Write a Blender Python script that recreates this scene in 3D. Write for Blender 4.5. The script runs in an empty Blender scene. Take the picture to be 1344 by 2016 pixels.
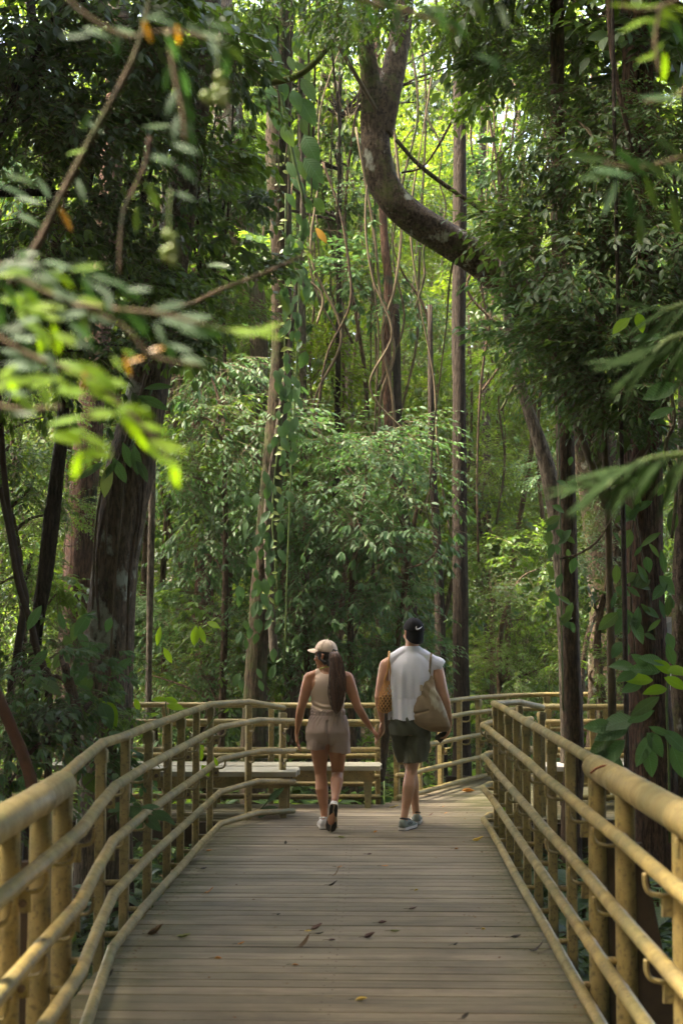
import bpy, math, random
import numpy as np
from mathutils import Vector, Matrix, Euler, noise

# ------------------------------------------------------------------ camera, sky, sun, exposure
SC = bpy.context.scene
COL = SC.collection
FPX = 2800.0                      # focal length in photo pixels (50 mm on a 24 mm wide frame)
CAMZ = 1.77
PITCH = math.atan(217 / FPX)
YAW = math.atan(78 / FPX * math.cos(PITCH))
cam_d = bpy.data.cameras.new('camera')
cam_d.sensor_fit = 'HORIZONTAL'
cam_d.sensor_width = 24.0
cam_d.lens = 50.0
cam_d.clip_start = 0.05
cam_d.clip_end = 600
cam_d.dof.use_dof = True
cam_d.dof.focus_distance = 12.9
cam_d.dof.aperture_fstop = 3.2
cam_d.dof.aperture_blades = 9
cam = bpy.data.objects.new('camera', cam_d)
COL.objects.link(cam)
cam.location = (0, 0, CAMZ)
cam.rotation_euler = (math.pi / 2 + PITCH, 0, YAW)
SC.camera = cam
FWD = Vector((-math.sin(YAW) * math.cos(PITCH), math.cos(YAW) * math.cos(PITCH), math.sin(PITCH)))
RGT = Vector((math.cos(YAW), math.sin(YAW), 0))
UPV = RGT.cross(FWD)

world = bpy.data.worlds.new('World')
SC.world = world
world.use_nodes = True
wn = world.node_tree
for n_ in list(wn.nodes):
    wn.nodes.remove(n_)
w_out = wn.nodes.new('ShaderNodeOutputWorld')
w_bg = wn.nodes.new('ShaderNodeBackground')
w_sky = wn.nodes.new('ShaderNodeTexSky')
w_sky.sky_type = 'NISHITA'
w_sky.sun_disc = False
SUN_DIR = Vector((-0.74, -0.10, 1.22)).normalized()      # towards the sun
w_sky.sun_elevation = math.asin(SUN_DIR.z)
w_sky.sun_rotation = math.atan2(SUN_DIR.x, SUN_DIR.y)
w_sky.air_density = 1.0
w_sky.dust_density = 6.0
w_sky.ozone_density = 0.4
w_bg.inputs['Strength'].default_value = 0.15
wn.links.new(w_sky.outputs[0], w_bg.inputs[0])
wn.links.new(w_bg.outputs[0], w_out.inputs[0])

sun_d = bpy.data.lights.new('sun', 'SUN')
sun_d.energy = 2.8
sun_d.angle = math.radians(7.0)          # sun filtered by the high canopy
sun_d.color = (1.0, 0.93, 0.80)
sun = bpy.data.objects.new('sun', sun_d)
COL.objects.link(sun)
sun.rotation_euler = SUN_DIR.to_track_quat('Z', 'Y').to_euler()
sun.location = (0, 0, 40)

SC.view_settings.view_transform = 'Standard'
SC.view_settings.look = 'None'
SC.view_settings.gamma = 1.0
SC.view_settings.use_curve_mapping = False
SC.view_settings.exposure = 3.48
SC.view_settings.use_white_balance = True          # camera set for forest shade
SC.view_settings.white_balance_temperature = 6900
SC.view_settings.white_balance_tint = 12
cy = SC.cycles
cy.use_denoising = True
cy.max_bounces = 8
cy.diffuse_bounces = 4
cy.glossy_bounces = 2
cy.transmission_bounces = 6
cy.transparent_max_bounces = 8
cy.caustics_reflective = False
cy.caustics_refractive = False
cy.sample_clamp_indirect = 6.0

# ------------------------------------------------------------------ helpers
RNG = np.random.default_rng(7)
rnd = random.Random(11)


def W(px, py, Y):
    """the point at depth Y (metres along the boardwalk) seen at photo pixel (px, py)"""
    d = FWD + RGT * ((px - 672) / FPX) - UPV * ((py - 1008) / FPX)
    return Vector((0, 0, CAMZ)) + d * (Y / d.y)


def G(px, py, z=0.0):
    d = FWD + RGT * ((px - 672) / FPX) - UPV * ((py - 1008) / FPX)
    return Vector((0, 0, CAMZ)) + d * ((z - CAMZ) / d.z)


def mesh_np(name, V, F, mats, smooth=True, midx=None):
    """V (n,3); F list of index tuples or an (m,3)/(m,4) array"""
    me = bpy.data.meshes.new(name)
    V = np.asarray(V, dtype=np.float32).reshape(-1, 3)
    if isinstance(F, np.ndarray):
        k = F.shape[1]
        me.vertices.add(len(V))
        me.vertices.foreach_set('co', V.ravel())
        me.loops.add(F.size)
        me.loops.foreach_set('vertex_index', F.astype(np.int32).ravel())
        me.polygons.add(len(F))
        me.polygons.foreach_set('loop_start', np.arange(0, F.size, k, dtype=np.int32))
        me.polygons.foreach_set('loop_total', np.full(len(F), k, dtype=np.int32))
        me.update(calc_edges=True)
    else:
        me.from_pydata([tuple(v) for v in V.tolist()], [], F)
        me.update()
    if not isinstance(mats, (list, tuple)):
        mats = [mats]
    for m in mats:
        me.materials.append(m)
    if smooth and len(me.polygons):
        me.polygons.foreach_set('use_smooth', np.ones(len(me.polygons), dtype=bool))
    if midx is not None:
        me.polygons.foreach_set('material_index', np.asarray(midx, dtype=np.int32))
    me.update()
    return me


def ob(name, me, parent=None, loc=None, rot=None, scale=None):
    o = bpy.data.objects.new(name, me)
    COL.objects.link(o)
    if parent is not None:
        o.parent = parent
    if loc is not None:
        o.location = loc
    if rot is not None:
        o.rotation_euler = rot
    if scale is not None:
        o.scale = (scale,) * 3 if isinstance(scale, (int, float)) else scale
    return o


def tag(o, label=None, cat=None, group=None, kind=None):
    if label:
        o['label'] = label
    if cat:
        o['category'] = cat
    if group:
        o['group'] = group
    if kind:
        o['kind'] = kind
    return o


def thing(name, label, cat, loc=(0, 0, 0), rz=0.0, group=None, scale=None):
    o = ob(name, None, None, loc, (0, 0, rz), scale)
    o.empty_display_size = 0.1
    return tag(o, label, cat, group)


def copy_tree(root, loc, rz=0.0, scale=1.0, label=None, group=None):
    r = root.copy()
    COL.objects.link(r)
    r.location = loc
    r.rotation_euler = (0, 0, rz)
    r.scale = (scale,) * 3 if isinstance(scale, (int, float)) else scale
    if label:
        r['label'] = label
    if group:
        r['group'] = group
    for ch in root.children:
        c = ch.copy()
        COL.objects.link(c)
        c.parent = r
        for g in ch.children:
            d = g.copy()
            COL.objects.link(d)
            d.parent = c
    return r


class MB:
    """collects vertices and faces of one mesh"""
    def __init__(s):
        s.V, s.F, s.M = [], [], []
        s.mi = 0

    def add(s, V, F):
        b = len(s.V)
        s.V += [tuple(v) for v in V]
        s.F += [tuple(i + b for i in f) for f in F]
        s.M += [s.mi] * len(F)

    def box(s, lo, hi, ch=0.0, M=None):
        x0, y0, z0 = lo
        x1, y1, z1 = hi
        if ch <= 0:
            V = [(x0, y0, z0), (x1, y0, z0), (x1, y1, z0), (x0, y1, z0), (x0, y0, z1), (x1, y0, z1), (x1, y1, z1), (x0, y1, z1)]
            F = [(3, 2, 1, 0), (4, 5, 6, 7), (0, 1, 5, 4), (1, 2, 6, 5), (2, 3, 7, 6), (3, 0, 4, 7)]
        else:   # chamfered on every vertical edge and on the top
            c = ch
            ring = lambda z, i: [(x0 + c + i, y0 + i, z), (x1 - c - i, y0 + i, z), (x1 - i, y0 + c + i, z), (x1 - i, y1 - c - i, z),
                                 (x1 - c - i, y1 - i, z), (x0 + c + i, y1 - i, z), (x0 + i, y1 - c - i, z), (x0 + i, y0 + c + i, z)]
            V = ring(z0, 0) + ring(z1 - c, 0) + ring(z1, c * 0.6)
            F = [tuple(range(7, -1, -1)), tuple(range(16, 24))]
            for r in (0, 8):
                for i in range(8):
                    j = (i + 1) % 8
                    F.append((r + i, r + j, r + 8 + j, r + 8 + i))
        if M is not None:
            V = [M @ Vector(v) for v in V]
        s.add(V, F)

    def tube(s, pts, rad, n=8, cap=True, flat=None):
        pts = [Vector(p) for p in pts]
        m = len(pts)
        if not hasattr(rad, '__len__'):
            rad = [rad] * m
        V, F = [], []
        t0 = (pts[1] - pts[0]).normalized()
        a = Vector((0, 0, 1)) if abs(t0.z) < 0.9 else Vector((1, 0, 0))
        u = (a - t0 * a.dot(t0)).normalized()
        for i in range(m):
            if i == 0:
                t = pts[1] - pts[0]
            elif i == m - 1:
                t = pts[-1] - pts[-2]
            else:
                t = (pts[i + 1] - pts[i]).normalized() + (pts[i] - pts[i - 1]).normalized()
            if t.length < 1e-9:
                t = t0.copy()
            t.normalize()
            u = (u - t * u.dot(t))
            u = u.normalized() if u.length > 1e-6 else t.orthogonal().normalized()
            w = t.cross(u)
            for k in range(n):
                an = 2 * math.pi * k / n
                V.append(pts[i] + (u * math.cos(an) + w * math.sin(an)) * rad[i])
        for i in range(m - 1):
            for k in range(n):
                k2 = (k + 1) % n
                F.append((i * n + k, i * n + k2, (i + 1) * n + k2, (i + 1) * n + k))
        if cap:
            F.append(tuple(range(n - 1, -1, -1)))
            F.append(tuple((m - 1) * n + k for k in range(n)))
        s.add(V, F)

    def loft(s, rings, cap=True, close=True):
        n = len(rings[0])
        V = [v for r in rings for v in r]
        F = []
        for i in range(len(rings) - 1):
            for k in range(n if close else n - 1):
                k2 = (k + 1) % n
                F.append((i * n + k, i * n + k2, (i + 1) * n + k2, (i + 1) * n + k))
        if cap:
            F.append(tuple(range(n - 1, -1, -1)))
            F.append(tuple((len(rings) - 1) * n + k for k in range(n)))
        s.add(V, F)

    def mesh(s, name, mats, smooth=True):
        return mesh_np(name, s.V, s.F, mats, smooth, s.M)

    def build(s, name, mats, parent=None, smooth=True):
        return ob(name, s.mesh(name, mats, smooth), parent)


def sharp(me, deg=40):
    """smooth shading with sharp edges over an angle"""
    me.set_sharp_from_angle(angle=math.radians(deg))
    return me


def bez(pts, n):
    """Catmull-Rom through pts, n samples per span"""
    P = [Vector(p) for p in pts]
    P = [P[0] * 2 - P[1]] + P + [P[-1] * 2 - P[-2]]
    out = []
    for i in range(1, len(P) - 2):
        for k in range(n):
            t = k / n
            a, b, c, d = P[i - 1], P[i], P[i + 1], P[i + 2]
            out.append(0.5 * ((2 * b) + (c - a) * t + (2 * a - 5 * b + 4 * c - d) * t * t + (3 * b - a - 3 * c + d) * t ** 3))
    out.append(P[-2])
    return out


def lerp(a, b, t):
    return a + (b - a) * t


# ------------------------------------------------------------------ materials
def nodes(name):
    m = bpy.data.materials.new(name)
    m.use_nodes = True
    nt = m.node_tree
    for n in list(nt.nodes):
        nt.nodes.remove(n)
    out = nt.nodes.new('ShaderNodeOutputMaterial')
    bs = nt.nodes.new('ShaderNodeBsdfPrincipled')
    nt.links.new(bs.outputs[0], out.inputs[0])
    return m, nt, bs, out


def N(nt, typ, props=None, **inp):
    n = nt.nodes.new('ShaderNode' + typ)
    for k, v in (props or {}).items():
        setattr(n, k, v)
    for k, v in inp.items():
        key = k.replace('_', ' ')
        s = n.inputs[int(k[1:])] if k[0] == 'i' and k[1:].isdigit() else n.inputs[key]
        if isinstance(v, bpy.types.NodeSocket):
            nt.links.new(v, s)
        else:
            s.default_value = v
    return n


def C4(c):
    return (c[0], c[1], c[2], 1.0)


def ramp(nt, fac, stops):
    n = nt.nodes.new('ShaderNodeValToRGB')
    el = n.color_ramp.elements
    while len(el) < len(stops):
        el.new(0.5)
    for e, (p, c) in zip(el, stops):
        e.position = p
        e.color = C4(c) if len(c) == 3 else c
    nt.links.new(fac, n.inputs[0])
    return n.outputs[0]


def mixc(nt, fac, a, b, typ='MIX'):
    n = nt.nodes.new('ShaderNodeMix')
    n.data_type = 'RGBA'
    n.blend_type = typ
    for s, v in ((n.inputs[0], fac), (n.inputs[6], a), (n.inputs[7], b)):
        if isinstance(v, bpy.types.NodeSocket):
            nt.links.new(v, s)
        elif hasattr(v, '__len__'):
            s.default_value = C4(v)
        else:
            s.default_value = v
    return n.outputs[2]


def noise_n(nt, scale, detail=4, rough=0.55, vec=None, stretch=None, obj=True):
    tc = nt.nodes.new('ShaderNodeTexCoord')
    v = vec or tc.outputs['Object' if obj else 'Generated']
    if stretch:
        mp = N(nt, 'Mapping', i0=v, Scale=stretch)
        v = mp.outputs[0]
    return N(nt, 'TexNoise', Vector=v, Scale=scale, Detail=detail, Roughness=rough).outputs['Fac']


def bump(nt, bs, h, dist=0.01, strength=0.6):
    b = N(nt, 'Bump', Strength=strength, Distance=dist, Height=h)
    nt.links.new(b.outputs[0], bs.inputs['Normal'])


def mat_leaf(name, cols, trans=(0.25, 0.42, 0.04), tf=0.35, rough=0.42, spec=0.5, veins=False):
    """leaf: colour differs leaf by leaf and plant by plant, part of the light passes through"""
    m, nt, bs, out = nodes(name)
    geo = nt.nodes.new('ShaderNodeNewGeometry')
    oi = nt.nodes.new('ShaderNodeObjectInfo')
    s = N(nt, 'Math', {'operation': 'ADD'}, i0=geo.outputs['Random Per Island'], i1=oi.outputs['Random'])
    f = N(nt, 'Math', {'operation': 'FRACT'}, i0=s.outputs[0])
    k = len(cols)
    c = ramp(nt, f.outputs[0], [(i / (k - 1), q) for i, q in enumerate(cols)])
    nz = noise_n(nt, 30, 2)
    c2 = mixc(nt, N(nt, 'MapRange', i0=nz, i1=0.35, i2=0.75, i3=0.0, i4=0.35).outputs[0], c, (0.10, 0.13, 0.03))
    if veins:       # single leaf meshes: midrib along local Y, side veins sweeping forward from it
        tc = nt.nodes.new('ShaderNodeTexCoord')
        sp = N(nt, 'SeparateXYZ', i0=tc.outputs['Object'])
        ax = N(nt, 'Math', {'operation': 'ABSOLUTE'}, i0=sp.outputs[0]).outputs[0]
        mid = N(nt, 'MapRange', i0=ax, i1=0.006, i2=0.016, i3=0.7, i4=0.0).outputs[0]
        ph = N(nt, 'Math', {'operation': 'SUBTRACT'}, i0=sp.outputs[1], i1=N(nt, 'Math', {'operation': 'MULTIPLY'}, i0=ax, i1=0.75).outputs[0]).outputs[0]
        sn = N(nt, 'Math', {'operation': 'SINE'}, i0=N(nt, 'Math', {'operation': 'MULTIPLY'}, i0=ph, i1=72.0).outputs[0]).outputs[0]
        sv = N(nt, 'MapRange', i0=sn, i1=0.80, i2=1.0, i3=0.0, i4=0.28).outputs[0]
        c2 = mixc(nt, N(nt, 'Math', {'operation': 'MAXIMUM'}, i0=mid, i1=sv).outputs[0], c2, tuple(min(1, q * 1.9 + 0.03) for q in cols[0]))
        nb = noise_n(nt, 5, 3, 0.6)
        c2 = mixc(nt, N(nt, 'MapRange', i0=nb, i1=0.62, i2=0.70, i3=0.0, i4=0.5).outputs[0], c2, (0.12, 0.11, 0.03))
        bump(nt, bs, sn, 0.012, 0.25)
    nt.links.new(c2, bs.inputs['Base Color'])
    bs.inputs['Roughness'].default_value = rough
    bs.inputs['Specular IOR Level'].default_value = spec
    tr = nt.nodes.new('ShaderNodeBsdfTranslucent')
    ct = mixc(nt, 0.5, c, trans)
    nt.links.new(ct, tr.inputs[0])
    mx = N(nt, 'MixShader', i0=tf, i1=bs.outputs[0], i2=tr.outputs[0])
    nt.links.new(mx.outputs[0], out.inputs[0])
    return m


def mat_bark(name, c1, c2, lichen=None, lf=0.55, moss=None, mf=0.5, scale=6.0, bd=0.02, st=(2.2, 2.2, 0.35)):
    m, nt, bs, out = nodes(name)
    n1 = noise_n(nt, scale, 8, 0.65, stretch=st)
    n2 = noise_n(nt, scale * 4, 6, 0.6, stretch=(1.5, 1.5, 0.5))
    c = ramp(nt, n1, [(0.3, c1), (0.7, c2)])
    n3 = noise_n(nt, scale * 2.5, 6, 0.7, stretch=(3.0, 3.0, 0.22) if st[2] < 1 else (1.6, 1.6, 1.6))
    c = mixc(nt, N(nt, 'MapRange', i0=n2, i1=0.42, i2=0.62, i3=0.0, i4=0.75).outputs[0], c, tuple(q * 0.4 for q in c1))
    c = mixc(nt, N(nt, 'MapRange', i0=n3, i1=0.52, i2=0.60, i3=0.0, i4=0.8).outputs[0], c, tuple(q * 0.25 for q in c1))
    if moss:
        nm = noise_n(nt, 2.2, 6, 0.7)
        c = mixc(nt, N(nt, 'MapRange', i0=nm, i1=mf, i2=mf + 0.15).outputs[0], c, moss)
    if lichen:
        nl = noise_n(nt, 3.4, 5, 0.62, stretch=(1, 1, 0.6))
        c = mixc(nt, N(nt, 'MapRange', i0=nl, i1=lf, i2=lf + 0.06).outputs[0], c, lichen)
    nt.links.new(c, bs.inputs['Base Color'])
    bs.inputs['Roughness'].default_value = 0.9
    bs.inputs['Specular IOR Level'].default_value = 0.2
    h = N(nt, 'Math', {'operation': 'ADD'}, i0=n1, i1=N(nt, 'Math', {'operation': 'SUBTRACT'}, i0=n2, i1=n3).outputs[0])
    bump(nt, bs, h.outputs[0], bd * 1.6, 1.0)
    return m


def mat_simple(name, col, rough=0.6, spec=0.3, nscale=None, col2=None, bd=0.0, stretch=None, metallic=0.0):
    m, nt, bs, out = nodes(name)
    bs.inputs['Roughness'].default_value = rough
    bs.inputs['Specular IOR Level'].default_value = spec
    bs.inputs['Metallic'].default_value = metallic
    if nscale:
        nz = noise_n(nt, nscale, 5, 0.6, stretch=stretch)
        c = ramp(nt, nz, [(0.3, col), (0.7, col2 or tuple(q * 0.7 for q in col))])
        nt.links.new(c, bs.inputs['Base Color'])
        if bd:
            bump(nt, bs, nz, bd, 0.7)
    else:
        bs.inputs['Base Color'].default_value = C4(col)
    return m


def mat_paint():
    """ochre yellow gloss paint on steel, dulled by dust, algae and rub marks"""
    m, nt, bs, out = nodes('ochre_paint')
    oi = nt.nodes.new('ShaderNodeObjectInfo')
    n1 = noise_n(nt, 7, 6, 0.65)
    n2 = noise_n(nt, 55, 4, 0.6)
    n3 = noise_n(nt, 2.3, 4, 0.6)
    base = mixc(nt, oi.outputs['Random'], (0.34, 0.25, 0.080), (0.30, 0.235, 0.095))
    c = mixc(nt, N(nt, 'MapRange', i0=n1, i1=0.38, i2=0.62, i3=0.0, i4=0.75).outputs[0], base, (0.17, 0.135, 0.055))
    c = mixc(nt, N(nt, 'MapRange', i0=n3, i1=0.45, i2=0.64, i3=0.0, i4=0.65).outputs[0], c, (0.125, 0.13, 0.05))
    c = mixc(nt, N(nt, 'MapRange', i0=n2, i1=0.54, i2=0.66, i3=0.0, i4=0.7).outputs[0], c, (0.085, 0.062, 0.03))
    nt.links.new(c, bs.inputs['Base Color'])
    r = N(nt, 'MapRange', i0=n1, i1=0.3, i2=0.7, i3=0.38, i4=0.62)
    nt.links.new(r.outputs[0], bs.inputs['Roughness'])
    bs.inputs['Specular IOR Level'].default_value = 0.4
    bump(nt, bs, n2, 0.002, 0.4)
    return m


def mat_plank():
    m, nt, bs, out = nodes('weathered_plank')
    oi = nt.nodes.new('ShaderNodeObjectInfo')
    tc = nt.nodes.new('ShaderNodeTexCoord')
    off = N(nt, 'CombineXYZ', i0=N(nt, 'Math', {'operation': 'MULTIPLY'}, i0=oi.outputs['Random'], i1=37.0).outputs[0], i1=oi.outputs['Random'], i2=0.0)
    v = N(nt, 'VectorMath', {'operation': 'ADD'}, i0=tc.outputs['Object'], i1=off.outputs[0]).outputs[0]
    g1 = noise_n(nt, 3.0, 6, 0.65, vec=v, stretch=(0.35, 16, 1))
    g2 = noise_n(nt, 1.6, 4, 0.6, vec=v, stretch=(1, 2.5, 1))
    g3 = noise_n(nt, 90, 3, 0.5, vec=v, stretch=(0.3, 1, 1))
    base = ramp(nt, oi.outputs['Random'], [(0.0, (0.105, 0.085, 0.052)), (0.35, (0.150, 0.121, 0.075)), (0.7, (0.19, 0.156, 0.10)), (1.0, (0.25, 0.208, 0.138))])
    c = mixc(nt, N(nt, 'MapRange', i0=g1, i1=0.3, i2=0.72, i3=0.0, i4=0.55).outputs[0], base, (0.30, 0.252, 0.17))
    c = mixc(nt, N(nt, 'MapRange', i0=g1, i1=0.48, i2=0.28, i3=0.0, i4=0.6).outputs[0], c, (0.085, 0.066, 0.045))
    c = mixc(nt, N(nt, 'MapRange', i0=g2, i1=0.44, i2=0.66, i3=0.0, i4=0.65).outputs[0], c, (0.082, 0.068, 0.045))
    g4 = noise_n(nt, 1.1, 5, 0.7, obj=False, vec=nt.nodes.new('ShaderNodeNewGeometry').outputs['Position'])
    c = mixc(nt, N(nt, 'MapRange', i0=g4, i1=0.5, i2=0.7, i3=0.0, i4=0.5).outputs[0], c, (0.07, 0.058, 0.038))
    # algae creeping in from the two long sides of the walk
    ge = nt.nodes.new('ShaderNodeNewGeometry')
    sx = N(nt, 'SeparateXYZ', i0=ge.outputs['Position'])
    ax = N(nt, 'Math', {'operation': 'ABSOLUTE'}, i0=N(nt, 'Math', {'operation': 'ADD'}, i0=sx.outputs[0], i1=0.2).outputs[0])
    e = N(nt, 'MapRange', i0=ax.outputs[0], i1=0.75, i2=1.12, i3=0.0, i4=0.85)
    e2 = N(nt, 'Math', {'operation': 'MULTIPLY'}, i0=e.outputs[0], i1=N(nt, 'MapRange', i0=g2, i1=0.3, i2=0.6).outputs[0])
    c = mixc(nt, e2.outputs[0], c, (0.075, 0.078, 0.022))
    nt.links.new(c, bs.inputs['Base Color'])
    bs.inputs['Roughness'].default_value = 0.72
    bs.inputs['Specular IOR Level'].default_value = 0.3
    h = N(nt, 'Math', {'operation': 'ADD'}, i0=g1, i1=N(nt, 'Math', {'operation': 'MULTIPLY'}, i0=g3, i1=0.3).outputs[0])
    bump(nt, bs, h.outputs[0], 0.006, 0.55)
    return m


PAINT = mat_paint()
PLANK = mat_plank()
SEAT = mat_simple('bench_board', (0.36, 0.34, 0.27), 0.7, 0.3, 5, (0.22, 0.22, 0.15), 0.004, (0.4, 6, 1))
RUST = mat_simple('dark_bolt', (0.10, 0.065, 0.035), 0.6, 0.4, 40, (0.05, 0.035, 0.02))
BROWN_STEEL = mat_simple('brown_steel', (0.055, 0.036, 0.018), 0.7, 0.3, 18, (0.035, 0.024, 0.014))
SOIL = mat_simple('forest_soil', (0.035, 0.024, 0.014), 0.95, 0.1, 3, (0.06, 0.045, 0.022), 0.05)

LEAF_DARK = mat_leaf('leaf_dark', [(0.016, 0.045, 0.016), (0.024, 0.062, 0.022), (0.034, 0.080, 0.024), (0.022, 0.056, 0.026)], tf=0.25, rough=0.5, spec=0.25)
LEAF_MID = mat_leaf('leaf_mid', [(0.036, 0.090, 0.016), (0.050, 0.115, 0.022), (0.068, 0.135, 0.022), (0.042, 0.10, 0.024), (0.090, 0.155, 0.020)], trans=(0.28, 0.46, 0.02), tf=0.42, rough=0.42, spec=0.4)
LEAF_BLUE = mat_leaf('leaf_bluish', [(0.034, 0.088, 0.034), (0.048, 0.115, 0.044), (0.060, 0.130, 0.044), (0.040, 0.10, 0.036), (0.085, 0.155, 0.04)], trans=(0.16, 0.34, 0.06), tf=0.3, rough=0.5, spec=0.28)
LEAF_FAR = mat_leaf('leaf_sunny', [(0.038, 0.085, 0.010), (0.060, 0.118, 0.011), (0.085, 0.140, 0.013), (0.046, 0.098, 0.011), (0.095, 0.128, 0.013)], trans=(0.27, 0.41, 0.010), tf=0.5, rough=0.5, spec=0.3)
LEAF_NEW = mat_leaf('leaf_young', [(0.11, 0.20, 0.020), (0.14, 0.24, 0.022), (0.17, 0.25, 0.025)], trans=(0.40, 0.60, 0.03), tf=0.5, rough=0.4)
LEAF_BIG = mat_leaf('leaf_broad', [(0.030, 0.085, 0.032), (0.040, 0.105, 0.042), (0.050, 0.12, 0.040)], trans=(0.2, 0.42, 0.05), tf=0.3, rough=0.46, spec=0.35)
LEAF_YELLOW = mat_leaf('leaf_yellowing', [(0.34, 0.16, 0.008), (0.38, 0.20, 0.010)], trans=(0.5, 0.26, 0.01), tf=0.4)
LEAF_PALE = mat_leaf('leaf_pale', [(0.16, 0.24, 0.06), (0.20, 0.27, 0.075), (0.24, 0.29, 0.08)], trans=(0.45, 0.55, 0.08), tf=0.35)
DEAD = mat_leaf('dead_leaf', [(0.13, 0.065, 0.025), (0.09, 0.045, 0.020), (0.17, 0.09, 0.035)], trans=(0.2, 0.1, 0.03), tf=0.15, rough=0.7)
VEIN = {}
for nm_, cs_, kw_ in (('dark', [(0.016, 0.046, 0.014), (0.024, 0.064, 0.020), (0.020, 0.052, 0.022)], dict(tf=0.25, rough=0.5, spec=0.3)),
                      ('mid', [(0.040, 0.095, 0.026), (0.055, 0.120, 0.034), (0.075, 0.14, 0.03)], dict(tf=0.38, rough=0.38)),
                      ('blue', [(0.034, 0.088, 0.040), (0.048, 0.112, 0.052), (0.060, 0.125, 0.05)], dict(trans=(0.16, 0.34, 0.06), tf=0.3, rough=0.6, spec=0.25)),
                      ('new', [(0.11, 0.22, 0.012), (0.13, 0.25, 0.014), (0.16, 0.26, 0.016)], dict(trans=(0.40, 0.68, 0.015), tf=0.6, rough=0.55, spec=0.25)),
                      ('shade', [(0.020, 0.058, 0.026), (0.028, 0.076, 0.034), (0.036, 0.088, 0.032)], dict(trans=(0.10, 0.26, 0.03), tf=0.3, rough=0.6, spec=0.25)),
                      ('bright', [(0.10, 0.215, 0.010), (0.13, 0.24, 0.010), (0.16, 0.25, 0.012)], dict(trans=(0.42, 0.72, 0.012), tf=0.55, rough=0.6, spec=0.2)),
                      ('big', [(0.030, 0.085, 0.032), (0.042, 0.108, 0.042), (0.052, 0.125, 0.040)], dict(trans=(0.2, 0.42, 0.05), tf=0.3, rough=0.46, spec=0.35))):
    VEIN[nm_] = mat_leaf('veined_leaf_' + nm_, cs_, veins=True, **kw_)
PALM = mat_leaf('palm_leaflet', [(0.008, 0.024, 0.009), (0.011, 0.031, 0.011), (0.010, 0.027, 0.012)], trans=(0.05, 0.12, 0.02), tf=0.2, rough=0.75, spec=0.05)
BARK_BROWN = mat_bark('bark_brown', (0.075, 0.050, 0.030), (0.16, 0.105, 0.062), moss=(0.05, 0.065, 0.02), mf=0.56)
BARK_DARK = mat_bark('bark_dark', (0.030, 0.021, 0.014), (0.062, 0.045, 0.030))
BARK_LICHEN = mat_bark('bark_lichen', (0.095, 0.072, 0.048), (0.21, 0.155, 0.10), lichen=(0.33, 0.36, 0.29), lf=0.56, moss=(0.05, 0.07, 0.025), mf=0.55)
BARK_MOSS = mat_bark('bark_mossy', (0.060, 0.042, 0.026), (0.150, 0.108, 0.070), lichen=(0.34, 0.35, 0.28), lf=0.60, moss=(0.075, 0.095, 0.022), mf=0.52, st=(1.0, 1.0, 1.0))
BARK_RED = mat_bark('bark_reddish', (0.085, 0.045, 0.028), (0.17, 0.095, 0.060), moss=(0.03, 0.06, 0.035), mf=0.55)
BARK_PALE = mat_bark('bark_pale', (0.11, 0.09, 0.065), (0.23, 0.19, 0.14), moss=(0.08, 0.10, 0.035), mf=0.58)
BARK_TAN = mat_bark('bark_tan', (0.065, 0.046, 0.028), (0.145, 0.102, 0.063), moss=(0.055, 0.075, 0.022), mf=0.48)
STEM = mat_simple('vine_stem', (0.13, 0.095, 0.055), 0.8, 0.2, 12, (0.07, 0.055, 0.03))
STEM_G = mat_simple('green_stem', (0.09, 0.14, 0.03), 0.6, 0.3, 12, (0.06, 0.09, 0.025))
STEM_D = mat_simple('dark_stem', (0.030, 0.020, 0.013), 0.8, 0.2, 12, (0.055, 0.035, 0.02))
MOSS_V = mat_simple('mossy_vine', (0.10, 0.13, 0.02), 0.9, 0.1, 9, (0.06, 0.05, 0.02), 0.01)
# ------------------------------------------------------------------ ground
def zdeck(Y):
    return 0.012 * (12.4 - Y) if Y < 12.4 else 0.0


def ground_z(x, y):
    z = -0.75 + 0.16 * noise.noise(Vector((x * 0.23, y * 0.23, 3.1))) + 0.05 * noise.noise(Vector((x, y, 9)))
    if y > 24:
        z += min(8.0, (y - 24) * 0.055)
    return z


def build_ground():
    xs = np.concatenate([np.linspace(-160, -24, 12), np.linspace(-20, 20, 61), np.linspace(24, 160, 12)])
    ys = np.concatenate([np.linspace(-60, -6, 8), np.linspace(-4, 60, 81), np.linspace(66, 260, 14)])
    V = [(x, y, ground_z(x, y)) for y in ys for x in xs]
    nx = len(xs)
    F = np.array([(j * nx + i, j * nx + i + 1, (j + 1) * nx + i + 1, (j + 1) * nx + i) for j in range(len(ys) - 1) for i in range(nx - 1)])
    tag(ob('ground', mesh_np('ground', V, F, SOIL)), kind='structure')


build_ground()

# ------------------------------------------------------------------ boardwalk of planks
walk = tag(ob('boardwalk', None), kind='structure')
PITCHW = 0.145
pl_rng = random.Random(5)


def add_plank(x0, x1, y0, w, z, tilt=0.0):
    b = MB()
    g = pl_rng.choice([0.004, 0.006, 0.008, 0.011, 0.014])
    b.box((x0, -w / 2 + g / 2, -0.028), (x1, w / 2 - g / 2, 0.0), ch=0.005)
    o = ob('plank', sharp(b.mesh('plank', PLANK), 30), walk)
    o.location = (0, y0 + w / 2, z + pl_rng.uniform(-0.002, 0.002))
    o.rotation_euler = (pl_rng.uniform(-0.006, 0.006) + tilt, pl_rng.uniform(-0.0006, 0.0006), pl_rng.uniform(-0.0012, 0.0012))
    return o


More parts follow.
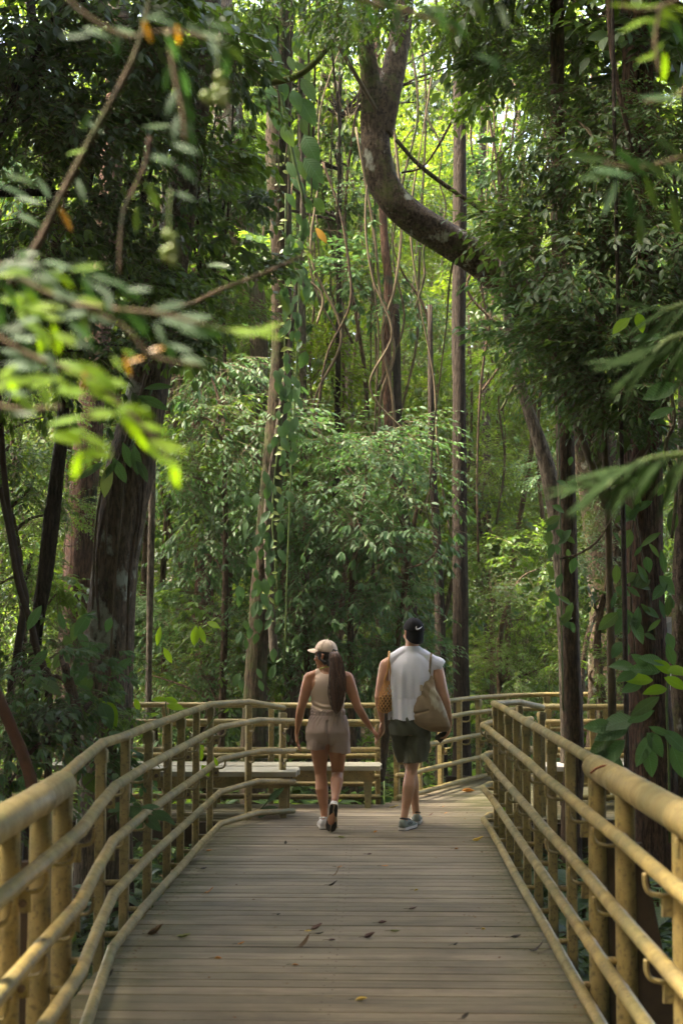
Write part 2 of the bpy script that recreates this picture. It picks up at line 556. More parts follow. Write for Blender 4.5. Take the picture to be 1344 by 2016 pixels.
b = MB()
for x in (-1.3, -0.25, 0.83):
    for dx, yy in ((-0.02, -0.035), (0.02, 0.035)):
        b.tube([(x + dx, yy, -0.004), (x + dx, yy, 0.0012)], 0.0055, 7)
SCREWS = b.mesh('screws', RUST, False)
y_ = 0.4
while y_ < 12.44:
    pk = add_plank(-1.40 + pl_rng.uniform(-0.012, 0.012), 0.925 + pl_rng.uniform(-0.012, 0.012), y_, PITCHW, zdeck(y_), -0.012)
    if y_ > 5:
        ob('screws', SCREWS, pk)['kind'] = 'stuff'
    y_ += PITCHW
while y_ < 17.2:
    x0 = -6.5 if y_ < 13.95 else 0.02 + (y_ - 14.0) * 0.47
    if y_ < 12.9:
        add_plank(-1.42 + (y_ - 12.44) * 0.5, 1.02, y_, PITCHW, 0.0)
    else:
        add_plank(x0, 6.5 + pl_rng.uniform(-0.02, 0.02), y_, PITCHW, 0.0)
    y_ += PITCHW
b = MB()
for x in (-1.3, -0.25, 0.83):
    b.box((x - 0.04, 0.4, -0.24), (x + 0.04, 12.6, -0.032))
o = b.build('beam', BROWN_STEEL, walk, False)
for yy in (13.0, 13.9, 15.4, 16.9):
    b = MB()
    b.box((-6.4 if yy < 14 else 0.75, yy - 0.04, -0.25), (6.4, yy + 0.04, -0.032))
    b.build('beam', BROWN_STEEL, walk, False)
for yy in (2.0, 5.0, 8.0, 11.0, 13.4):
    for x in (-1.22, 0.78) if yy < 13 else (-5, -2.6, 2.6, 5):
        b = MB()
        b.tube([(x, yy, -1.2), (x, yy, -0.25)], 0.06, 8)
        b.build('pile', BROWN_STEEL, walk)

# ------------------------------------------------------------------ railings
def interp(tab, y):
    for (y0, x0), (y1, x1) in zip(tab, tab[1:]):
        if (y0 - y) * (y1 - y) <= 0:
            return x0 + (x1 - x0) * (y - y0) / (y1 - y0)
    return tab[0][1] if abs(y - tab[0][0]) < abs(y - tab[-1][0]) else tab[-1][1]


def rail_mb(pts, r, jit=0.004, seed=0, n=12, rings=True, round_end=True):
    """a welded tube: straight lengths between the posts with a slight knuckle at every joint"""
    rr = random.Random(seed)
    P, R = [], []
    pts = [Vector(p) + Vector((rr.uniform(-jit, jit), 0, rr.uniform(-jit, jit))) for p in pts]
    for i, p in enumerate(pts):
        if 0 < i < len(pts) - 1:
            a = (pts[i - 1] - p).normalized()
            c = (pts[i + 1] - p).normalized()
            k = min(0.02, (pts[i - 1] - p).length * 0.3)
            for d, q in ((a * k, 1.0), (a * k * 0.6, 1.06), (c * k * 0.6, 1.06), (c * k, 1.0)):
                P.append(p + d)
                R.append(r * (q if rings else 1))
        elif i == 0:
            d = (pts[1] - p).normalized()
            for t, q in ((0, 0.55), (r * 0.25, 0.85), (r * 0.6, 1.0)):
                P.append(p + d * t)
                R.append(r * (q if round_end else 1))
        else:
            d = (pts[-2] - p).normalized()
            for t, q in ((r * 0.6, 1.0), (r * 0.25, 0.85), (0, 0.55)):
                P.append(p + d * t)
                R.append(r * (q if round_end else 1))
    b = MB()
    b.tube(P, R, n)
    return b


def post_mesh(h, w=0.054, under=0.4):
    b = MB()
    c = 0.007
    prof = [(-w / 2 + c, -w / 2), (w / 2 - c, -w / 2), (w / 2, -w / 2 + c), (w / 2, w / 2 - c), (w / 2 - c, w / 2), (-w / 2 + c, w / 2), (-w / 2, w / 2 - c), (-w / 2, -w / 2 + c)]
    b.loft([[(x, y, -under) for x, y in prof], [(x, y, h) for x, y in prof]])
    return sharp(b.mesh('post', PAINT), 35)


def round_post_mesh(h, r=0.043, under=0.4):
    b = MB()
    b.tube([(0, 0, -under), (0, 0, h * 0.5), (0, 0, h)], [r * 1.12, r * 1.02, r * 0.92], 20)
    return sharp(b.mesh('post', PAINT), 35)


# J shaped bracket under a handrail: +X points from the post to the rail
b = MB()
b.tube(bez([(0.0, 0, -0.085), (0.05, 0, -0.088), (0.092, 0, -0.080), (0.108, 0, -0.055), (0.110, 0, -0.015)], 4), 0.0085, 8)
HOOK = b.mesh('bracket', PAINT)
b = MB()
b.tube([(0.0, 0, 0), (0.112, 0, 0)], 0.016, 10)
STUB = b.mesh('bracket', PAINT)
b = MB()
b.box((0.024, -0.006, -0.155), (0.074, 0.006, -0.092), ch=0.004)
PLATE = b.mesh('plate', PAINT, False)
b = MB()
b.tube([(0.05, -0.018, -0.124), (0.05, -0.006, -0.124)], 0.013, 8)
BOLT = b.mesh('bolt', RUST, False)
b = MB()
b.loft([[(0.0, -0.03, -0.02), (0.0, 0.03, -0.02), (0.0, 0.03, 0.0), (0.0, -0.03, 0.0)],
        [(0.0, -0.031, -0.085), (0.05, 0.031, -0.075), (0.05, 0.031, 0.0), (0.0, -0.031, 0.0)]])
b2 = MB()
b2.box((-0.034, -0.034, -0.075), (0.034, 0.034, -0.005), ch=0.006)
COLLAR = b2.mesh('collar', PAINT, False)
b = MB()
b.tube([(0.045, -0.012, -0.05), (0.045, 0.012, -0.05)], 0.017, 10)
b.tube([(0.0, 0.0, -0.05), (0.045, 0.0, -0.05)], 0.008, 6)
EYE = b.mesh('bolt', PAINT, False)


def railing(name, label, posts, rails, group='yellow tube railings along the boardwalk', hts=None, inward=None, sides=True, brk=True):
    """posts: (point at deck, height, mesh or None, inward angle); rails: list of (part name, points, radius)"""
    t = thing(name, label, 'railing', posts[0][0], 0, group)
    base = Vector(posts[0][0])
    for i, (nm, pts, r) in enumerate(rails):
        o = rail_mb([Vector(p) - base for p in pts], r, seed=hash(name) % 7 + i * 3 + len(pts), n=16 if r > 0.05 else 12).build(nm, PAINT, t)
        sharp(o.data, 50)
    cache = {}
    for k, (p, h, me, ang) in enumerate(posts):
        if me is None:
            hk = round(h, 2)
            if hk not in cache:
                cache[hk] = post_mesh(hk)
            me = cache[hk]
        po = ob('post', me, t, Vector(p) - base, (0, 0, ang))
        if k % 2 == 0 and brk:
            c = ob('collar', COLLAR, po, (0, 0, h - 0.004))
        if brk:
            for i, hh in enumerate(hts or ()):
                if i < 2:
                    br = ob('bracket', HOOK, po, (0.02, 0, hh))
                    if k % 2 == 0:
                        ob('plate', PLATE, po, (0.004, 0, hh))
                        ob('bolt', BOLT, po, (0.004, 0, hh))
                else:
                    ob('bracket', STUB, po, (0.0, 0, hh))
    return t


HT_TOP = 1.06
HT = [0.875, 0.60, 0.33, 0.06]
RR = 0.0275
LP = [(12.35, -1.475), (7.6, -1.50), (6.0, -1.33), (5.8, -1.29), (4.0, -1.20), (1.5, -1.14)]
RP = [(12.6, 0.995), (6.7, 0.985), (4.0, 0.99), (1.5, 1.0)]
R_MID = round_post_mesh(HT_TOP - 0.05)


def lp(y, z, off=0.0):
    return Vector((interp(LP, y) + off, y, z + zdeck(y)))


def rp(y, z, off=0.0):
    return Vector((interp(RP, y) - off, y, z + zdeck(y)))


# left side of the ramp
ly = [12.35, 11.45, 10.62, 9.98, 9.17, 8.37, 7.66]
posts = [(Vector((-0.91, 13.22, 0)), 0.94, None, -1.1), (Vector((-1.2, 12.95, 0)), 1.02, None, -1.1)]
posts += [(lp(y, 0), HT_TOP - 0.02, None, 0.0) for y in ly]
rails = [('top_rail', [(-0.89, 13.24, 0.975), (-1.2, 12.95, 1.05)] + [lp(y, HT_TOP) for y in ly] + [lp(6.6, HT_TOP - 0.005), lp(5.55, HT_TOP - 0.01)], RR)]
iy = [12.2, 11.0, 9.6, 8.4, 7.3, 6.4, 5.6, 4.8, 4.0, 2.6, 1.2]
for h in HT:
    rails.append(('handrail', [(-0.79, 13.13, h - 0.01), (-1.10, 12.80, h + 0.02)] + [lp(y, h, 0.11) for y in iy], RR * 0.98))
railing('railing', 'yellow tube railing along the left edge of the plank walkway, bending at its far end', posts, rails, hts=HT)
# the stouter near section of the same side
posts = [(lp(y, 0), HT_TOP - 0.07, R_MID, 0.0) for y in (5.82, 5.33, 4.76, 4.2, 3.6, 3.0, 2.4)]
nl = railing('railing', 'stout yellow railing section with a thick round top tube, nearest the camera on the left', posts,
             [('top_rail', [lp(5.90, HT_TOP - 0.035), lp(5.3, HT_TOP - 0.035), lp(4.2, HT_TOP - 0.035), lp(3.0, HT_TOP - 0.035), lp(1.6, HT_TOP - 0.035)], 0.058)], hts=HT)


def brace_mesh(sgn):
    """tapered outward brace of the stout posts"""
    b = MB()
    pr = [(0.0, 0.80), (0.03, 0.80), (0.24, -0.38), (0.0, -0.38)]
    b.loft([[(sgn * x, -0.03, z) for x, z in pr], [(sgn * x, 0.012, z) for x, z in pr]])
    return b.mesh('brace', BROWN_STEEL, False)


BRL, BRR = brace_mesh(-1), brace_mesh(1)
for po in list(nl.children):
    if po.name.startswith('post'):
        ob('brace', BRL, po, (-0.035, 0.01, 0))

# right side of the ramp
ry = [12.5, 11.98, 11.27, 10.57, 9.87, 9.16, 8.38, 7.55]
posts = [(Vector((1.47, 13.22, 0)), 0.95, None, 1.9), (Vector((1.24, 12.92, 0)), 1.02, None, 1.9)]
posts += [(rp(y, 0), HT_TOP - 0.02, None, math.pi) for y in ry]
rails = [('top_rail', [(1.49, 13.24, 0.985), (1.24, 12.92, 1.055), (0.985, 12.56, HT_TOP + 0.0)] + [rp(y, HT_TOP) for y in ry[1:]] + [rp(6.95, HT_TOP), rp(6.2, HT_TOP)], RR)]
iy = [12.0, 11.0, 9.8, 8.8, 7.9, 7.0, 6.2, 5.4, 4.4, 3.2, 1.2]
for h in HT:
    rails.append(('handrail', [(1.40, 13.32, h), (1.18, 13.02, h), (0.95, 12.80, h), (0.885, 12.55, h)] + [rp(y, h, 0.10) for y in iy], RR * 0.98))
railing('railing', 'yellow tube railing along the right edge of the plank walkway, wrapping round its far corner', posts, rails, hts=HT)
posts = [(rp(y, 0), HT_TOP - 0.07, R_MID, math.pi) for y in (6.62, 5.88, 4.75, 4.05, 3.4, 2.6)]
nr = railing('railing', 'stout yellow railing section with a thick round top tube, nearest the camera on the right', posts,
             [('top_rail', [rp(6.72, HT_TOP - 0.03), rp(6.0, HT_TOP - 0.03), rp(4.8, HT_TOP - 0.03), rp(3.4, HT_TOP - 0.03), rp(1.6, HT_TOP - 0.03)], 0.058)], hts=HT)
for po in list(nr.children):
    if po.name.startswith('post'):
        ob('brace', BRL, po, (-0.035, 0.01, 0))

# far side of the cross walk, left part, with a second line of rails on its outer face
S0 = 2800 / 14.3
FH = [0.784, 0.51, 0.25, 0.05]
px = [743, 535, 327, 256, 119, -89, -300]
posts = [(Vector(((p - 750) / S0, 14.3, 0)), 0.93, None, -1.57) for p in px]
ln = lambda y, z: [(-0.01, y, z)] + [((p - 750) / S0, y, z) for p in (640, 430, 215, 10, -180, -420)]
rails = [('top_rail', ln(14.3, 0.943), RR)] + [('handrail', ln(14.19, h), RR * 0.98) for h in FH] + [('handrail', ln(14.46, h), RR * 0.95) for h in (0.745, 0.425, 0.15)]
railing('railing', 'straight yellow railing behind the woman and the benches, left of the couple', posts, rails, hts=FH)
# far side, right part, behind the right bench
px = [1075, 1161, 1188, 1270, 1330, 1420, 1520, 1620]
posts = [(Vector(((p - 750) / S0, 14.35, 0)), 0.91, None, -1.57) for p in px]
ln = lambda y, z: [((p - 750) / S0, y, z) for p in (1062, 1150, 1260, 1370, 1480, 1640)]
rails = [('top_rail', ln(14.35, 0.925), RR * 1.15)] + [('handrail', ln(14.24, h), RR) for h in FH] + [('handrail', ln(14.5, h), RR * 0.95) for h in (0.745, 0.43, 0.15)]
railing('railing', 'straight yellow railing behind the pale bench on the right, partly hidden by a tree trunk', posts, rails, hts=FH)
# the railing curving away to the back
dpts = [(0.04, 14.12), (0.153, 14.3), (0.39, 14.82), (0.63, 15.35), (0.86, 15.86), (1.10, 16.3), (1.45, 16.7), (1.95, 16.95), (2.6, 17.05), (3.4, 17.1), (4.4, 17.1), (5.6, 17.1)]
angs = [0.0] + [math.atan2(dpts[i + 1][1] - dpts[i - 1][1], dpts[i + 1][0] - dpts[i - 1][0]) - math.pi / 2 for i in range(1, len(dpts) - 1)] + [-1.57]
DH = [0.765, 0.515, 0.265, 0.05]
posts = [(Vector((x, y, 0)), 0.90, None, a) for (x, y), a in zip(dpts[1:], angs[1:])]
ins = [(x + 0.11 * math.cos(a), y + 0.11 * math.sin(a)) for (x, y), a in zip(dpts, angs)]
rails = [('top_rail', [(x, y, 0.915) for x, y in dpts], RR)] + [('handrail', [(x, y, h) for x, y in ins], RR * 0.98) for h in DH]
railing('railing', 'yellow railing curving away to the right behind the man', posts, rails, hts=DH)


# ------------------------------------------------------------------ benches
def bench(label, x0, x1, y0, y1, z, pale=None):
    t = thing('bench', label, 'bench', ((x0 + x1) / 2, (y0 + y1) / 2, 0), 0, 'board benches along the cross walk')
    L = (x1 - x0) / 2
    D = (y1 - y0) / 2
    nb = 3
    w = (y1 - y0) / nb
    for i in range(nb):
        b = MB()
        b.box((-L - 0.02 * (i % 2), -D + i * w + 0.006, z - 0.045), (L + 0.015 * (i % 2), -D + (i + 1) * w - 0.006, z), ch=0.006)
        b.build('seat_board', pale or SEAT, t, False)
    for yy in (-D + 0.07, D - 0.07):
        b = MB()
        b.box((-L + 0.06, yy - 0.02, z - 0.155), (L - 0.06, yy + 0.02, z - 0.05))
        b.build('apron', PAINT, t, False)
    xs = [-L + 0.12, L - 0.12] if L < 1.3 else [-L + 0.12, 0.0, L - 0.12]
    for x in xs:
        for s in (-1, 1):
            b = MB()
            yt, yb = s * (D - 0.10), s * (D - 0.03)
            rg = lambda yc, zz, ww: [(x - ww, yc - 0.02, zz), (x + ww, yc - 0.02, zz), (x + ww, yc + 0.02, zz), (x - ww, yc + 0.02, zz)]
            b.loft([rg(yb, 0.0, 0.028), rg(yt, z - 0.05, 0.045)])
            b.build('leg', PAINT, t, False)
    return t


bench('mossy board bench on a yellow frame, just behind the end of the left railing', -2.75, -0.77, 13.02, 13.5, 0.415)
bench('longer grey board bench on a yellow frame, set against the railing behind the woman', -3.2, -0.01, 13.72, 14.12, 0.40)
PALE_SEAT = mat_simple('pale_bench_board', (0.62, 0.60, 0.55), 0.6, 0.35, 4, (0.42, 0.41, 0.36), 0.003, (0.4, 6, 1))
bench('pale bench on the right behind the dark tree trunk and the right railing', 1.50, 4.2, 13.6, 14.05, 0.41, PALE_SEAT)

# ------------------------------------------------------------------ information boards among the trees
def picture_mat(name, stops, sc):
    m, nt, bs, out = nodes(name)
    tc = nt.nodes.new('ShaderNodeTexCoord')
    sx = N(nt, 'SeparateXYZ', i0=tc.outputs['Generated'])
    r = ramp(nt, sx.outputs[2], stops)
    nz = noise_n(nt, sc, 4, 0.6)
    c = mixc(nt, N(nt, 'MapRange', i0=nz, i1=0.5, i2=0.56, i3=0.0, i4=0.45).outputs[0], r, (0.10, 0.10, 0.12))
    nt.links.new(c, bs.inputs['Base Color'])
    bs.inputs['Roughness'].default_value = 0.4
    return m


def board(label, c, w, h, mat, rz):
    gz = ground_z(c.x, c.y)
    t = thing('information_board', label, 'sign', (c.x, c.y, gz), rz)
    zc = c.z - gz
    b = MB()
    b.box((-w / 2, -0.012, zc - h / 2), (w / 2, 0.012, zc + h / 2))
    b.build('panel', mat, t, False)
    b = MB()
    for x0, x1, z0, z1 in ((-w / 2 - 0.05, -w / 2, -h / 2 - 0.05, h / 2 + 0.05), (w / 2, w / 2 + 0.05, -h / 2 - 0.05, h / 2 + 0.05), (-w / 2, w / 2, h / 2, h / 2 + 0.05), (-w / 2, w / 2, -h / 2 - 0.05, -h / 2)):
        b.box((x0, -0.03, zc + z0), (x1, 0.03, zc + z1))
    b.build('frame', PAINT, t, False)
    for x in (-w / 2 - 0.02, w / 2 + 0.02):
        b = MB()
        b.box((x - 0.03, 0.032, -0.2), (x + 0.03, 0.085, zc + h / 2))
        b.build('post', PAINT, t, False)
    return t


SIGN1 = picture_mat('sign_picture', [(0.0, (0.05, 0.05, 0.09)), (0.35, (0.75, 0.75, 0.78)), (0.55, (0.35, 0.18, 0.05)), (0.8, (0.7, 0.62, 0.35)), (1.0, (0.3, 0.3, 0.1))], 22)
SIGN2 = picture_mat('sign_banner', [(0.0, (0.75, 0.75, 0.8)), (0.30, (0.72, 0.72, 0.78)), (0.42, (0.22, 0.04, 0.06)), (0.52, (0.7, 0.7, 0.76)), (0.60, (0.10, 0.35, 0.36)), (0.78, (0.55, 0.6, 0.7)), (1.0, (0.7, 0.68, 0.72))], 9)
board('small yellow framed board with a bird picture, half hidden by leaves beside the lichen trunk', W(153, 1290, 17.0), 0.22, 0.36, SIGN1, 0.1)
board('tall white and teal information banner showing behind the thick brown trunk', W(1330, 1295, 15.0), 0.34, 0.85, SIGN2, -0.1)
# ------------------------------------------------------------------ leaves: templates and sprays
def leaf_tmpl(L=1.0, Wd=0.4, rows=3, fold=0.12, droop=0.18, shape=0.45, wave=0.0, seed=0):
    """a leaf along +Y, upper face +Z, creased along its midrib; shape = where it is widest"""
    r = random.Random(seed)
    V = [(0, 0, 0)]
    for i in range(rows):
        t = (i + 1) / (rows + 1)
        a = t / shape if t < shape else (1 - t) / (1 - shape)
        h = Wd * L * 0.5 * math.sin(min(1, a) * math.pi / 2) ** 0.85
        z = -droop * L * t * t
        wv = wave * L * r.uniform(-1, 1)
        V += [(-h, t * L, z + fold * h * 2 + wv), (0, t * L, z), (h, t * L, z + fold * h * 2 - wv)]
    V.append((0, L, -droop * L))
    F = [(0, 2, 1), (0, 3, 2)]
    for i in range(rows - 1):
        a = 1 + i * 3
        b = a + 3
        F += [(a, a + 1, b + 1), (a, b + 1, b), (a + 1, a + 2, b + 2), (a + 1, b + 2, b + 1)]
    a = 1 + (rows - 1) * 3
    k = len(V) - 1
    F += [(a, a + 1, k), (a + 1, a + 2, k)]
    return np.array(V), np.array(F)


def frames(d, up):
    """rotation matrices whose columns are side, axis, normal"""
    d = d / np.linalg.norm(d, axis=1, keepdims=True)
    s = np.cross(d, up)
    ln = np.linalg.norm(s, axis=1, keepdims=True)
    s = np.where(ln > 1e-4, s / np.maximum(ln, 1e-6), np.array([[1.0, 0, 0]]))
    n = np.cross(s, d)
    return np.stack([s, d, n], axis=2)


def scatter(tm, P, D, U, S):
    """copies of one template: (V, F)"""
    V0, F0 = tm
    R = frames(D, U)
    V = np.einsum('nij,kj->nki', R, V0) * S[:, None, None] + P[:, None, :]
    F = F0[None, :, :] + (np.arange(len(P)) * len(V0))[:, None, None]
    return V.reshape(-1, 3), F.reshape(-1, 3)


def twig_tris(A, B, r):
    """three sided sticks from A to B"""
    n = len(A)
    d = B - A
    R = frames(d, np.tile(np.array([[0.1, 0.2, 1.0]]), (n, 1)))
    V = []
    for k in range(3):
        an = k * 2.0944
        o = R[:, :, 0] * math.cos(an) + R[:, :, 2] * math.sin(an)
        V += [A + o * r, B + o * r * 0.5]
    V = np.stack(V, axis=1)
    f = np.array([(0, 2, 3), (0, 3, 1), (2, 4, 5), (2, 5, 3), (4, 0, 1), (4, 1, 5)])
    F = f[None] + (np.arange(n) * 6)[:, None, None]
    return V.reshape(-1, 3), F.reshape(-1, 3)


def spray_points(rg, starts, dirs, lens, per, style, leaf, droop):
    """leaf placements along twigs; returns P, D, U, S and twig segments"""
    P, D, U, S, A, B = [], [], [], [], [], []
    for p, d, l in zip(starts, dirs, lens):
        d = d / np.linalg.norm(d)
        segs = 3
        pts = [p]
        q, dd = p.copy(), d.copy()
        for s in range(segs):
            dd = dd + np.array([0, 0, -droop * 0.5]) + rg.normal(0, 0.12, 3)
            dd /= np.linalg.norm(dd)
            q = q + dd * l / segs
            pts.append(q)
        for s in range(segs):
            A.append(pts[s])
            B.append(pts[s + 1])
        side = np.cross(dd, [0, 0, 1.0])
        side /= max(1e-3, np.linalg.norm(side))
        for i in range(per):
            if style == 'alt':
                t = (0.15 + 0.85 * i / (per - 1)) * segs
                s = min(segs - 1, int(t))
                pos = pts[s] + (pts[s + 1] - pts[s]) * (t - s)
                sg = 1 if i % 2 else -1
                dl = (pts[s + 1] - pts[s])
                dl = dl / np.linalg.norm(dl)
                if i == per - 1:
                    v = dl
                else:
                    v = dl * 0.62 + side * sg * 0.8
                v = v + np.array([0, 0, -0.22 * droop * 2]) + rg.normal(0, 0.16, 3)
            else:
                pos = pts[-1] - (pts[-1] - pts[-2]) * rg.uniform(0, 0.35)
                an = 2.4 * i + rg.uniform(-0.3, 0.3)
                fw = pts[-1] - pts[-2]
                fw = fw / np.linalg.norm(fw)
                u2 = np.cross(side, fw)
                v = fw * 0.75 + (side * math.cos(an) + u2 * math.sin(an) * 0.6) * 0.8 + np.array([0, 0, -0.75 * droop])
            P.append(pos)
            D.append(v)
            U.append(np.array([0, 0, 1.0]) + rg.normal(0, 0.28, 3))
            S.append(leaf * rg.uniform(0.65, 1.15))
    return map(np.array, (P, D, U, S, A, B))


def crown_mesh(name, seed, radii, twigs, per, leaf, wd, style, mats, rows=3, droop=0.35, tw=0.005, shape=0.45, tl=(0.35, 0.8), hollow=0.25):
    rg = np.random.default_rng(seed)
    rad = np.array(radii)
    u = rg.normal(0, 1, (twigs, 3))
    u /= np.linalg.norm(u, axis=1, keepdims=True)
    # clumps, so that gaps stay between the boughs
    kc = max(5, twigs // 11)
    cl = rg.normal(0, 1, (kc, 3))
    cl /= np.linalg.norm(cl, axis=1, keepdims=True)
    cl *= rg.uniform(0.35, 0.95, (kc, 1))
    ci = rg.integers(0, kc, twigs)
    st = (cl[ci] * 0.85 + u * rg.uniform(0.02, 0.30, (twigs, 1))) * rad
    di = cl[ci] * np.array([1, 1, 0.35]) + u * np.array([0.55, 0.55, 0.25]) + np.array([0, 0, 0.05])
    ln = rg.uniform(tl[0], tl[1], twigs)
    P, D, U, S, A, B = spray_points(rg, st, di, ln, per, style, leaf, droop)
    V1, F1 = scatter(leaf_tmpl(1, wd, rows, shape=shape, droop=0.2), P, D, U, S)
    # boughs from the crown's middle to each clump
    A2 = np.concatenate([A, np.tile(np.array([[0, 0, -rad[2] * 0.6]]), (kc, 1))])
    B2 = np.concatenate([B, cl * 0.85 * rad])
    V2, F2 = twig_tris(A2, B2, tw)
    V = np.concatenate([V1, V2])
    F = np.concatenate([F1, F2 + len(V1)])
    mi = np.concatenate([np.zeros(len(F1)), np.ones(len(F2))])
    return mesh_np(name, V, F, mats, True, mi)


CR = {
    'mid': [crown_mesh('crown', s, (1.0, 1.0, 0.75), 85, 9, 0.135, 0.40, 'alt', [LEAF_MID, STEM]) for s in (1, 2, 3)],
    'whorl': [crown_mesh('crown', s, (1.0, 1.0, 0.75), 95, 7, 0.165, 0.34, 'whorl', [LEAF_BLUE, STEM], droop=0.55, shape=0.55) for s in (4, 5, 6)],
    'pinn': [crown_mesh('crown', s, (1.0, 1.0, 0.7), 75, 13, 0.12, 0.36, 'alt', [LEAF_BLUE, STEM], droop=0.5, tl=(0.5, 0.95)) for s in (7, 8)],
    'small': [crown_mesh('crown', s, (1.0, 1.0, 0.8), 120, 11, 0.075, 0.42, 'alt', [LEAF_MID, STEM], tl=(0.3, 0.6)) for s in (9, 10)],
    'broad': [crown_mesh('crown', s, (1.0, 1.0, 0.8), 60, 7, 0.21, 0.5, 'alt', [LEAF_DARK, STEM], droop=0.5, shape=0.4) for s in (12, 13)],
    'far': [crown_mesh('crown', s, (1.5, 1.5, 1.2), 110, 8, 0.19, 0.45, 'alt', [LEAF_FAR, STEM], rows=1, tl=(0.5, 1.0)) for s in (14, 15, 16)],
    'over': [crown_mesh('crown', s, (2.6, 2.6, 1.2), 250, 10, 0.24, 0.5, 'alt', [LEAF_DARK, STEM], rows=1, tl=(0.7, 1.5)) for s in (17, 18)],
}
frnd = random.Random(21)


def crown(parent, kind, loc, sc=1.0, mat=None, name='crown', idx=None):
    me = CR[kind][frnd.randrange(len(CR[kind])) if idx is None else idx]
    o = ob(name, me, parent, loc, (frnd.uniform(-0.25, 0.25), frnd.uniform(-0.25, 0.25), frnd.uniform(0, 6.28)),
           (sc * frnd.uniform(0.88, 1.12), sc * frnd.uniform(0.88, 1.12), sc * frnd.uniform(0.85, 1.1)))
    if mat is not None:
        o.material_slots[0].link = 'OBJECT'
        o.material_slots[0].material = mat
    o['kind'] = 'stuff'
    return o


# ------------------------------------------------------------------ trunks
def trunk_mb(pts, n=16, rough=0.08, seed=0, spans=6, flare=None):
    """pts: (Vector, radius)"""
    P = bez([p for p, r in pts], spans)
    R = []
    for i in range(len(pts) - 1):
        for k in range(spans):
            R.append(lerp(pts[i][1], pts[i + 1][1], k / spans))
    R.append(pts[-1][1])
    b = MB()
    b.tube(P, R, n)
    V = np.array(b.V)
    for i, p in enumerate(P):
        for k in range(n):
            v = Vector(b.V[i * n + k])
            d = v - p
            q = noise.noise(Vector((d.x / max(R[i], 1e-3) * 1.6 + seed, d.y / max(R[i], 1e-3) * 1.6, v.z * 1.1))) * rough * 1.6
            q += noise.noise(Vector((d.x / max(R[i], 1e-3) * 4 + seed, d.y / max(R[i], 1e-3) * 4, v.z * 4))) * rough * 0.6
            b.V[i * n + k] = tuple(p + d * (1 + q))
    return b


def px_path(pts):
    return [(W(x, y, Y), r * Y / FPX) for x, y, Y, r in pts]


def tree(label, pts, mat, name='tree', cat='tree', group=None, n=16, rough=0.08, ground=True, parts='trunk', flare=1.35, seed=0):
    pp = px_path(pts)
    base = pp[0][0].copy()
    gz = ground_z(base.x, base.y)
    if ground and base.z > gz - 0.2:
        nb = Vector((base.x, base.y, gz - 0.25))
        if base.z - gz > 0.3:
            pp = [(nb, pp[0][1] * flare)] + pp
        else:
            pp[0] = (nb, pp[0][1])
    t = thing(name, label, cat, (pp[0][0].x, pp[0][0].y, gz), 0, group)
    o0 = Vector(t.location)
    trunk_mb([(p - o0, r) for p, r in pp], n, rough, seed).build(parts, mat, t)
    return t


def limb(t, pts, mat, name='limb', n=12, rough=0.07, seed=3):
    o0 = Vector(t.location)
    return trunk_mb([(p - o0, r) for p, r in px_path(pts)], n, rough, seed).build(name, mat, t)


def rel(t, px, py, Y):
    return W(px, py, Y) - Vector(t.location)


# the lichen covered trunk left of the walk
T1 = tree('thick leaning trunk patched with pale lichen and hung with root vines behind the left railing',
          [(208, 1500, 11, 50), (212, 1300, 11, 46), (228, 1100, 11, 46), (252, 930, 11, 47), (290, 760, 11.1, 42), (330, 560, 11.3, 37), (365, 330, 11.6, 33), (398, 100, 12, 29), (412, -160, 12.4, 27)], BARK_LICHEN, n=24, rough=0.11)
for i, path in enumerate([[(232, 900, 10.75, 3), (205, 1010, 10.75, 3.2), (190, 1120, 10.72, 3), (196, 1240, 10.75, 2.4)],
                          [(222, 905, 10.8, 2.5), (196, 985, 10.75, 2.8), (186, 1080, 10.78, 2.5), (182, 1200, 10.8, 2.2)],
                          [(262, 880, 10.75, 3), (272, 1000, 10.72, 3), (255, 1130, 10.7, 3), (250, 1300, 10.75, 2.6)],
                          [(246, 890, 10.7, 2.6), (238, 1010, 10.68, 2.8), (226, 1150, 10.66, 2.4), (216, 1330, 10.7, 2.2)],
                          [(300, 720, 10.8, 3.2), (270, 850, 10.72, 3), (282, 960, 10.72, 2.6), (266, 1100, 10.72, 2)],
                          [(318, 640, 10.9, 3), (250, 860, 10.7, 3), (216, 960, 10.7, 2.6), (206, 1100, 10.68, 2)]]):
    limb(T1, path, STEM if i % 2 else BARK_BROWN, 'aerial_root', 6, 0.1, i)
T2 = tree('reddish brown trunk standing behind the lichen covered trunk',
          [(148, 1420, 16, 32), (152, 1200, 16, 31), (162, 1000, 16, 29), (180, 800, 16, 27), (208, 500, 16.5, 24), (230, 100, 17, 21), (238, -150, 17, 20)], BARK_RED, rough=0.1, seed=4)
tree('slim dark trunk curving up beside the reddish trunk',
     [(62, 1440, 10.5, 12), (66, 1330, 10.5, 12), (74, 1230, 10.5, 13), (88, 1140, 10.5, 15), (100, 1030, 10.5, 17), (112, 930, 10.5, 14), (125, 800, 10.6, 12), (120, 600, 10.8, 11), (95, 350, 11, 10), (60, 0, 11.3, 9)], BARK_DARK, n=12, seed=5)
tree('thin black stem with an elbow bend left of the slim dark trunk',
     [(18, 1430, 9.8, 8), (30, 1320, 9.8, 8.5), (42, 1230, 9.8, 8), (50, 1180, 9.8, 8), (36, 1120, 9.8, 7), (18, 1020, 9.8, 7), (6, 900, 9.8, 6), (-8, 700, 9.8, 6)], STEM_D, 'sapling', n=9, seed=6)
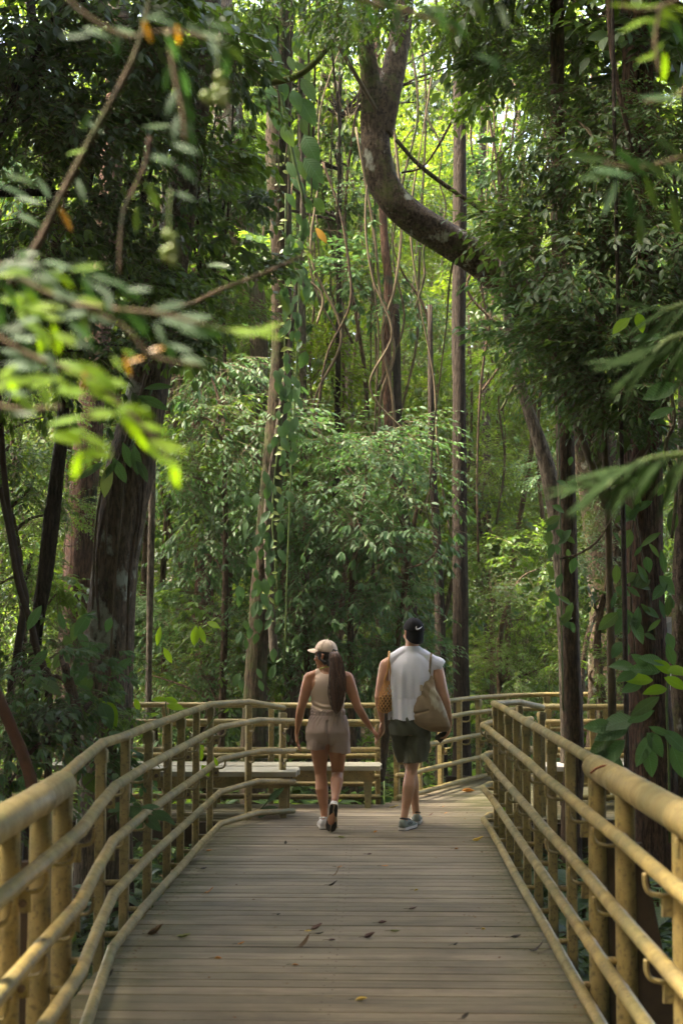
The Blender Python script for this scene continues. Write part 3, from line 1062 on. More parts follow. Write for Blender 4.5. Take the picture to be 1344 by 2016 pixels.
tree('thin black stem leaning in front of the slim dark trunk',
     [(96, 1400, 9.6, 7), (86, 1316, 9.6, 7), (74, 1285, 9.6, 7), (60, 1225, 9.6, 6.5), (36, 1150, 9.6, 6), (20, 1060, 9.6, 5), (0, 960, 9.6, 5)], STEM_D, 'sapling', n=9, seed=7)
tree('bare reddish brown stem rising close behind the near left railing',
     [(72, 1700, 6.9, 13), (64, 1560, 6.9, 13), (48, 1495, 6.9, 12.5), (26, 1440, 6.9, 12), (4, 1390, 6.9, 12), (-40, 1300, 6.9, 11)], mat_simple('red_brown_stem', (0.085, 0.04, 0.022), 0.85, 0.2, 14, (0.05, 0.028, 0.016), 0.004), 'sapling', n=12, seed=8)
# the tall trunk with the climbing pairs of small leaves
T4 = tree('tall straight trunk with rows of small pale climbing leaves, left of the woman',
          [(500, 1420, 15.6, 23), (508, 1250, 15.6, 21), (524, 1050, 15.6, 22), (540, 880, 15.6, 21), (552, 700, 15.6, 20), (554, 520, 15.6, 21), (550, 380, 15.6, 24), (548, 260, 15.6, 25), (556, 60, 15.6, 24), (560, -160, 15.6, 22)], BARK_TAN, n=18, rough=0.09, seed=9)
limb(T4, [(540, 1300, 15.4, 9), (530, 1150, 15.4, 8), (526, 1000, 15.4, 7), (546, 850, 15.35, 6), (575, 640, 15.35, 5), (596, 420, 15.35, 6), (592, 200, 15.35, 6), (598, -60, 15.35, 6)], BARK_PALE, 'root_stem', 9)
# the big curving tree
T5 = tree('large mossy tree whose trunk sweeps sideways in a curve and forks, high over the path',
          [(1222, 1430, 16.6, 62), (1212, 1250, 16.6, 48), (1196, 1050, 16.5, 46), (1165, 860, 16.3, 45), (1105, 690, 16, 43), (1030, 585, 15.6, 36), (950, 517, 15.5, 34), (870, 465, 15.4, 33), (800, 420, 15.3, 33), (757, 365, 15.3, 33), (741, 300, 15.3, 31), (737, 235, 15.3, 29), (728, 150, 15.2, 19), (716, 50, 15.2, 16), (704, -120, 15.2, 14)], BARK_MOSS, n=24, rough=0.11, seed=10)
limb(T5, [(748, 262, 15.3, 26), (762, 200, 15.3, 26), (778, 120, 15.4, 24), (790, 30, 15.5, 23), (800, -130, 15.6, 21)], BARK_MOSS, 'limb', 20)
for p in ([(1215, 1240, 16.3, 6), (1190, 1290, 16.1, 7), (1170, 1350, 16, 7), (1165, 1440, 15.9, 8)], [(1225, 1180, 16.2, 6), (1250, 1260, 16, 7), (1268, 1420, 15.9, 8)], [(1200, 1150, 16.3, 4), (1160, 1240, 16, 5), (1145, 1330, 15.9, 5), (1140, 1430, 15.8, 6)]):
    limb(T5, p, BARK_MOSS, 'prop_root', 8)
T6 = tree('straight dark trunk standing alone behind the man and the curving railing',
          [(908, 1420, 17.6, 17), (906, 1200, 17.6, 15), (904, 900, 17.6, 14), (903, 600, 17.6, 13.5), (905, 300, 17.6, 13), (903, 0, 17.6, 12), (902, -160, 17.6, 12)], BARK_DARK, n=14, seed=11)
T7 = tree('slender brown trunk standing just outside the right railing',
          [(1124, 1640, 12.3, 21), (1130, 1480, 12.3, 19.5), (1124, 1320, 12.3, 19), (1119, 1150, 12.3, 19), (1116, 980, 12.3, 18), (1110, 800, 12.3, 17), (1104, 600, 12.4, 16), (1098, 300, 12.5, 15), (1094, -150, 12.6, 14)], BARK_BROWN, n=18, rough=0.07, seed=12)
T8 = tree('thick dark brown trunk with fibrous bark close to the right edge of the walk',
          [(1284, 1660, 11.8, 56), (1280, 1450, 11.8, 45), (1272, 1250, 11.8, 39), (1264, 1050, 11.8, 37), (1264, 850, 11.8, 35), (1262, 600, 11.9, 33), (1256, 300, 12, 31), (1250, -150, 12.2, 29)], BARK_RED, n=22, rough=0.12, seed=13)
tree('mossy trunk cut by the right border of the view beside the information banner',
     [(1352, 1600, 12.3, 34), (1348, 1400, 12.3, 30), (1352, 1200, 12.3, 28), (1360, 900, 12.3, 26), (1366, 400, 12.4, 24), (1368, -150, 12.5, 22)], BARK_MOSS, n=16, rough=0.12, seed=14)
tree('thin bamboo-like stem in front of the thick dark brown trunk',
     [(1234, 1640, 10.8, 5.4), (1232, 1400, 10.8, 5.2), (1229, 1200, 10.8, 5), (1226, 1000, 10.8, 4.6), (1222, 820, 10.8, 4.2), (1216, 560, 10.8, 4), (1208, 200, 10.9, 3.6), (1204, -120, 11, 3.4)], BARK_DARK, 'sapling', n=9, seed=15)
tree('pale leaning trunk with a bend, between the dark trunk and the slender brown trunk',
     [(1118, 1420, 14, 16), (1112, 1200, 14, 17), (1100, 1040, 14, 18), (1084, 950, 14, 17), (1062, 870, 14, 14), (1034, 790, 14, 11), (1012, 700, 14, 9), (992, 560, 14.2, 8), (985, 300, 14.4, 7)], BARK_PALE, n=12, seed=16)
tree('bundle of twisted lianas hanging from the canopy above the middle shrub',
     [(806, 1300, 19, 4), (790, 1080, 19, 6), (768, 880, 19, 9), (760, 700, 19, 10), (764, 560, 19, 9), (756, 470, 19, 8), (748, 300, 19, 7), (740, 0, 19, 6)], BARK_RED, 'liana', 'vine', n=9, seed=17)
Tl = [o for o in COL.objects if o.name.startswith('liana')][0]
limb(Tl, [(780, 900, 18.9, 3), (772, 780, 18.8, 3), (752, 660, 18.8, 3), (778, 560, 18.8, 3), (790, 420, 18.9, 3), (770, 200, 18.9, 3)], STEM, 'strand', 6)
limb(Tl, [(745, 900, 18.9, 3), (750, 780, 18.85, 3), (776, 690, 18.85, 3), (750, 590, 18.85, 3), (735, 450, 18.9, 2.5), (700, 250, 18.9, 2.5)], STEM, 'strand', 6)
limb(Tl, [(735, 880, 18.9, 2), (742, 740, 18.8, 2), (744, 640, 18.8, 2), (728, 500, 18.9, 2)], STEM, 'strand', 6)
for lab, pts, mt in (
    ('thin pale trunk between the ivy clad trunk and the twisted lianas', [(700, 1300, 22, 8), (694, 1000, 22, 8), (690, 830, 22, 9), (682, 700, 22, 9), (672, 560, 22, 8.5), (668, 300, 22, 8), (664, -100, 22, 7)], BARK_PALE),
    ('slender straight trunk close behind the ivy clad trunk on its right', [(606, 1350, 20, 6), (600, 1000, 20, 6), (596, 700, 20, 7), (590, 400, 20, 8), (594, 150, 20, 9), (598, -120, 20, 9)], BARK_PALE),
    ('mottled trunk with a pale upper stem left of the ivy clad trunk', [(515, 1300, 19.5, 15), (512, 900, 19.5, 16), (505, 620, 19.5, 19), (480, 470, 19.5, 27), (458, 380, 19.5, 30), (450, 260, 19.5, 31), (436, 120, 19.5, 29), (424, -120, 19.5, 27)], BARK_LICHEN),
    ('thin dark trunk in the bright gap above the curving tree', [(958, 900, 26, 8), (952, 600, 26, 8), (947, 400, 26, 8), (950, 250, 26, 8), (946, 80, 26, 7), (944, -120, 26, 7)], BARK_DARK),
    ('slim grey trunk with a pale stripe behind the left bench', [(292, 1420, 15.5, 6), (294, 1250, 15.5, 6.5), (298, 1050, 15.5, 7), (302, 880, 15.5, 6), (312, 600, 15.6, 5), (330, 200, 15.7, 5)], BARK_PALE),
    ('short mossy trunk in the shade behind the man', [(815, 1420, 19, 14), (812, 1250, 19, 13), (800, 1080, 19, 12), (785, 900, 19, 10), (778, 600, 19.2, 7)], BARK_DARK),
    ('dark trunk just right of the man behind the railing', [(868, 1420, 18, 11), (866, 1250, 18, 10), (862, 1100, 18, 9), (850, 900, 18, 7), (846, 600, 18, 5)], BARK_DARK),
    ('reddish trunk deep in the shade left of the ivy clad trunk', [(405, 1420, 19, 20), (402, 1200, 19, 19), (396, 1000, 19, 17), (388, 700, 19.2, 15), (380, 200, 19.4, 12)], BARK_RED),
    ('broad dark trunk behind the woman', [(575, 1420, 20, 21), (572, 1250, 20, 19), (566, 1050, 20, 17), (560, 800, 20.2, 14), (556, 300, 20.4, 11)], BARK_BROWN),
):
    tree(lab, pts, mt, n=11, seed=len(lab))

# lianas and bare hanging stems
def vine(label, pts, mat, n=7, name='liana'):
    pp = px_path(pts)
    t = thing(name, label, 'vine', pp[0][0])
    o0 = pp[0][0]
    trunk_mb([(p - o0, r) for p, r in pp], n, 0.12, len(label), 8).build('stem', mat, t)
    return t


vine('mossy liana sagging in a wide green curve across the upper left', [(330, 95, 13.6, 4), (355, 118, 13.6, 5), (400, 140, 13.6, 6), (470, 158, 13.6, 7), (530, 162, 13.6, 7), (590, 146, 13.6, 6.5), (635, 105, 13.6, 6), (662, 55, 13.6, 5.5), (680, -60, 13.6, 5)], MOSS_V)
vine('straight brown liana slanting down towards the curving tree', [(600, -60, 14.8, 4), (640, 40, 14.8, 4), (690, 130, 14.8, 4.5), (740, 215, 14.9, 4)], STEM)
vine('tan liana slanting from the curving tree down to the right', [(780, 275, 15.2, 4.5), (820, 320, 15.2, 4.5), (870, 360, 15.2, 5), (945, 412, 15.2, 4), (1010, 470, 15.3, 3.5)], BARK_TAN)
vine('thin grey liana rising steeply beside the leaning limb', [(790, 340, 15.2, 2), (840, 320, 15.2, 2), (905, 210, 15.2, 3), (955, 130, 15.2, 3), (1010, 40, 15.2, 3), (1040, -60, 15.2, 3)], BARK_BROWN)
vine('pale thread-like vine hanging left of the dark trunk', [(893, 506, 15.4, 1.6), (884, 560, 15.4, 2), (878, 640, 15.4, 1.8), (866, 740, 15.4, 1.6), (854, 840, 15.4, 1.6), (846, 960, 15.4, 1.5)], BARK_TAN)
vine('curled tan vine end hanging right of the middle shrub', [(800, 1120, 15.2, 1.5), (840, 1105, 15.2, 2.2), (862, 1075, 15.2, 2.4), (858, 1045, 15.2, 2.2), (840, 1012, 15.2, 1.8), (846, 960, 15.2, 1.5)], BARK_TAN)
for i, (x0, x1, Y) in enumerate(((522, 560, 15.2), (548, 546, 15.2), (575, 566, 15.2), (610, 604, 15.3), (626, 612, 15.3), (650, 664, 15.4))):
    vine('straight pale aerial root hanging beside the ivy clad trunk', [(x0, -40, Y, 2.2), (lerp(x0, x1, 0.4), 120, Y, 2.4), (x1 + 4, 260, Y, 2), (x1, 330 + 60 * (i % 3), Y, 1.4)], BARK_TAN, 6, 'aerial_root')['group'] = 'aerial roots by the ivy clad trunk'
vine('knotted brown liana hanging in the dark upper right', [(1195, -60, 11, 5), (1200, 60, 11, 5), (1212, 150, 11, 5.5), (1230, 230, 11, 5), (1246, 300, 11, 4)], BARK_BROWN)
vine('bowed tan vine crossing low between the two right trunks', [(1100, 1100, 10.2, 2.5), (1140, 1090, 10.2, 2.5), (1180, 1060, 10.2, 2.5), (1215, 1000, 10.2, 2.2)], BARK_TAN)
vine('pale twisted root dropping along the right border', [(1320, 760, 8.8, 3), (1326, 830, 8.8, 4), (1310, 880, 8.8, 4), (1330, 960, 8.8, 4), (1322, 1060, 8.8, 3)], BARK_TAN)
vine('green arching vine stem in front of the lichen covered trunk', [(60, 1560, 9.4, 1.5), (100, 1470, 9.4, 1.8), (125, 1410, 9.4, 2), (155, 1366, 9.4, 2), (190, 1360, 9.4, 1.8), (222, 1380, 9.4, 1.5), (240, 1420, 9.4, 1.2)], STEM_G)

# thin looping lianas strung through the middle distance
vr = random.Random(8)
for i in range(26):
    x = vr.uniform(590, 860) if i % 3 else vr.uniform(940, 1080)
    Y = vr.uniform(16.8, 22)
    y0, y1 = vr.uniform(-60, 350), vr.uniform(600, 1150)
    sw = vr.uniform(20, 70) * vr.choice((-1, 1))
    pts = [(x + sw * math.sin(f * vr.uniform(2.2, 5.5)) + vr.uniform(-14, 14), lerp(y0, y1, f), Y, vr.uniform(1.2, 3.2)) for f in np.linspace(0, 1, 7)]
    vine('thin crooked liana looping down through the middle distance between the trunks', pts, vr.choice([STEM, BARK_TAN, BARK_BROWN]), 5)['group'] = 'thin lianas in the middle distance'

# ------------------------------------------------------------------ trees of the understory
def understory(label, px, Y, z0, z1, kinds, mats, nc, sc=(0.8, 1.15), spread=0.7, group=None, r=0.05, lean=0.0, bark=None, name='understory_tree'):
    base = W(px, 1225, Y)
    gz = ground_z(base.x, Y)
    t = thing(name, label, 'tree', (base.x, Y, gz), 0, group)
    H = z1 - gz
    tp = [(Vector((0, 0, -0.2)), r * 1.2)] + [(Vector((lean * H * f + frnd.uniform(-0.30, 0.30), frnd.uniform(-0.2, 0.2), H * f)), r * (1.05 - 0.75 * f)) for f in (0.25, 0.5, 0.75, 1.0)]
    trunk_mb(tp, 8, 0.08, frnd.random() * 9, 4).build('trunk', bark or BARK_BROWN, t)
    for i in range(nc):
        f = (i + frnd.uniform(0.1, 0.9)) / nc
        z = lerp(z0, z1, f) - gz
        k = frnd.choice(kinds)
        a = frnd.uniform(0, 6.28)
        rr = spread * frnd.uniform(0.3, 1.0) * (1 if nc > 1 else 0.2)
        crown(t, k, (lean * z + math.cos(a) * rr, math.sin(a) * rr * 0.8, z), frnd.uniform(*sc), frnd.choice(mats) if mats else None)
    return t


def zpx(py, Y):
    return W(672, py, Y).z


# far sunlit forest: one mass beyond the trees that can be told apart
def far_mass():
    root = tag(ob('background_forest', None), kind='stuff')
    rg = random.Random(77)
    for i in range(560):
        Y = rg.uniform(36, 62)
        hw = 0.36 * Y
        x = rg.uniform(-hw, hw) - 0.027 * Y
        z = ground_z(x, Y) + rg.uniform(0.2, 0.44 * Y + 3) * rg.uniform(0.6, 1.0)
        o = ob('foliage', CR['far'][rg.randrange(3)], root, (x, Y, z), (rg.uniform(-.3, .3), rg.uniform(-.3, .3), rg.uniform(0, 6.28)), rg.uniform(1.0, 1.9))
        o['kind'] = 'stuff'
    for i in range(30):
        Y = rg.uniform(34, 60)
        x = rg.uniform(-0.3, 0.3) * Y
        b = MB()
        h = rg.uniform(14, 26)
        b.tube([(0, 0, -0.3), (rg.uniform(-.4, .4), 0, h * 0.5), (rg.uniform(-.8, .8), 0, h)], [rg.uniform(0.08, 0.22), 0.09, 0.05], 7)
        ob('trunk', b.mesh('trunk', rg.choice([BARK_PALE, BARK_BROWN, BARK_DARK])), root, (x, Y, ground_z(x, Y)))


far_mass()
# sunlit saplings in the middle distance
for i in range(30):
    Y = frnd.uniform(24, 33)
    px = lerp(-60, 1400, (i + frnd.random()) / 30)
    if 880 < px < 985:
        z1 = zpx(620, Y)
    else:
        z1 = zpx(frnd.uniform(-150, 250), Y)
    understory('slim sapling with yellow-green leaves in the sunlit forest beyond the railing', px, Y, 0.2, z1, ['far', 'mid', 'mid', 'small'], [LEAF_FAR, LEAF_FAR, LEAF_MID, LEAF_NEW], 11 if z1 > 7 else 6, (0.75, 1.15), 1.3, 'sunlit saplings beyond the railing', 0.030, frnd.uniform(-0.16, 0.16), frnd.choice([BARK_PALE, BARK_BROWN, BARK_DARK]))
# shaded understory just beyond the cross walk
for i in range(16):
    Y = frnd.uniform(18.5, 22.5)
    px = lerp(-60, 560, (i + frnd.random()) / 16)
    understory('shaded understory tree with mid green leaves left of the ivy clad trunk', px, Y, 0.0, zpx(frnd.uniform(-120, 500), Y), ['mid', 'whorl', 'broad', 'small'], [LEAF_MID, LEAF_BLUE, LEAF_DARK, LEAF_MID], 6, (0.65, 1.0), 0.8, 'shaded understory trees on the left', 0.05, frnd.uniform(-0.05, 0.05))
for i in range(12):
    Y = frnd.uniform(18.5, 23)
    px = lerp(600, 1400, (i + frnd.random()) / 12)
    if 820 < px < 1000:
        Y = frnd.uniform(21.5, 24)
    top = 620 if 840 < px < 1010 else frnd.uniform(60, 560)
    understory('low understory tree with mid green leaves right of the ivy clad trunk', px, Y, 0.0, zpx(top, Y), ['mid', 'small', 'mid', 'whorl'], [LEAF_MID, LEAF_FAR, LEAF_MID, LEAF_BLUE], 7, (0.6, 0.95), 0.8, 'low understory trees on the right', 0.045, frnd.uniform(-0.05, 0.05))


def clumps(label, base_px, Y, spots, name='shrub', cat='shrub', mat=None, kinds=('whorl',), bark=None, r=0.05, stems=None):
    """a plant whose boughs carry foliage at the given spots (px, py, dY, size); every bough leaves one of the stems"""
    base = W(base_px, 1225, Y)
    gz = ground_z(base.x, Y)
    t = thing(name, label, cat, (base.x, Y, gz))
    top = min(s[1] for s in spots)
    if stems is None:
        stems = [[(base_px, 1420, Y), (base_px + frnd.uniform(-30, 30), lerp(1420, top, 0.4), Y + 0.1), (base_px + frnd.uniform(-60, 60), lerp(1420, top, 0.85), Y)]]
    nodes_ = []
    for st in stems:
        pp = [(rel(t, x, y, yy), r * (1 - 0.55 * i / max(1, len(st) - 1))) for i, (x, y, yy) in enumerate(st)]
        if pp[0][0].z < 1.6:
            pp[0] = (Vector((pp[0][0].x, pp[0][0].y, -0.15)), pp[0][1])
        trunk_mb(pp, 8, 0.08, frnd.random() * 5, 5).build('trunk', bark or BARK_BROWN, t)
        nodes_ += bez([p for p, q in pp], 6)
    for (x, y, dy, s) in spots:
        p = rel(t, x, y, Y + dy)
        q = min(nodes_, key=lambda v: (v - p).length + max(0, v.z - p.z + 0.25) * 1.5)
        m = (p + q) * 0.5 + Vector((frnd.uniform(-.08, .08), frnd.uniform(-.08, .08), frnd.uniform(0.0, 0.12)))
        trunk_mb([(q, r * 0.4), (m, r * 0.3), (p, r * 0.15)], 5, 0.08, frnd.random() * 5, 4).build('branch', bark or BARK_BROWN, t)
        crown(t, frnd.choice(kinds), p, s, mat if not isinstance(mat, (list, tuple)) else frnd.choice(mat))
    return t


clumps('large drooping bluish green shrub filling the middle behind the couple', 700, 16.3,
       [(640, 900, 0.4, 0.8), (730, 880, 0.2, 0.75), (800, 930, 0, 0.7), (600, 980, 0.3, 0.75), (690, 980, -0.2, 0.9), (780, 1010, -0.2, 0.75), (820, 1060, 0, 0.5),
        (610, 1080, 0, 0.7), (680, 1090, -0.3, 0.8), (750, 1110, 0.2, 0.7), (640, 1180, 0.1, 0.75), (720, 1200, 0.3, 0.7), (560, 1200, 0.5, 0.6), (800, 1180, 0.5, 0.6), (660, 1290, 0.4, 0.7), (750, 1310, 0.4, 0.7), (560, 1300, 0.6, 0.7), (820, 1280, 0.6, 0.5)],
       mat=LEAF_BLUE, kinds=('whorl', 'pinn', 'pinn'), stems=[[(700, 1420, 16.4), (690, 1200, 16.4), (720, 960, 16.4)], [(730, 1420, 16.6), (790, 1200, 16.5), (820, 1000, 16.3)], [(640, 1420, 16.6), (600, 1240, 16.6), (600, 1020, 16.5)]])
clumps('bluish green shrub with drooping sprays left of the ivy clad trunk', 430, 16.5,
       [(400, 720, 0.2, 0.7), (450, 740, 0, 0.7), (380, 820, 0, 0.75), (460, 850, -0.2, 0.75), (350, 930, 0.2, 0.6), (430, 960, 0.1, 0.7), (440, 1060, 0.3, 0.6), (390, 1090, 0.3, 0.6), (440, 1200, 0.3, 0.65), (340, 1200, 0.4, 0.6), (450, 1330, 0.5, 0.6), (400, 1320, 0.4, 0.7), (300, 1330, 0.5, 0.6)],
       mat=[LEAF_BLUE, LEAF_BLUE, LEAF_MID], kinds=('whorl', 'pinn'))
clumps('dense leafy climber smothering the tree on the right with glossy grey-green leaves', 1150, 11.4,
       [(1110, 630, 0.4, 0.5), (1060, 660, 0.6, 0.4), (1090, 480, 0.3, 0.65), (1180, 430, 0, 0.7), (1270, 460, -0.2, 0.7), (1340, 520, -0.3, 0.7), (1080, 600, 0, 0.65), (1160, 560, -0.3, 0.75), (1250, 590, -0.4, 0.7), (1330, 650, -0.5, 0.7),
        (1100, 690, 0, 0.6), (1190, 680, -0.3, 0.65), (1280, 740, -0.5, 0.6), (1110, 420, 0.4, 0.5), (1130, 340, 0.3, 0.65), (1220, 320, 0, 0.7), (1320, 360, -0.2, 0.7), (1200, 790, 0, 0.45), (1320, 840, -0.2, 0.45), (1120, 760, 0, 0.4), (1080, 300, 0.4, 0.5), (1100, 210, 0.5, 0.5), (1240, 250, 0, 0.55), (1330, 250, 0, 0.55)],
       'climber', 'climber', [LEAF_DARK, LEAF_BLUE, LEAF_DARK, LEAF_DARK], ('mid', 'whorl', 'mid', 'pinn'), STEM, 0.035,
       [[(1205, 1420, 11.5), (1196, 1000, 11.4), (1180, 640, 11.3), (1200, 320, 11.3)], [(1196, 1000, 11.4), (1090, 700, 11.6), (1040, 420, 11.8)], [(1196, 1000, 11.4), (1320, 760, 11.3), (1330, 380, 11.3)]])
clumps('dark canopy boughs hanging into the upper right corner', 1290, 12.5,
       [(1080, 180, 1.2, 0.7), (1150, 120, 0.6, 0.8), (1230, 190, 0, 0.8), (1320, 220, -0.3, 0.8), (1100, 40, 0.6, 0.8), (1190, 20, 0.2, 0.9), (1290, 60, -0.3, 0.9), (1150, -60, 0, 1), (1300, -80, 0, 1), (1020, 20, 1.5, 0.7), (1010, 130, 2, 0.6)],
       'climber', 'climber', [LEAF_DARK, LEAF_DARK, LEAF_MID], ('broad', 'mid', 'mid'), STEM, 0.03,
       [[(1440, 700, 12.5), (1400, 260, 12.5), (1250, 60, 12.6), (1080, -20, 13.2)]])
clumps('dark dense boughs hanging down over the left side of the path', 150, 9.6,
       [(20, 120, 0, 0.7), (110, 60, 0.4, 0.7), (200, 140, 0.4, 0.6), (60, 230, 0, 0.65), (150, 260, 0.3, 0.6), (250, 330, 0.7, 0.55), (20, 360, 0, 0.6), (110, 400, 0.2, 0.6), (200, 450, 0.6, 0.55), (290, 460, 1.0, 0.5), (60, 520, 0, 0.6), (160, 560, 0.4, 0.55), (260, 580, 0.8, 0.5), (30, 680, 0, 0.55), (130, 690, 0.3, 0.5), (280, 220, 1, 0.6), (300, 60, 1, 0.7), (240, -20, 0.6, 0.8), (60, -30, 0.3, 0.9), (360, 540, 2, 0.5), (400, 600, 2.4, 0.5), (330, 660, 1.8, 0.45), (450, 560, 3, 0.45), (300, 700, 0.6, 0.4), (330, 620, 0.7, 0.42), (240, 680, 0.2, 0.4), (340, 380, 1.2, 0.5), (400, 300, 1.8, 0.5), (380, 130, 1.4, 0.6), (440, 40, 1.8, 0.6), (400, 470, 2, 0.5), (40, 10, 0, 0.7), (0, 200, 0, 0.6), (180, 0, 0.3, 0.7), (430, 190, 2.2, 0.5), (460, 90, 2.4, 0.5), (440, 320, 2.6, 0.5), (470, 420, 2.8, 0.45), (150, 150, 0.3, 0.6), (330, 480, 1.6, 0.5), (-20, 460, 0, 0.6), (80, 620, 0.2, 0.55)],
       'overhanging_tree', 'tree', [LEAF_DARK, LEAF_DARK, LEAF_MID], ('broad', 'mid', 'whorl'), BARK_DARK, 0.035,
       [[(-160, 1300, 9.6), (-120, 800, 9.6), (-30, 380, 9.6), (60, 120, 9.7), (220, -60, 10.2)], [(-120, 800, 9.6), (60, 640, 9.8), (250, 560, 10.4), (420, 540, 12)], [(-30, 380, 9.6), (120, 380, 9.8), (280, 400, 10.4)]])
clumps('leafy dark shrub filling the gap between the dark stems at the left border', 40, 13.5,
       [(10, 880, 0, 0.5), (70, 930, 0, 0.5), (20, 1000, 0, 0.5), (120, 1010, 0.3, 0.45), (60, 1090, 0, 0.5), (0, 1150, 0, 0.5), (110, 1170, 0.2, 0.45), (40, 1240, 0, 0.5), (130, 1280, 0.2, 0.45), (20, 1330, 0, 0.5), (-30, 780, 0, 0.5), (90, 820, 0.4, 0.5)],
       mat=[LEAF_MID, LEAF_DARK, LEAF_MID], kinds=('mid', 'small', 'broad'))
clumps('tall leafy tangle of climbers around the twisted lianas', 740, 21,
       [(640, 560, 0, 0.6), (720, 520, 0, 0.6), (800, 600, 0.3, 0.55), (660, 680, 0.2, 0.6), (740, 760, 0, 0.6), (820, 740, 0.4, 0.55), (640, 800, 0.2, 0.6), (700, 420, 0.3, 0.55), (640, 330, 0.3, 0.55), (690, 230, 0.4, 0.5), (820, 860, 0.4, 0.5), (860, 640, 0.8, 0.45)],
       'climber', 'climber', [LEAF_MID, LEAF_BLUE, LEAF_MID, LEAF_FAR], ('mid', 'small', 'whorl'), STEM, 0.03)
clumps('dark leafy tree between the ivy clad trunk and the fork of the curving tree', 640, 19.6,
       [(600, 60, 0, 0.6), (680, 20, 0, 0.65), (620, 170, 0, 0.6), (680, 120, 0.2, 0.55), (650, 260, 0.1, 0.6), (600, 330, 0.2, 0.5), (690, 330, 0.3, 0.5), (840, 60, 0.3, 0.55), (860, 150, 0.4, 0.45), (820, 200, 0.5, 0.4), (650, 420, 0.3, 0.5), (930, 60, 0.5, 0.55), (1000, 100, 0.6, 0.5), (470, 120, 0, 0.6), (430, 250, 0, 0.55), (480, 330, 0.2, 0.5), (420, 400, 0.2, 0.5)],
       'understory_tree', 'tree', [LEAF_DARK, LEAF_MID, LEAF_DARK, LEAF_BLUE], ('mid', 'broad', 'whorl'), BARK_DARK, 0.06)
clumps('yellow-green sapling lit by the sun right of the middle shrub', 960, 21.2,
       [(900, 900, 0, 0.6), (950, 930, 0, 0.6), (880, 980, 0, 0.5), (990, 990, 0.3, 0.55), (930, 1050, 0.3, 0.6), (1010, 1080, 0.4, 0.6), (880, 1120, 0.4, 0.5)],
       'sapling', 'tree', [LEAF_NEW, LEAF_FAR, LEAF_MID], ('mid', 'mid', 'small'))
clumps('dark shrub in front of the foot of the curving tree', 1190, 15.0,
       [(1180, 980, 0, 0.45), (1210, 1080, 0, 0.45), (1180, 1180, 0, 0.45), (1215, 1270, 0, 0.45), (1165, 1320, 0, 0.45), (1200, 1390, 0, 0.4), (1160, 1080, 0.1, 0.4)],
       mat=[LEAF_DARK, LEAF_MID, LEAF_DARK], kinds=('mid', 'broad', 'small'))
clumps('leafy sapling with fine leaves low behind the curving railing', 1000, 18.2,
       [(960, 1180, 0, 0.6), (1030, 1220, 0, 0.6), (960, 1290, 0, 0.5), (1010, 1320, 0, 0.6), (1080, 1310, 0, 0.6), (1060, 1120, 0.2, 0.6), (980, 1390, 0, 0.45)],
       'sapling', 'tree', [LEAF_MID, LEAF_MID, LEAF_DARK], ('small', 'mid'))
clumps('sprawling dark green bush behind the near left railing', 150, 9.0,
       [(60, 1330, 0, 0.42), (130, 1290, 0.4, 0.4), (30, 1430, -0.5, 0.4), (120, 1420, 0, 0.42), (200, 1400, 0.5, 0.36), (80, 1500, -0.4, 0.4), (170, 1500, 0.1, 0.38), (20, 1540, -0.8, 0.36)],
       'bush', 'bush', [LEAF_BLUE, LEAF_DARK, LEAF_MID], ('mid', 'broad', 'whorl'))
clumps('dark leafy boughs fringing the top of the view above the curving tree', 780, 12.5,
       [(520, -60, 0.5, 0.6), (620, -40, 0.6, 0.6), (700, -30, 0.5, 0.6), (840, -20, 0.4, 0.6), (920, 10, 0.4, 0.6), (990, 60, 0.6, 0.55), (860, 60, 1.2, 0.45), (930, 120, 1.6, 0.45), (1000, 180, 1.8, 0.45), (660, 40, 2, 0.45), (560, 20, 2.4, 0.4)],
       'overhanging_tree', 'tree', [LEAF_DARK, LEAF_MID, LEAF_DARK], ('mid', 'broad', 'mid'), BARK_DARK, 0.03, [[(1440, 500, 12.6), (1380, 60, 12.6), (1100, -90, 12.7), (760, -100, 12.8), (480, -120, 12.9)]])
# unseen crowns over the path, placed to shade it and block the sun
def canopy(t, spots):
    for x, y, z, s in spots:
        o = crown(t, 'over', Vector((x, y, z)) - Vector(t.location), s, None, 'canopy')


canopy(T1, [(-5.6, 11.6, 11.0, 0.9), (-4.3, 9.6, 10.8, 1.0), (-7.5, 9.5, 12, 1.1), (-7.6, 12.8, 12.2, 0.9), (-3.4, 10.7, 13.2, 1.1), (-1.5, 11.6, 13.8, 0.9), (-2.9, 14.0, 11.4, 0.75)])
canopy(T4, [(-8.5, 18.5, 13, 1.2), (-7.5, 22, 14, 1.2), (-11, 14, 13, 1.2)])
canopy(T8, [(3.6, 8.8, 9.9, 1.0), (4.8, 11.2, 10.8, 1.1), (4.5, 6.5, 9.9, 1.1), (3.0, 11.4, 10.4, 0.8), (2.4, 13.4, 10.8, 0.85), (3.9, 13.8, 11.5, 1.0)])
canopy(T5, [(5.2, 16.5, 12.2, 1.1), (6.5, 14.0, 11.8, 1.1)])


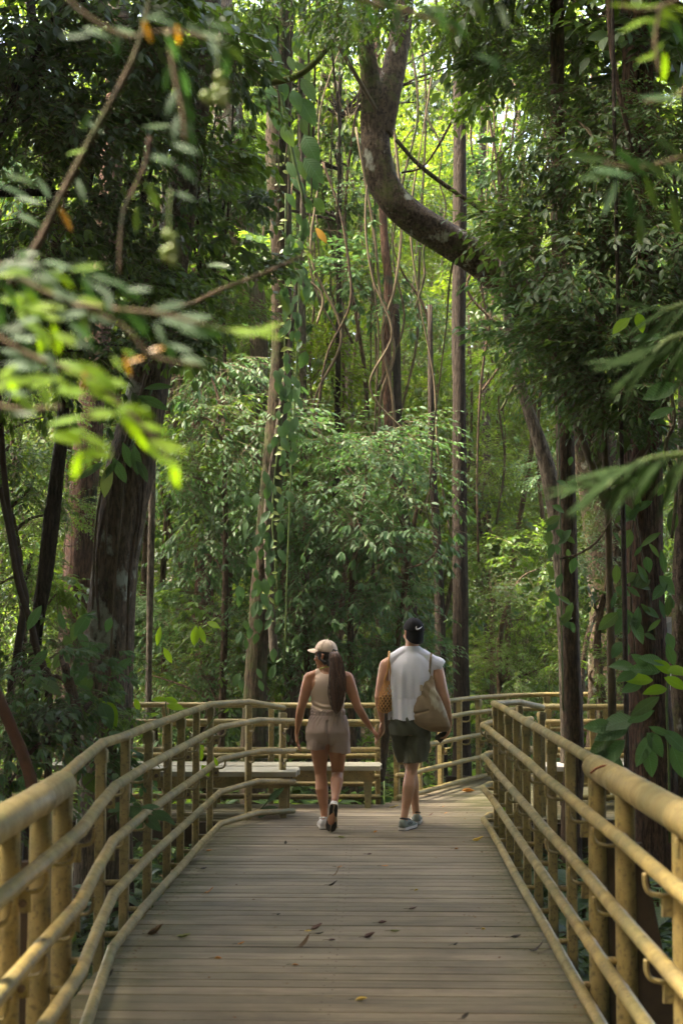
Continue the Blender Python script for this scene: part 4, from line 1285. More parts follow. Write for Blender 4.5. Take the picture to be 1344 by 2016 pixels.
def surrounding_forest():
    """the forest goes on at both sides and behind the place where the photographer stands"""
    root = tag(ob('surrounding_forest', None), kind='stuff')
    rg = random.Random(31)
    k = 0
    while k < 300:
        x, y = rg.uniform(-15, 15), rg.uniform(-16, 13)
        z = rg.uniform(-0.2, 13)
        if abs(x) < 4.8 and y > -4 and z < 9.8:
            continue
        if y > 3.5 and abs(x + 0.03 * y) < 0.27 * y + 3.2:
            continue
        p = Vector((x + 1.0, y - 2.4, z - 2.3))      # a gap towards the sun, through which the near bough is lit
        al = p.dot(SUN_DIR)
        if al > 0 and (p - SUN_DIR * al).length < 3.4:
            continue
        if abs(x) < 1.6 and y < 2 and z < 3.2:
            continue
        o = ob('foliage', CR['over'][rg.randrange(2)], root, (x, y, ground_z(x, y) + 0.7 + z), (rg.uniform(-.3, .3), rg.uniform(-.3, .3), rg.uniform(0, 6.28)), rg.uniform(0.8, 1.25))
        o['kind'] = 'stuff'
        k += 1
    for x in (-3.6, -1.2, 1.2, 3.6):          # unseen canopy over the near walk, added in rows to darken it
        for y in (-5.5, -3.2, -0.8, 1.6, 3.6, 5.6):
            p = Vector((x + 1.0, y - 2.4, 7.9))
            if (p - SUN_DIR * p.dot(SUN_DIR)).length < 2.75:
                continue
            z = 9.6 + rg.uniform(-0.2, 1.6)
            o = ob('foliage', CR['over'][rg.randrange(2)], root, (x + rg.uniform(-.5, .5), y + rg.uniform(-.5, .5), z), (rg.uniform(-.2, .2), rg.uniform(-.2, .2), rg.uniform(0, 6.28)), rg.uniform(0.85, 1.1))
            o['kind'] = 'stuff'

    for x, y, z, q in ((3.6, 7.4, 9.9, 0.9), (-3.4, 7.4, 10.0, 0.8), (-6.9, 5.4, 10.2, 0.8), (-4.4, 5.4, 10.2, 0.8), (-8.6, 6.0, 11.5, 0.9), (-2.6, 2.3, 10.0, 0.65), (-1.9, 0.6, 10.0, 0.7), (-2.2, 4.4, 10.4, 0.8)):  # unseen crowns added to keep light off the near rails and palm
        o = ob('foliage', CR['over'][rg.randrange(2)], root, (x, y, z), (0.1, -0.1, rg.uniform(0, 6.28)), q)
        o['kind'] = 'stuff'


surrounding_forest()
# ------------------------------------------------------------------ large single leaves
BIGL = [mesh_np('leaf', *leaf_tmpl(1, w, 7, f, dr, sh, wv, s), VEIN['big']) for w, f, dr, sh, wv, s in
        ((0.52, 0.10, 0.22, 0.42, 0.003, 1), (0.46, 0.14, 0.12, 0.48, 0.004, 2), (0.58, 0.08, 0.30, 0.40, 0.004, 3))]
NARL = [mesh_np('leaf', *leaf_tmpl(1, w, 6, f, dr, sh, 0.008, s), VEIN['big']) for w, f, dr, sh, s in
        ((0.36, 0.10, 0.12, 0.52, 4), (0.30, 0.12, 0.20, 0.5, 5))]
STRAP = [mesh_np('leaflet', *leaf_tmpl(1, w, 7, 0.10, dr, 0.45, 0.004, s), LEAF_DARK) for w, dr, s in ((0.085, 0.20, 6), (0.07, 0.32, 7))]
SLIM = [mesh_np('leaf', *leaf_tmpl(1, w, 6, f, dr, 0.5, 0.004, s), VEIN['big']) for w, f, dr, s in ((0.25, 0.12, 0.10, 8), (0.29, 0.08, 0.22, 9), (0.22, 0.15, -0.08, 10))]
lrnd = random.Random(99)


def set_mat(o, mat):
    if mat is not None:
        o.material_slots[0].link = 'OBJECT'
        o.material_slots[0].material = mat
    return o


VMAP = {'leaf_dark': VEIN['dark'], 'leaf_mid': VEIN['mid'], 'leaf_bluish': VEIN['blue'], 'leaf_young': VEIN['new'], 'leaf_broad': VEIN['big']}


def leaf_at(parent, px, py, Y, lpx, ang, mat=None, mesh=None, tilt=0.35, roll=None, name='leaf', center=True, toward=0.25):
    """a single leaf whose middle shows at (px, py); ang: where its tip points in the photo, 0 = right, 90 = down"""
    L = lpx * Y / FPX
    a = math.radians(ang)
    d = (RGT * math.cos(a) - UPV * math.sin(a) - FWD * toward).normalized()
    n = (-FWD + UPV * lrnd.uniform(0.3, 1.1) + RGT * (lrnd.uniform(-tilt, tilt) if roll is None else roll))
    n = (n - d * n.dot(d)).normalized()
    s = d.cross(n)
    me = mesh or lrnd.choice(BIGL)
    o = ob(name, me, parent)
    p = W(px, py, Y) - (d * (L * 0.5) if center else Vector((0, 0, 0))) - Vector(parent.location)
    M = Matrix((s, d, n)).transposed().to_4x4()
    o.matrix_local = Matrix.Translation(p) @ M @ Matrix.Diagonal((L, L, L, 1))
    return set_mat(o, (mat if name == 'leaflet' else VMAP.get(mat.name, mat)) if mat is not None else None)


def stalk(parent, pts, r, mat=STEM, name='stem', n=6):
    pp = px_path([(x, y, Y, rr) for (x, y, Y), rr in zip(pts, r if hasattr(r, '__len__') else [r] * len(pts))])
    o0 = Vector(parent.location)
    return trunk_mb([(p - o0, q) for p, q in pp], n, 0.05, len(pts), 5).build(name, mat, parent)


# the broad leaved climber on the tall trunk
t = thing('climbing_plant', 'climber with rows of broad drooping leaves hanging high on the ivy clad trunk', 'climber', W(560, 300, 15.1))
stalk(t, [(530, -60, 15.2), (540, 60, 15.2), (552, 180, 15.2), (575, 300, 15.2), (600, 400, 15.2)], [4, 4, 4, 4, 3], STEM_G)
for cx, cy, L, a in ((275, 120, 215, 70), (395, 280, 190, 75), (440, 470, 170, 65), (480, 600, 130, 80), (700, 735, 250, 52), (690, 905, 270, 60), (440, 985, 200, 80), (530, 1110, 200, 55),
                     (585, 1265, 200, 62), (720, 1225, 290, 62), (745, 1395, 280, 50), (680, 1050, 220, 60), (640, 390, 250, 60), (600, 60, 200, 40), (560, 1650, 150, 60), (700, 1690, 140, 80), (790, 1690, 150, 60),
                     (620, 1530, 180, 50), (260, 370, 150, 60), (400, 600, 200, 55), (340, 800, 260, 42), (240, 560, 170, 30), (400, 780, 200, 60), (350, 680, 150, 20), (310, 850, 170, 60), (630, 330, 200, 70), (500, 740, 170, 75),
                     (560, 520, 150, 70), (640, 560, 160, 50), (470, 860, 160, 70), (600, 820, 190, 60), (680, 600, 160, 55), (730, 1480, 220, 55), (650, 1400, 190, 60), (560, 1400, 170, 70)):
    leaf_at(t, 440 + cx / 4.2, cy / 4.2, 15.1 + lrnd.uniform(-0.25, 0.25), L / 4.2, a + lrnd.uniform(-8, 8), lrnd.choice([LEAF_BIG, LEAF_BIG, LEAF_MID]), roll=lrnd.uniform(-0.5, 0.3))
# pairs of small pale leaves climbing the same trunk
t = thing('ivy', 'ivy with pairs of small pale leaves climbing the tall trunk left of the woman', 'climber', W(556, 800, 15.33))
stalk(t, [(548, 1180, 15.33), (536, 1000, 15.33), (556, 800, 15.33), (562, 600, 15.33), (562, 380, 15.33)], 1.6, STEM_G)
yy = 300
while yy < 1240:
    xx = interp([(300, 553), (520, 560), (700, 562), (880, 552), (1050, 535), (1250, 520)], yy)
    for s in (0, 180):
        if lrnd.random() < 0.18:
            continue
        leaf_at(t, xx + (6 if s == 0 else -6) + lrnd.uniform(-5, 5), yy + lrnd.uniform(-6, 6), 15.3, lrnd.uniform(8, 19), s + (20 if s == 0 else -20) + lrnd.uniform(-35, 35), LEAF_PALE, lrnd.choice(BIGL))
    yy += lrnd.uniform(14, 26)
# smaller creepers up the trunk's right side
t = thing('creeper', 'dark green creeper of rounded leaves along the right side of the ivy clad trunk', 'climber', W(585, 700, 15.2))
stalk(t, [(560, 1300, 15.3), (570, 1000, 15.3), (584, 700, 15.3), (592, 420, 15.3)], 1.6, STEM_G)
for i in range(130):
    y = lrnd.uniform(430, 1360)
    leaf_at(t, lerp(588, 530, max(0, (y - 600) / 600)) + lrnd.uniform(-30, 22) - (35 if y > 900 and lrnd.random() < 0.4 else 0), y, 15.2, lrnd.uniform(20, 36), lrnd.uniform(50, 130), lrnd.choice([LEAF_BIG, LEAF_BLUE]))
t = thing('creeper', 'small leaved creeper up the left edge of the slender brown trunk by the right railing', 'climber', W(1110, 900, 12.08))
stalk(t, [(1108, 1400, 12.08), (1104, 1150, 12.08), (1100, 900, 12.08), (1096, 700, 12.1)], 1.5, STEM_G)
for i in range(46):
    y = lrnd.uniform(560, 1250)
    leaf_at(t, 1104 + lrnd.uniform(-24, 26), y, 12.0, lrnd.uniform(18, 40), lrnd.uniform(20, 160), lrnd.choice([LEAF_BLUE, LEAF_MID, LEAF_BIG]))
t = thing('creeper', 'creeper with scattered grey-green leaves on the thick dark brown trunk', 'climber', W(1260, 900, 11.4))
stalk(t, [(1250, 1300, 11.4), (1240, 1100, 11.4), (1262, 850, 11.42), (1250, 600, 11.5)], 2.2, STEM)
stalk(t, [(1290, 1250, 11.4), (1256, 1050, 11.4), (1236, 900, 11.42), (1240, 640, 11.5)], 2.2, STEM)
for i in range(75):
    y = lrnd.uniform(620, 1280)
    leaf_at(t, 1258 + lrnd.uniform(-60, 70), y, 11.25, lrnd.uniform(22, 55), lrnd.uniform(10, 170), lrnd.choice([LEAF_BLUE, LEAF_DARK, LEAF_BIG, LEAF_MID]), lrnd.choice(BIGL + NARL))
# split leaves on the lichen covered trunk
t = thing('climbing_plant', 'split-leaved climber drooping from the lichen covered trunk', 'climber', W(240, 920, 10.6))
stalk(t, [(300, 760, 10.75), (270, 850, 10.7), (245, 910, 10.6)], 3, STEM_G)
for (cx, cy, L, a) in ((210, 945, 70, 100), (235, 925, 60, 60), (180, 925, 60, 150), (160, 910, 55, 165), (268, 905, 62, 80), (280, 925, 55, 60), (215, 925, 50, 130), (250, 895, 55, 70), (150, 935, 45, 150), (300, 790, 70, 20), (310, 760, 60, -10), (285, 800, 55, 60)):
    leaf_at(t, cx, cy, 10.5, L, a, LEAF_PALE if lrnd.random() < 0.25 else LEAF_BIG, lrnd.choice(NARL))
# two pale leaves in front of the dark mass on the right
t = thing('twig', 'twig with two fresh light green leaves beside the palm frond', 'plant', W(1240, 630, 8.0))
stalk(t, [(1290, 600, 8.3), (1262, 612, 8.1), (1240, 622, 8.0)], 1.5, STEM_G)
leaf_at(t, 1222, 640, 8.0, 50, 140, LEAF_NEW, BIGL[1])
leaf_at(t, 1260, 634, 8.0, 42, 75, LEAF_NEW, BIGL[0])
leaf_at(t, 1272, 664, 8.0, 66, 178, LEAF_BIG, NARL[0])
leaf_at(t, 1300, 770, 8.0, 80, 160, LEAF_BIG, BIGL[1])
leaf_at(t, 1302, 812, 8.0, 60, 160, LEAF_BIG, NARL[0])
# big pale leaves hanging near the bright gap
t = thing('hanging_plant', 'cluster of long hanging grey-green leaves beside the bright gap', 'plant', W(985, 300, 14.5))
stalk(t, [(1100, 180, 14.6), (1060, 230, 14.5), (1010, 280, 14.5), (970, 320, 14.5)], 2, STEM)
for cx, cy, L, a in ((960, 275, 52, 175), (970, 345, 70, 150), (1080, 190, 55, 100), (1050, 235, 60, 120), (1125, 220, 44, 95), (1150, 215, 40, 80), (1000, 330, 44, 130), (1085, 150, 50, 95), (1020, 290, 50, 120), (1068, 285, 60, 140)):
    leaf_at(t, cx, cy, 14.4, L, a, LEAF_BIG, lrnd.choice(NARL))
# single yellow leaves
for px_, py_, Y, L, a, lab in ((632, 462, 16.5, 40, 55, 'single orange-yellow leaf hanging right of the ivy clad trunk'), (1139, 470, 12.0, 40, 80, 'withered orange leaf caught in the climber on the right')):
    t = thing('hanging_leaf', lab, 'leaf', W(px_, py_ - 20, Y))
    leaf_at(t, px_, py_, Y, L, a, LEAF_YELLOW, NARL[0], name='blade')
    stalk(t, [(px_ - 10, py_ - 40, Y), (px_ - 8, py_ - 26, Y), (px_ - 4, py_ - L / 2, Y)], 1.2, STEM, 'stalk')

# ------------------------------------------------------------------ out of focus boughs close to the camera
YF = 2.0
def bough(label, stems, leaves, name='bough', cat='branch', smat=STEM, r=5):
    x, y, Y = stems[0][0]
    t = thing(name, label, cat, W(x, y, Y))
    for s in stems:
        stalk(t, s, [r * (1 - 0.5 * i / len(s)) for i in range(len(s))], smat)
    for (px_, py_, L, a, m) in leaves:
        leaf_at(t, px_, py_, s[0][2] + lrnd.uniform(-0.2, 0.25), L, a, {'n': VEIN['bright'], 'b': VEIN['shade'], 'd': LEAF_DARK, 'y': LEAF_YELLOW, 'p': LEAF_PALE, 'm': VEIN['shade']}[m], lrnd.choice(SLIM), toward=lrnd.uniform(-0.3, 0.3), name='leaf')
    return t


S2 = 2.317
lv = [(50, 215, 110, 15, 'n'), (130, 205, 100, 30, 'n'), (230, 240, 130, 10, 'n'), (220, 290, 140, 5, 'n'), (140, 330, 120, 40, 'n'), (210, 390, 110, 80, 'n'), (190, 420, 90, 110, 'n'), (250, 400, 100, 60, 'n'), (300, 390, 110, 30, 'n'),
      (60, 570, 150, 5, 'n'), (160, 565, 130, 0, 'n'), (30, 590, 110, -5, 'n'), (350, 540, 130, 15, 'n'), (430, 520, 130, 20, 'n'), (480, 570, 130, 30, 'n'), (380, 575, 80, 90, 'y'), (330, 610, 110, 0, 'n'), (320, 640, 110, 10, 'n'), (440, 600, 120, 20, 'n'),
      (600, 710, 140, 5, 'n'), (470, 720, 120, 0, 'n'), (500, 660, 110, 15, 'n'), (300, 765, 150, -8, 'n'), (310, 825, 130, 10, 'n'), (440, 855, 140, 28, 'n'), (590, 785, 130, 40, 'n'), (700, 785, 130, 5, 'n'), (770, 862, 150, 8, 'n'), (640, 840, 120, 60, 'n'), (700, 900, 120, 40, 'n'), (760, 950, 130, 35, 'n'), (805, 985, 90, 70, 'n'), (350, 965, 120, 105, 'n'),
      (590, 180, 120, 25, 'b'), (565, 255, 120, 80, 'b'), (495, 205, 110, 75, 'b'), (410, 235, 120, 60, 'b'), (650, 310, 130, 70, 'b'), (730, 360, 110, 60, 'b'), (770, 235, 140, -20, 'b'), (870, 290, 170, 0, 'b'), (900, 350, 150, 12, 'b'), (800, 310, 130, 20, 'b'), (860, 330, 120, 25, 'b'),
      (950, 350, 130, 15, 'b'), (530, 130, 110, 10, 'b'), (460, 90, 110, 20, 'b'), (400, 120, 100, 60, 'b'), (330, 60, 100, 15, 'b'), (250, 40, 110, 10, 'b'), (200, 110, 120, 5, 'd'), (120, 120, 120, 10, 'd'), (60, 60, 110, 15, 'd'), (140, 40, 110, 10, 'd'), (280, 180, 110, 30, 'b'), (350, 350, 110, 40, 'b'), (430, 430, 100, 20, 'b'), (380, 300, 100, 60, 'd'),
      (820, 430, 110, 30, 'b'), (880, 480, 110, 15, 'b'), (770, 430, 90, 60, 'b'), (860, 540, 80, 80, 'd'), (930, 540, 90, 90, 'd'), (715, 430, 60, -20, 'y'), (580, 510, 90, 75, 'y'), (620, 480, 70, 170, 'y'), (50, 340, 110, 20, 'd'), (60, 450, 110, 10, 'b'), (150, 500, 110, 20, 'b'), (210, 640, 110, 70, 'd'), (100, 660, 110, 60, 'd'), (60, 720, 110, 20, 'd')]
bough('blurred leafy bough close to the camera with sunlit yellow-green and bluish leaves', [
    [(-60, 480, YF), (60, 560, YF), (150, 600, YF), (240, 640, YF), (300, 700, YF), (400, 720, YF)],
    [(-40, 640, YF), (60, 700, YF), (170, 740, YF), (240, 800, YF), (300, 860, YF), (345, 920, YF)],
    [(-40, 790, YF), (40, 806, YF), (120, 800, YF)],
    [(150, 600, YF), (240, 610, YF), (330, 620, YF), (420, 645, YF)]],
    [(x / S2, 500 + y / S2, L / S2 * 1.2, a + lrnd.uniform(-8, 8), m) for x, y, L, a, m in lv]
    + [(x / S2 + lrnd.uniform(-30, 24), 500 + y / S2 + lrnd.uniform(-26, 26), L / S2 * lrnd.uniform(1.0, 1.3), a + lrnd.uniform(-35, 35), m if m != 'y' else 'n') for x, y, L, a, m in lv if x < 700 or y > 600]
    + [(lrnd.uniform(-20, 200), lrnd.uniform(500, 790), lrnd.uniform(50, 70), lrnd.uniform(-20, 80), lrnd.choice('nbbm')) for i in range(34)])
bough('sharp yellow-green shoot tip pointing right at the end of the blurred bough', [[(420, 645, YF), (450, 652, YF), (480, 655, YF)]],
      [(470, 652, 70, 0, 'n'), (500, 655, 80, -4, 'n'), (525, 648, 66, -15, 'n'), (530, 662, 60, 12, 'n')], 'shoot', 'shoot', STEM_G, 3)
bough('long bare brown twig slanting up through the shaded upper left', [[(20, 560, 2.5), (80, 470, 2.5), (118, 390, 2.5), (170, 290, 2.5), (205, 225, 2.5), (235, 170, 2.5), (272, 90, 2.5), (300, -20, 2.5)]],
      [(150, 300, 42, 165, 'n'), (128, 432, 62, 65, 'y'), (55, 395, 62, 20, 'b'), (85, 370, 60, 60, 'b'), (160, 375, 60, 70, 'b'), (30, 375, 66, 15, 'b'), (60, 430, 60, 20, 'b'), (40, 350, 66, 10, 'd'), (185, 250, 50, 40, 'b'), (170, 240, 46, 110, 'b')], 'twig', 'branch', BARK_TAN, 9)
bough('thin red-brown twig hanging in the shade right of the long bare twig', [[(296, 270, 2.5), (288, 320, 2.5), (268, 365, 2.5), (246, 410, 2.5), (238, 470, 2.5), (236, 540, 2.5)]], [(300, 380, 60, 60, 'd'), (270, 430, 60, 100, 'd')], 'twig', 'branch', BARK_RED, 6)
bough('brown twig rising to the right behind the yellow-green shoot', [[(300, 606, 3.2), (370, 600, 3.2), (430, 572, 3.2), (500, 545, 3.2), (560, 520, 3.2), (620, 490, 3.2)]], [(430, 520, 55, 200, 'd'), (560, 600, 50, 60, 'd')], 'twig', 'branch', BARK_TAN, 5)
bough('dark green blurred leaves at the top left edge of the view', [[(90, -40, YF), (170, 30, YF), (250, 70, YF), (330, 60, YF), (440, 80, YF)], [(330, 60, YF), (345, 150, YF), (360, 220, YF), (365, 280, YF)]],
      [(150, 70, 62, 175, 'm'), (190, 60, 62, 15, 'm'), (230, 80, 60, 100, 'b'), (250, 60, 60, 20, 'm'), (300, 30, 60, -20, 'm'), (330, 40, 62, 5, 'm'), (390, 60, 60, 30, 'm'), (420, 90, 60, 70, 'b'), (430, 50, 58, 10, 'm'), (340, 90, 60, 60, 'm'), (290, 60, 50, 70, 'y'), (350, 66, 40, 80, 'y'),
       (330, 150, 62, 100, 'b'), (365, 160, 60, 70, 'b'), (335, 200, 60, 120, 'b'), (370, 215, 60, 60, 'b'), (345, 250, 60, 100, 'b'), (375, 260, 58, 70, 'b'), (310, 250, 60, 170, 'd'), (365, 290, 60, 20, 'b'), (320, 310, 56, 10, 'b'), (370, 340, 50, 40, 'b'), (365, 385, 46, 20, 'b'), (420, 70, 60, 20, 'm'), (460, 100, 60, 30, 'd'), (445, 130, 50, 90, 'b')])
for lab, cx, cy, pts in (('pale yellow-green hanging fruit cluster blurred in the upper left', 432, 180, ((0, -30), (10, -14), (-6, -4), (12, 4), (-2, 14), (10, 20), (-28, 8), (-20, 16))), ('drooping string of pale yellow-green buds below the long hanging leaves', 336, 485, ((-6, -24), (4, -16), (8, -4), (2, 4), (10, 10), (-6, 20), (6, 28), (-10, 10)))):
    t = thing('fruit_cluster', lab, 'fruit', W(cx, cy - 100, YF))
    stalk(t, [(cx, cy - 110, YF), (cx - 3, cy - 60, YF), (cx, cy - 20, YF)], 3, STEM_G, 'stalk')
    for dx, dy in pts:
        b = MB()
        b.tube([(0, 0, -0.0075), (0, 0, -0.005), (0, 0, 0), (0, 0, 0.005), (0, 0, 0.0078)], [0.001, 0.0055, 0.008, 0.0055, 0.001], 8)
        ob('fruit', b.mesh('fruit', LEAF_PALE), t, rel(t, cx + dx, cy + dy, YF))
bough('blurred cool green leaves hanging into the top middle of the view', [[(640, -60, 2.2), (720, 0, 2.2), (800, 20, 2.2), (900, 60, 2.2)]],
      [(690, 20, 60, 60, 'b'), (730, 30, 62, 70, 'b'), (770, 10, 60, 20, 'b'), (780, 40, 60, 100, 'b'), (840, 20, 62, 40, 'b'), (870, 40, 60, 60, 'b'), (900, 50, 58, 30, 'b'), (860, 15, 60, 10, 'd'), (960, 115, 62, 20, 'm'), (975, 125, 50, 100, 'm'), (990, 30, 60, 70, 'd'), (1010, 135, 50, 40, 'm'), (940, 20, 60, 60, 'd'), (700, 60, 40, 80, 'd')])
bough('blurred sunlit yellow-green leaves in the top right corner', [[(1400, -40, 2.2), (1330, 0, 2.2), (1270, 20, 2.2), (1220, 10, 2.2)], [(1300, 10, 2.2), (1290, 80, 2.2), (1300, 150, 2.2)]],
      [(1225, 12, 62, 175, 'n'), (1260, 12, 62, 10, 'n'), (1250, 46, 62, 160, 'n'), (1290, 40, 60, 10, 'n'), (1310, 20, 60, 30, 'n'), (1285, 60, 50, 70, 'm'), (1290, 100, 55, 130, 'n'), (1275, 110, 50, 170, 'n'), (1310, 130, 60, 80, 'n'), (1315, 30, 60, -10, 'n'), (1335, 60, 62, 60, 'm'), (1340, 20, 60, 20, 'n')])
bough('dark blurred leaves reaching in from the right border', [[(1420, 300, 2.5), (1340, 310, 2.5), (1260, 330, 2.5), (1190, 320, 2.5)], [(1400, 120, 2.3), (1330, 190, 2.3), (1270, 200, 2.3)]],
      [(1150, 310, 90, 185, 'd'), (1210, 335, 90, 200, 'b'), (1240, 320, 90, 40, 'b'), (1200, 390, 80, 110, 'm'), (1240, 400, 80, 90, 'm'), (1280, 380, 80, 70, 'd'), (1170, 350, 80, 170, 'd'), (1290, 330, 90, 20, 'd'), (1300, 195, 90, 180, 'b'), (1320, 290, 80, 30, 'd'), (1260, 450, 80, 90, 'd'), (1330, 420, 90, 80, 'd'), (1330, 340, 80, 50, 'd')])

# palm fronds blurred on the right
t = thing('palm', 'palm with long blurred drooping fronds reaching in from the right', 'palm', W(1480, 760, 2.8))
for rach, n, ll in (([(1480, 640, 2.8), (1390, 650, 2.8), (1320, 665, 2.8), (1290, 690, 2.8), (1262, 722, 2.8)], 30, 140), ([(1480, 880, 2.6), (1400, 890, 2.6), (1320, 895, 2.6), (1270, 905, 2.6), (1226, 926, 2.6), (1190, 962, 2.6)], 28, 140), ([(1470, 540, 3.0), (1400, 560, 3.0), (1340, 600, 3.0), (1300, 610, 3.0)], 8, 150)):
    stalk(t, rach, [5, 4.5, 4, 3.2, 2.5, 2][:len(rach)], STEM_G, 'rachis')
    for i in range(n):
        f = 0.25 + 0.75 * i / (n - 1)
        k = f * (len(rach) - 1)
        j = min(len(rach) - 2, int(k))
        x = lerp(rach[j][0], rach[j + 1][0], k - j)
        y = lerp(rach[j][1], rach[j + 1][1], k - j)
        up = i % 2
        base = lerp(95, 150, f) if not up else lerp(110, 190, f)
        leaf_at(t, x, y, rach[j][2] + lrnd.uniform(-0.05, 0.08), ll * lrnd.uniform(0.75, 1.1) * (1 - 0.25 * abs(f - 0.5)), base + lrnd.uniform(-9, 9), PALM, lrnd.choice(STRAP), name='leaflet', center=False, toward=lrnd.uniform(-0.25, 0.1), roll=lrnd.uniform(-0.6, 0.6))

# ------------------------------------------------------------------ undergrowth
def plant_proto(name, label, cat, n, Lr, petiole, mats, meshes, group, up=0.6, stem_h=0.35):
    t = thing(name, label, cat, (0, 0, 0), 0, group)
    b = MB()
    b.tube(bez([(0, 0, -0.1), (0.02, 0.01, stem_h * 0.5), (0, 0.0, stem_h)], 3), [0.008] * 3 + [0.007] * 3 + [0.005], 5)
    for i in range(n):
        an = 2.4 * i + lrnd.uniform(-0.3, 0.3)
        h = stem_h * (0.25 + 0.75 * i / n)
        tip = Vector((math.cos(an) * petiole, math.sin(an) * petiole, h + petiole * up))
        b.tube([(0, 0, h - 0.02), tip], [0.004, 0.003], 4)
        d = Vector((math.cos(an), math.sin(an), lrnd.uniform(-0.45, 0.25))).normalized()
        nrm = Vector((lrnd.uniform(-.3, .3), lrnd.uniform(-.3, .3), 1))
        nrm = (nrm - d * nrm.dot(d)).normalized()
        L = lrnd.uniform(*Lr)
        o = ob('leaf', lrnd.choice(meshes), t)
        o.matrix_local = Matrix.Translation(tip) @ Matrix((d.cross(nrm), d, nrm)).transposed().to_4x4() @ Matrix.Diagonal((L, L, L, 1))
        set_mat(o, VMAP.get((m_ := lrnd.choice(mats)).name, m_))
    b.build('stem', STEM_G, t)
    return t


def fern_proto(label, group):
    t = thing('fern', label, 'fern', (0, 0, 0), 0, group)
    for k in range(9):
        an = k * 0.698 + lrnd.uniform(-0.2, 0.2)
        L = lrnd.uniform(0.45, 0.7)
        pts = [Vector((math.cos(an) * L * f, math.sin(an) * L * f, 0.5 * L * math.sin(f * 2.3) - 0.05)) for f in np.linspace(0, 1, 14)]
        P, D, U, S = [], [], [], []
        side = Vector((-math.sin(an), math.cos(an), 0))
        for i in range(2, 14):
            for s in (-1, 1):
                P.append(pts[i])
                D.append(side * s + (pts[i] - pts[i - 1]).normalized() * 0.5 + Vector((0, 0, -0.15)))
                U.append((0, 0, 1))
                S.append(L * 0.26 * math.sin(i / 14 * 2.6 + 0.3))
        V1, F1 = scatter(leaf_tmpl(1, 0.3, 1, shape=0.35), np.array(P), np.array(D), np.array(U), np.array(S))
        A = np.array(pts[:-1])
        B = np.array(pts[1:])
        V2, F2 = twig_tris(A, B, 0.004)
        ob('frond', mesh_np('frond', np.concatenate([V1, V2]), np.concatenate([F1, F2 + len(V1)]), LEAF_MID), t)
    return t


def strap_proto(label, group):
    t = thing('strap_leaved_plant', label, 'plant', (0, 0, 0), 0, group)
    for k in range(11):
        an = k * 2.4
        L = lrnd.uniform(0.45, 0.75)
        b = MB()
        rows = []
        for f in np.linspace(0, 1, 8):
            w = 0.035 * math.sin(min(1, f * 1.6 + 0.25) * 1.57) * (1 - f ** 3)
            c = Vector((math.cos(an) * L * f * 0.75, math.sin(an) * L * f * 0.75, L * (f * 0.9 - 0.75 * f * f * lrnd.uniform(0.7, 1.1))))
            sd = Vector((-math.sin(an), math.cos(an), 0)) * w
            rows.append([c - sd + Vector((0, 0, w * 0.4)), c, c + sd + Vector((0, 0, w * 0.4))])
        b.loft(rows, cap=False, close=False)
        ob('leaf', b.mesh('leaf', lrnd.choice([LEAF_BIG, LEAF_MID, LEAF_BLUE])), t)
    return t


GP = 'low plants growing under and beside the walkway'
protos = [plant_proto('broad_leaved_plant', 'low broad-leaved plant among the undergrowth beside the walkway', 'plant', 12, (0.16, 0.28), 0.14, [LEAF_BIG, LEAF_BLUE, LEAF_DARK], BIGL, GP, 0.5, 0.5),
          plant_proto('leafy_seedling', 'leafy seedling with slender leaves in the undergrowth beside the walkway', 'plant', 14, (0.12, 0.2), 0.07, [LEAF_MID, LEAF_BLUE, LEAF_DARK], NARL, 'leafy seedlings in the undergrowth', 0.3, 0.65),
          fern_proto('feathery green fern in the undergrowth beside the walkway', 'ferns in the undergrowth'),
          strap_proto('plant with arching strap-shaped leaves under the railings', 'strap-leaved plants under the railings')]
used = [False] * 4
prnd = random.Random(4)


KN = ('low broad-leaved plant', 'leafy seedling with slender leaves', 'feathery green fern', 'plant with arching strap-shaped leaves')


def put_plant(k, x, y, s, where):
    loc = (x, y, ground_z(x, y))
    lab, grp = KN[k] + ' in the undergrowth ' + where, KN[k] + 's ' + where
    if not used[k]:
        used[k] = True
        protos[k].location = loc
        protos[k].rotation_euler = (0, 0, prnd.uniform(0, 6))
        protos[k].scale = (s, s, s)
        tag(protos[k], lab, None, grp)
    else:
        copy_tree(protos[k], loc, prnd.uniform(0, 6.28), s, lab, grp)


for i in range(46):
    y = prnd.uniform(5.5, 13.2)
    put_plant(prnd.choice([0, 0, 1, 1, 2]), prnd.uniform(-1.75 - 0.05 * y, -1.72) - (0.35 if prnd.random() < 0.6 else 0), y, prnd.uniform(0.75, 1.25), 'outside the left railing')
for i in range(40):
    y = prnd.uniform(5.5, 12.8)
    put_plant(prnd.choice([0, 0, 1, 1, 2]), prnd.uniform(1.25, 1.5 + 0.09 * y), y, prnd.uniform(0.75, 1.3), 'outside the right railing')
for i in range(46):
    x = prnd.uniform(-3.6, 1.6)
    y = prnd.uniform(14.75, 17.0) if x < 0 else 14.9 + x * 1.9 + prnd.uniform(0.1, 1.5)
    put_plant(prnd.choice([0, 1, 3, 3, 2]), x, y, prnd.uniform(0.9, 1.5), 'behind the benches and couple' if x < 0.1 else 'behind the curving railing')
for i in range(22):
    put_plant(prnd.choice([0, 1, 2]), prnd.uniform(1.5, 5.0), prnd.uniform(17.4, 19), prnd.uniform(0.9, 1.5), 'beyond the far right railing')

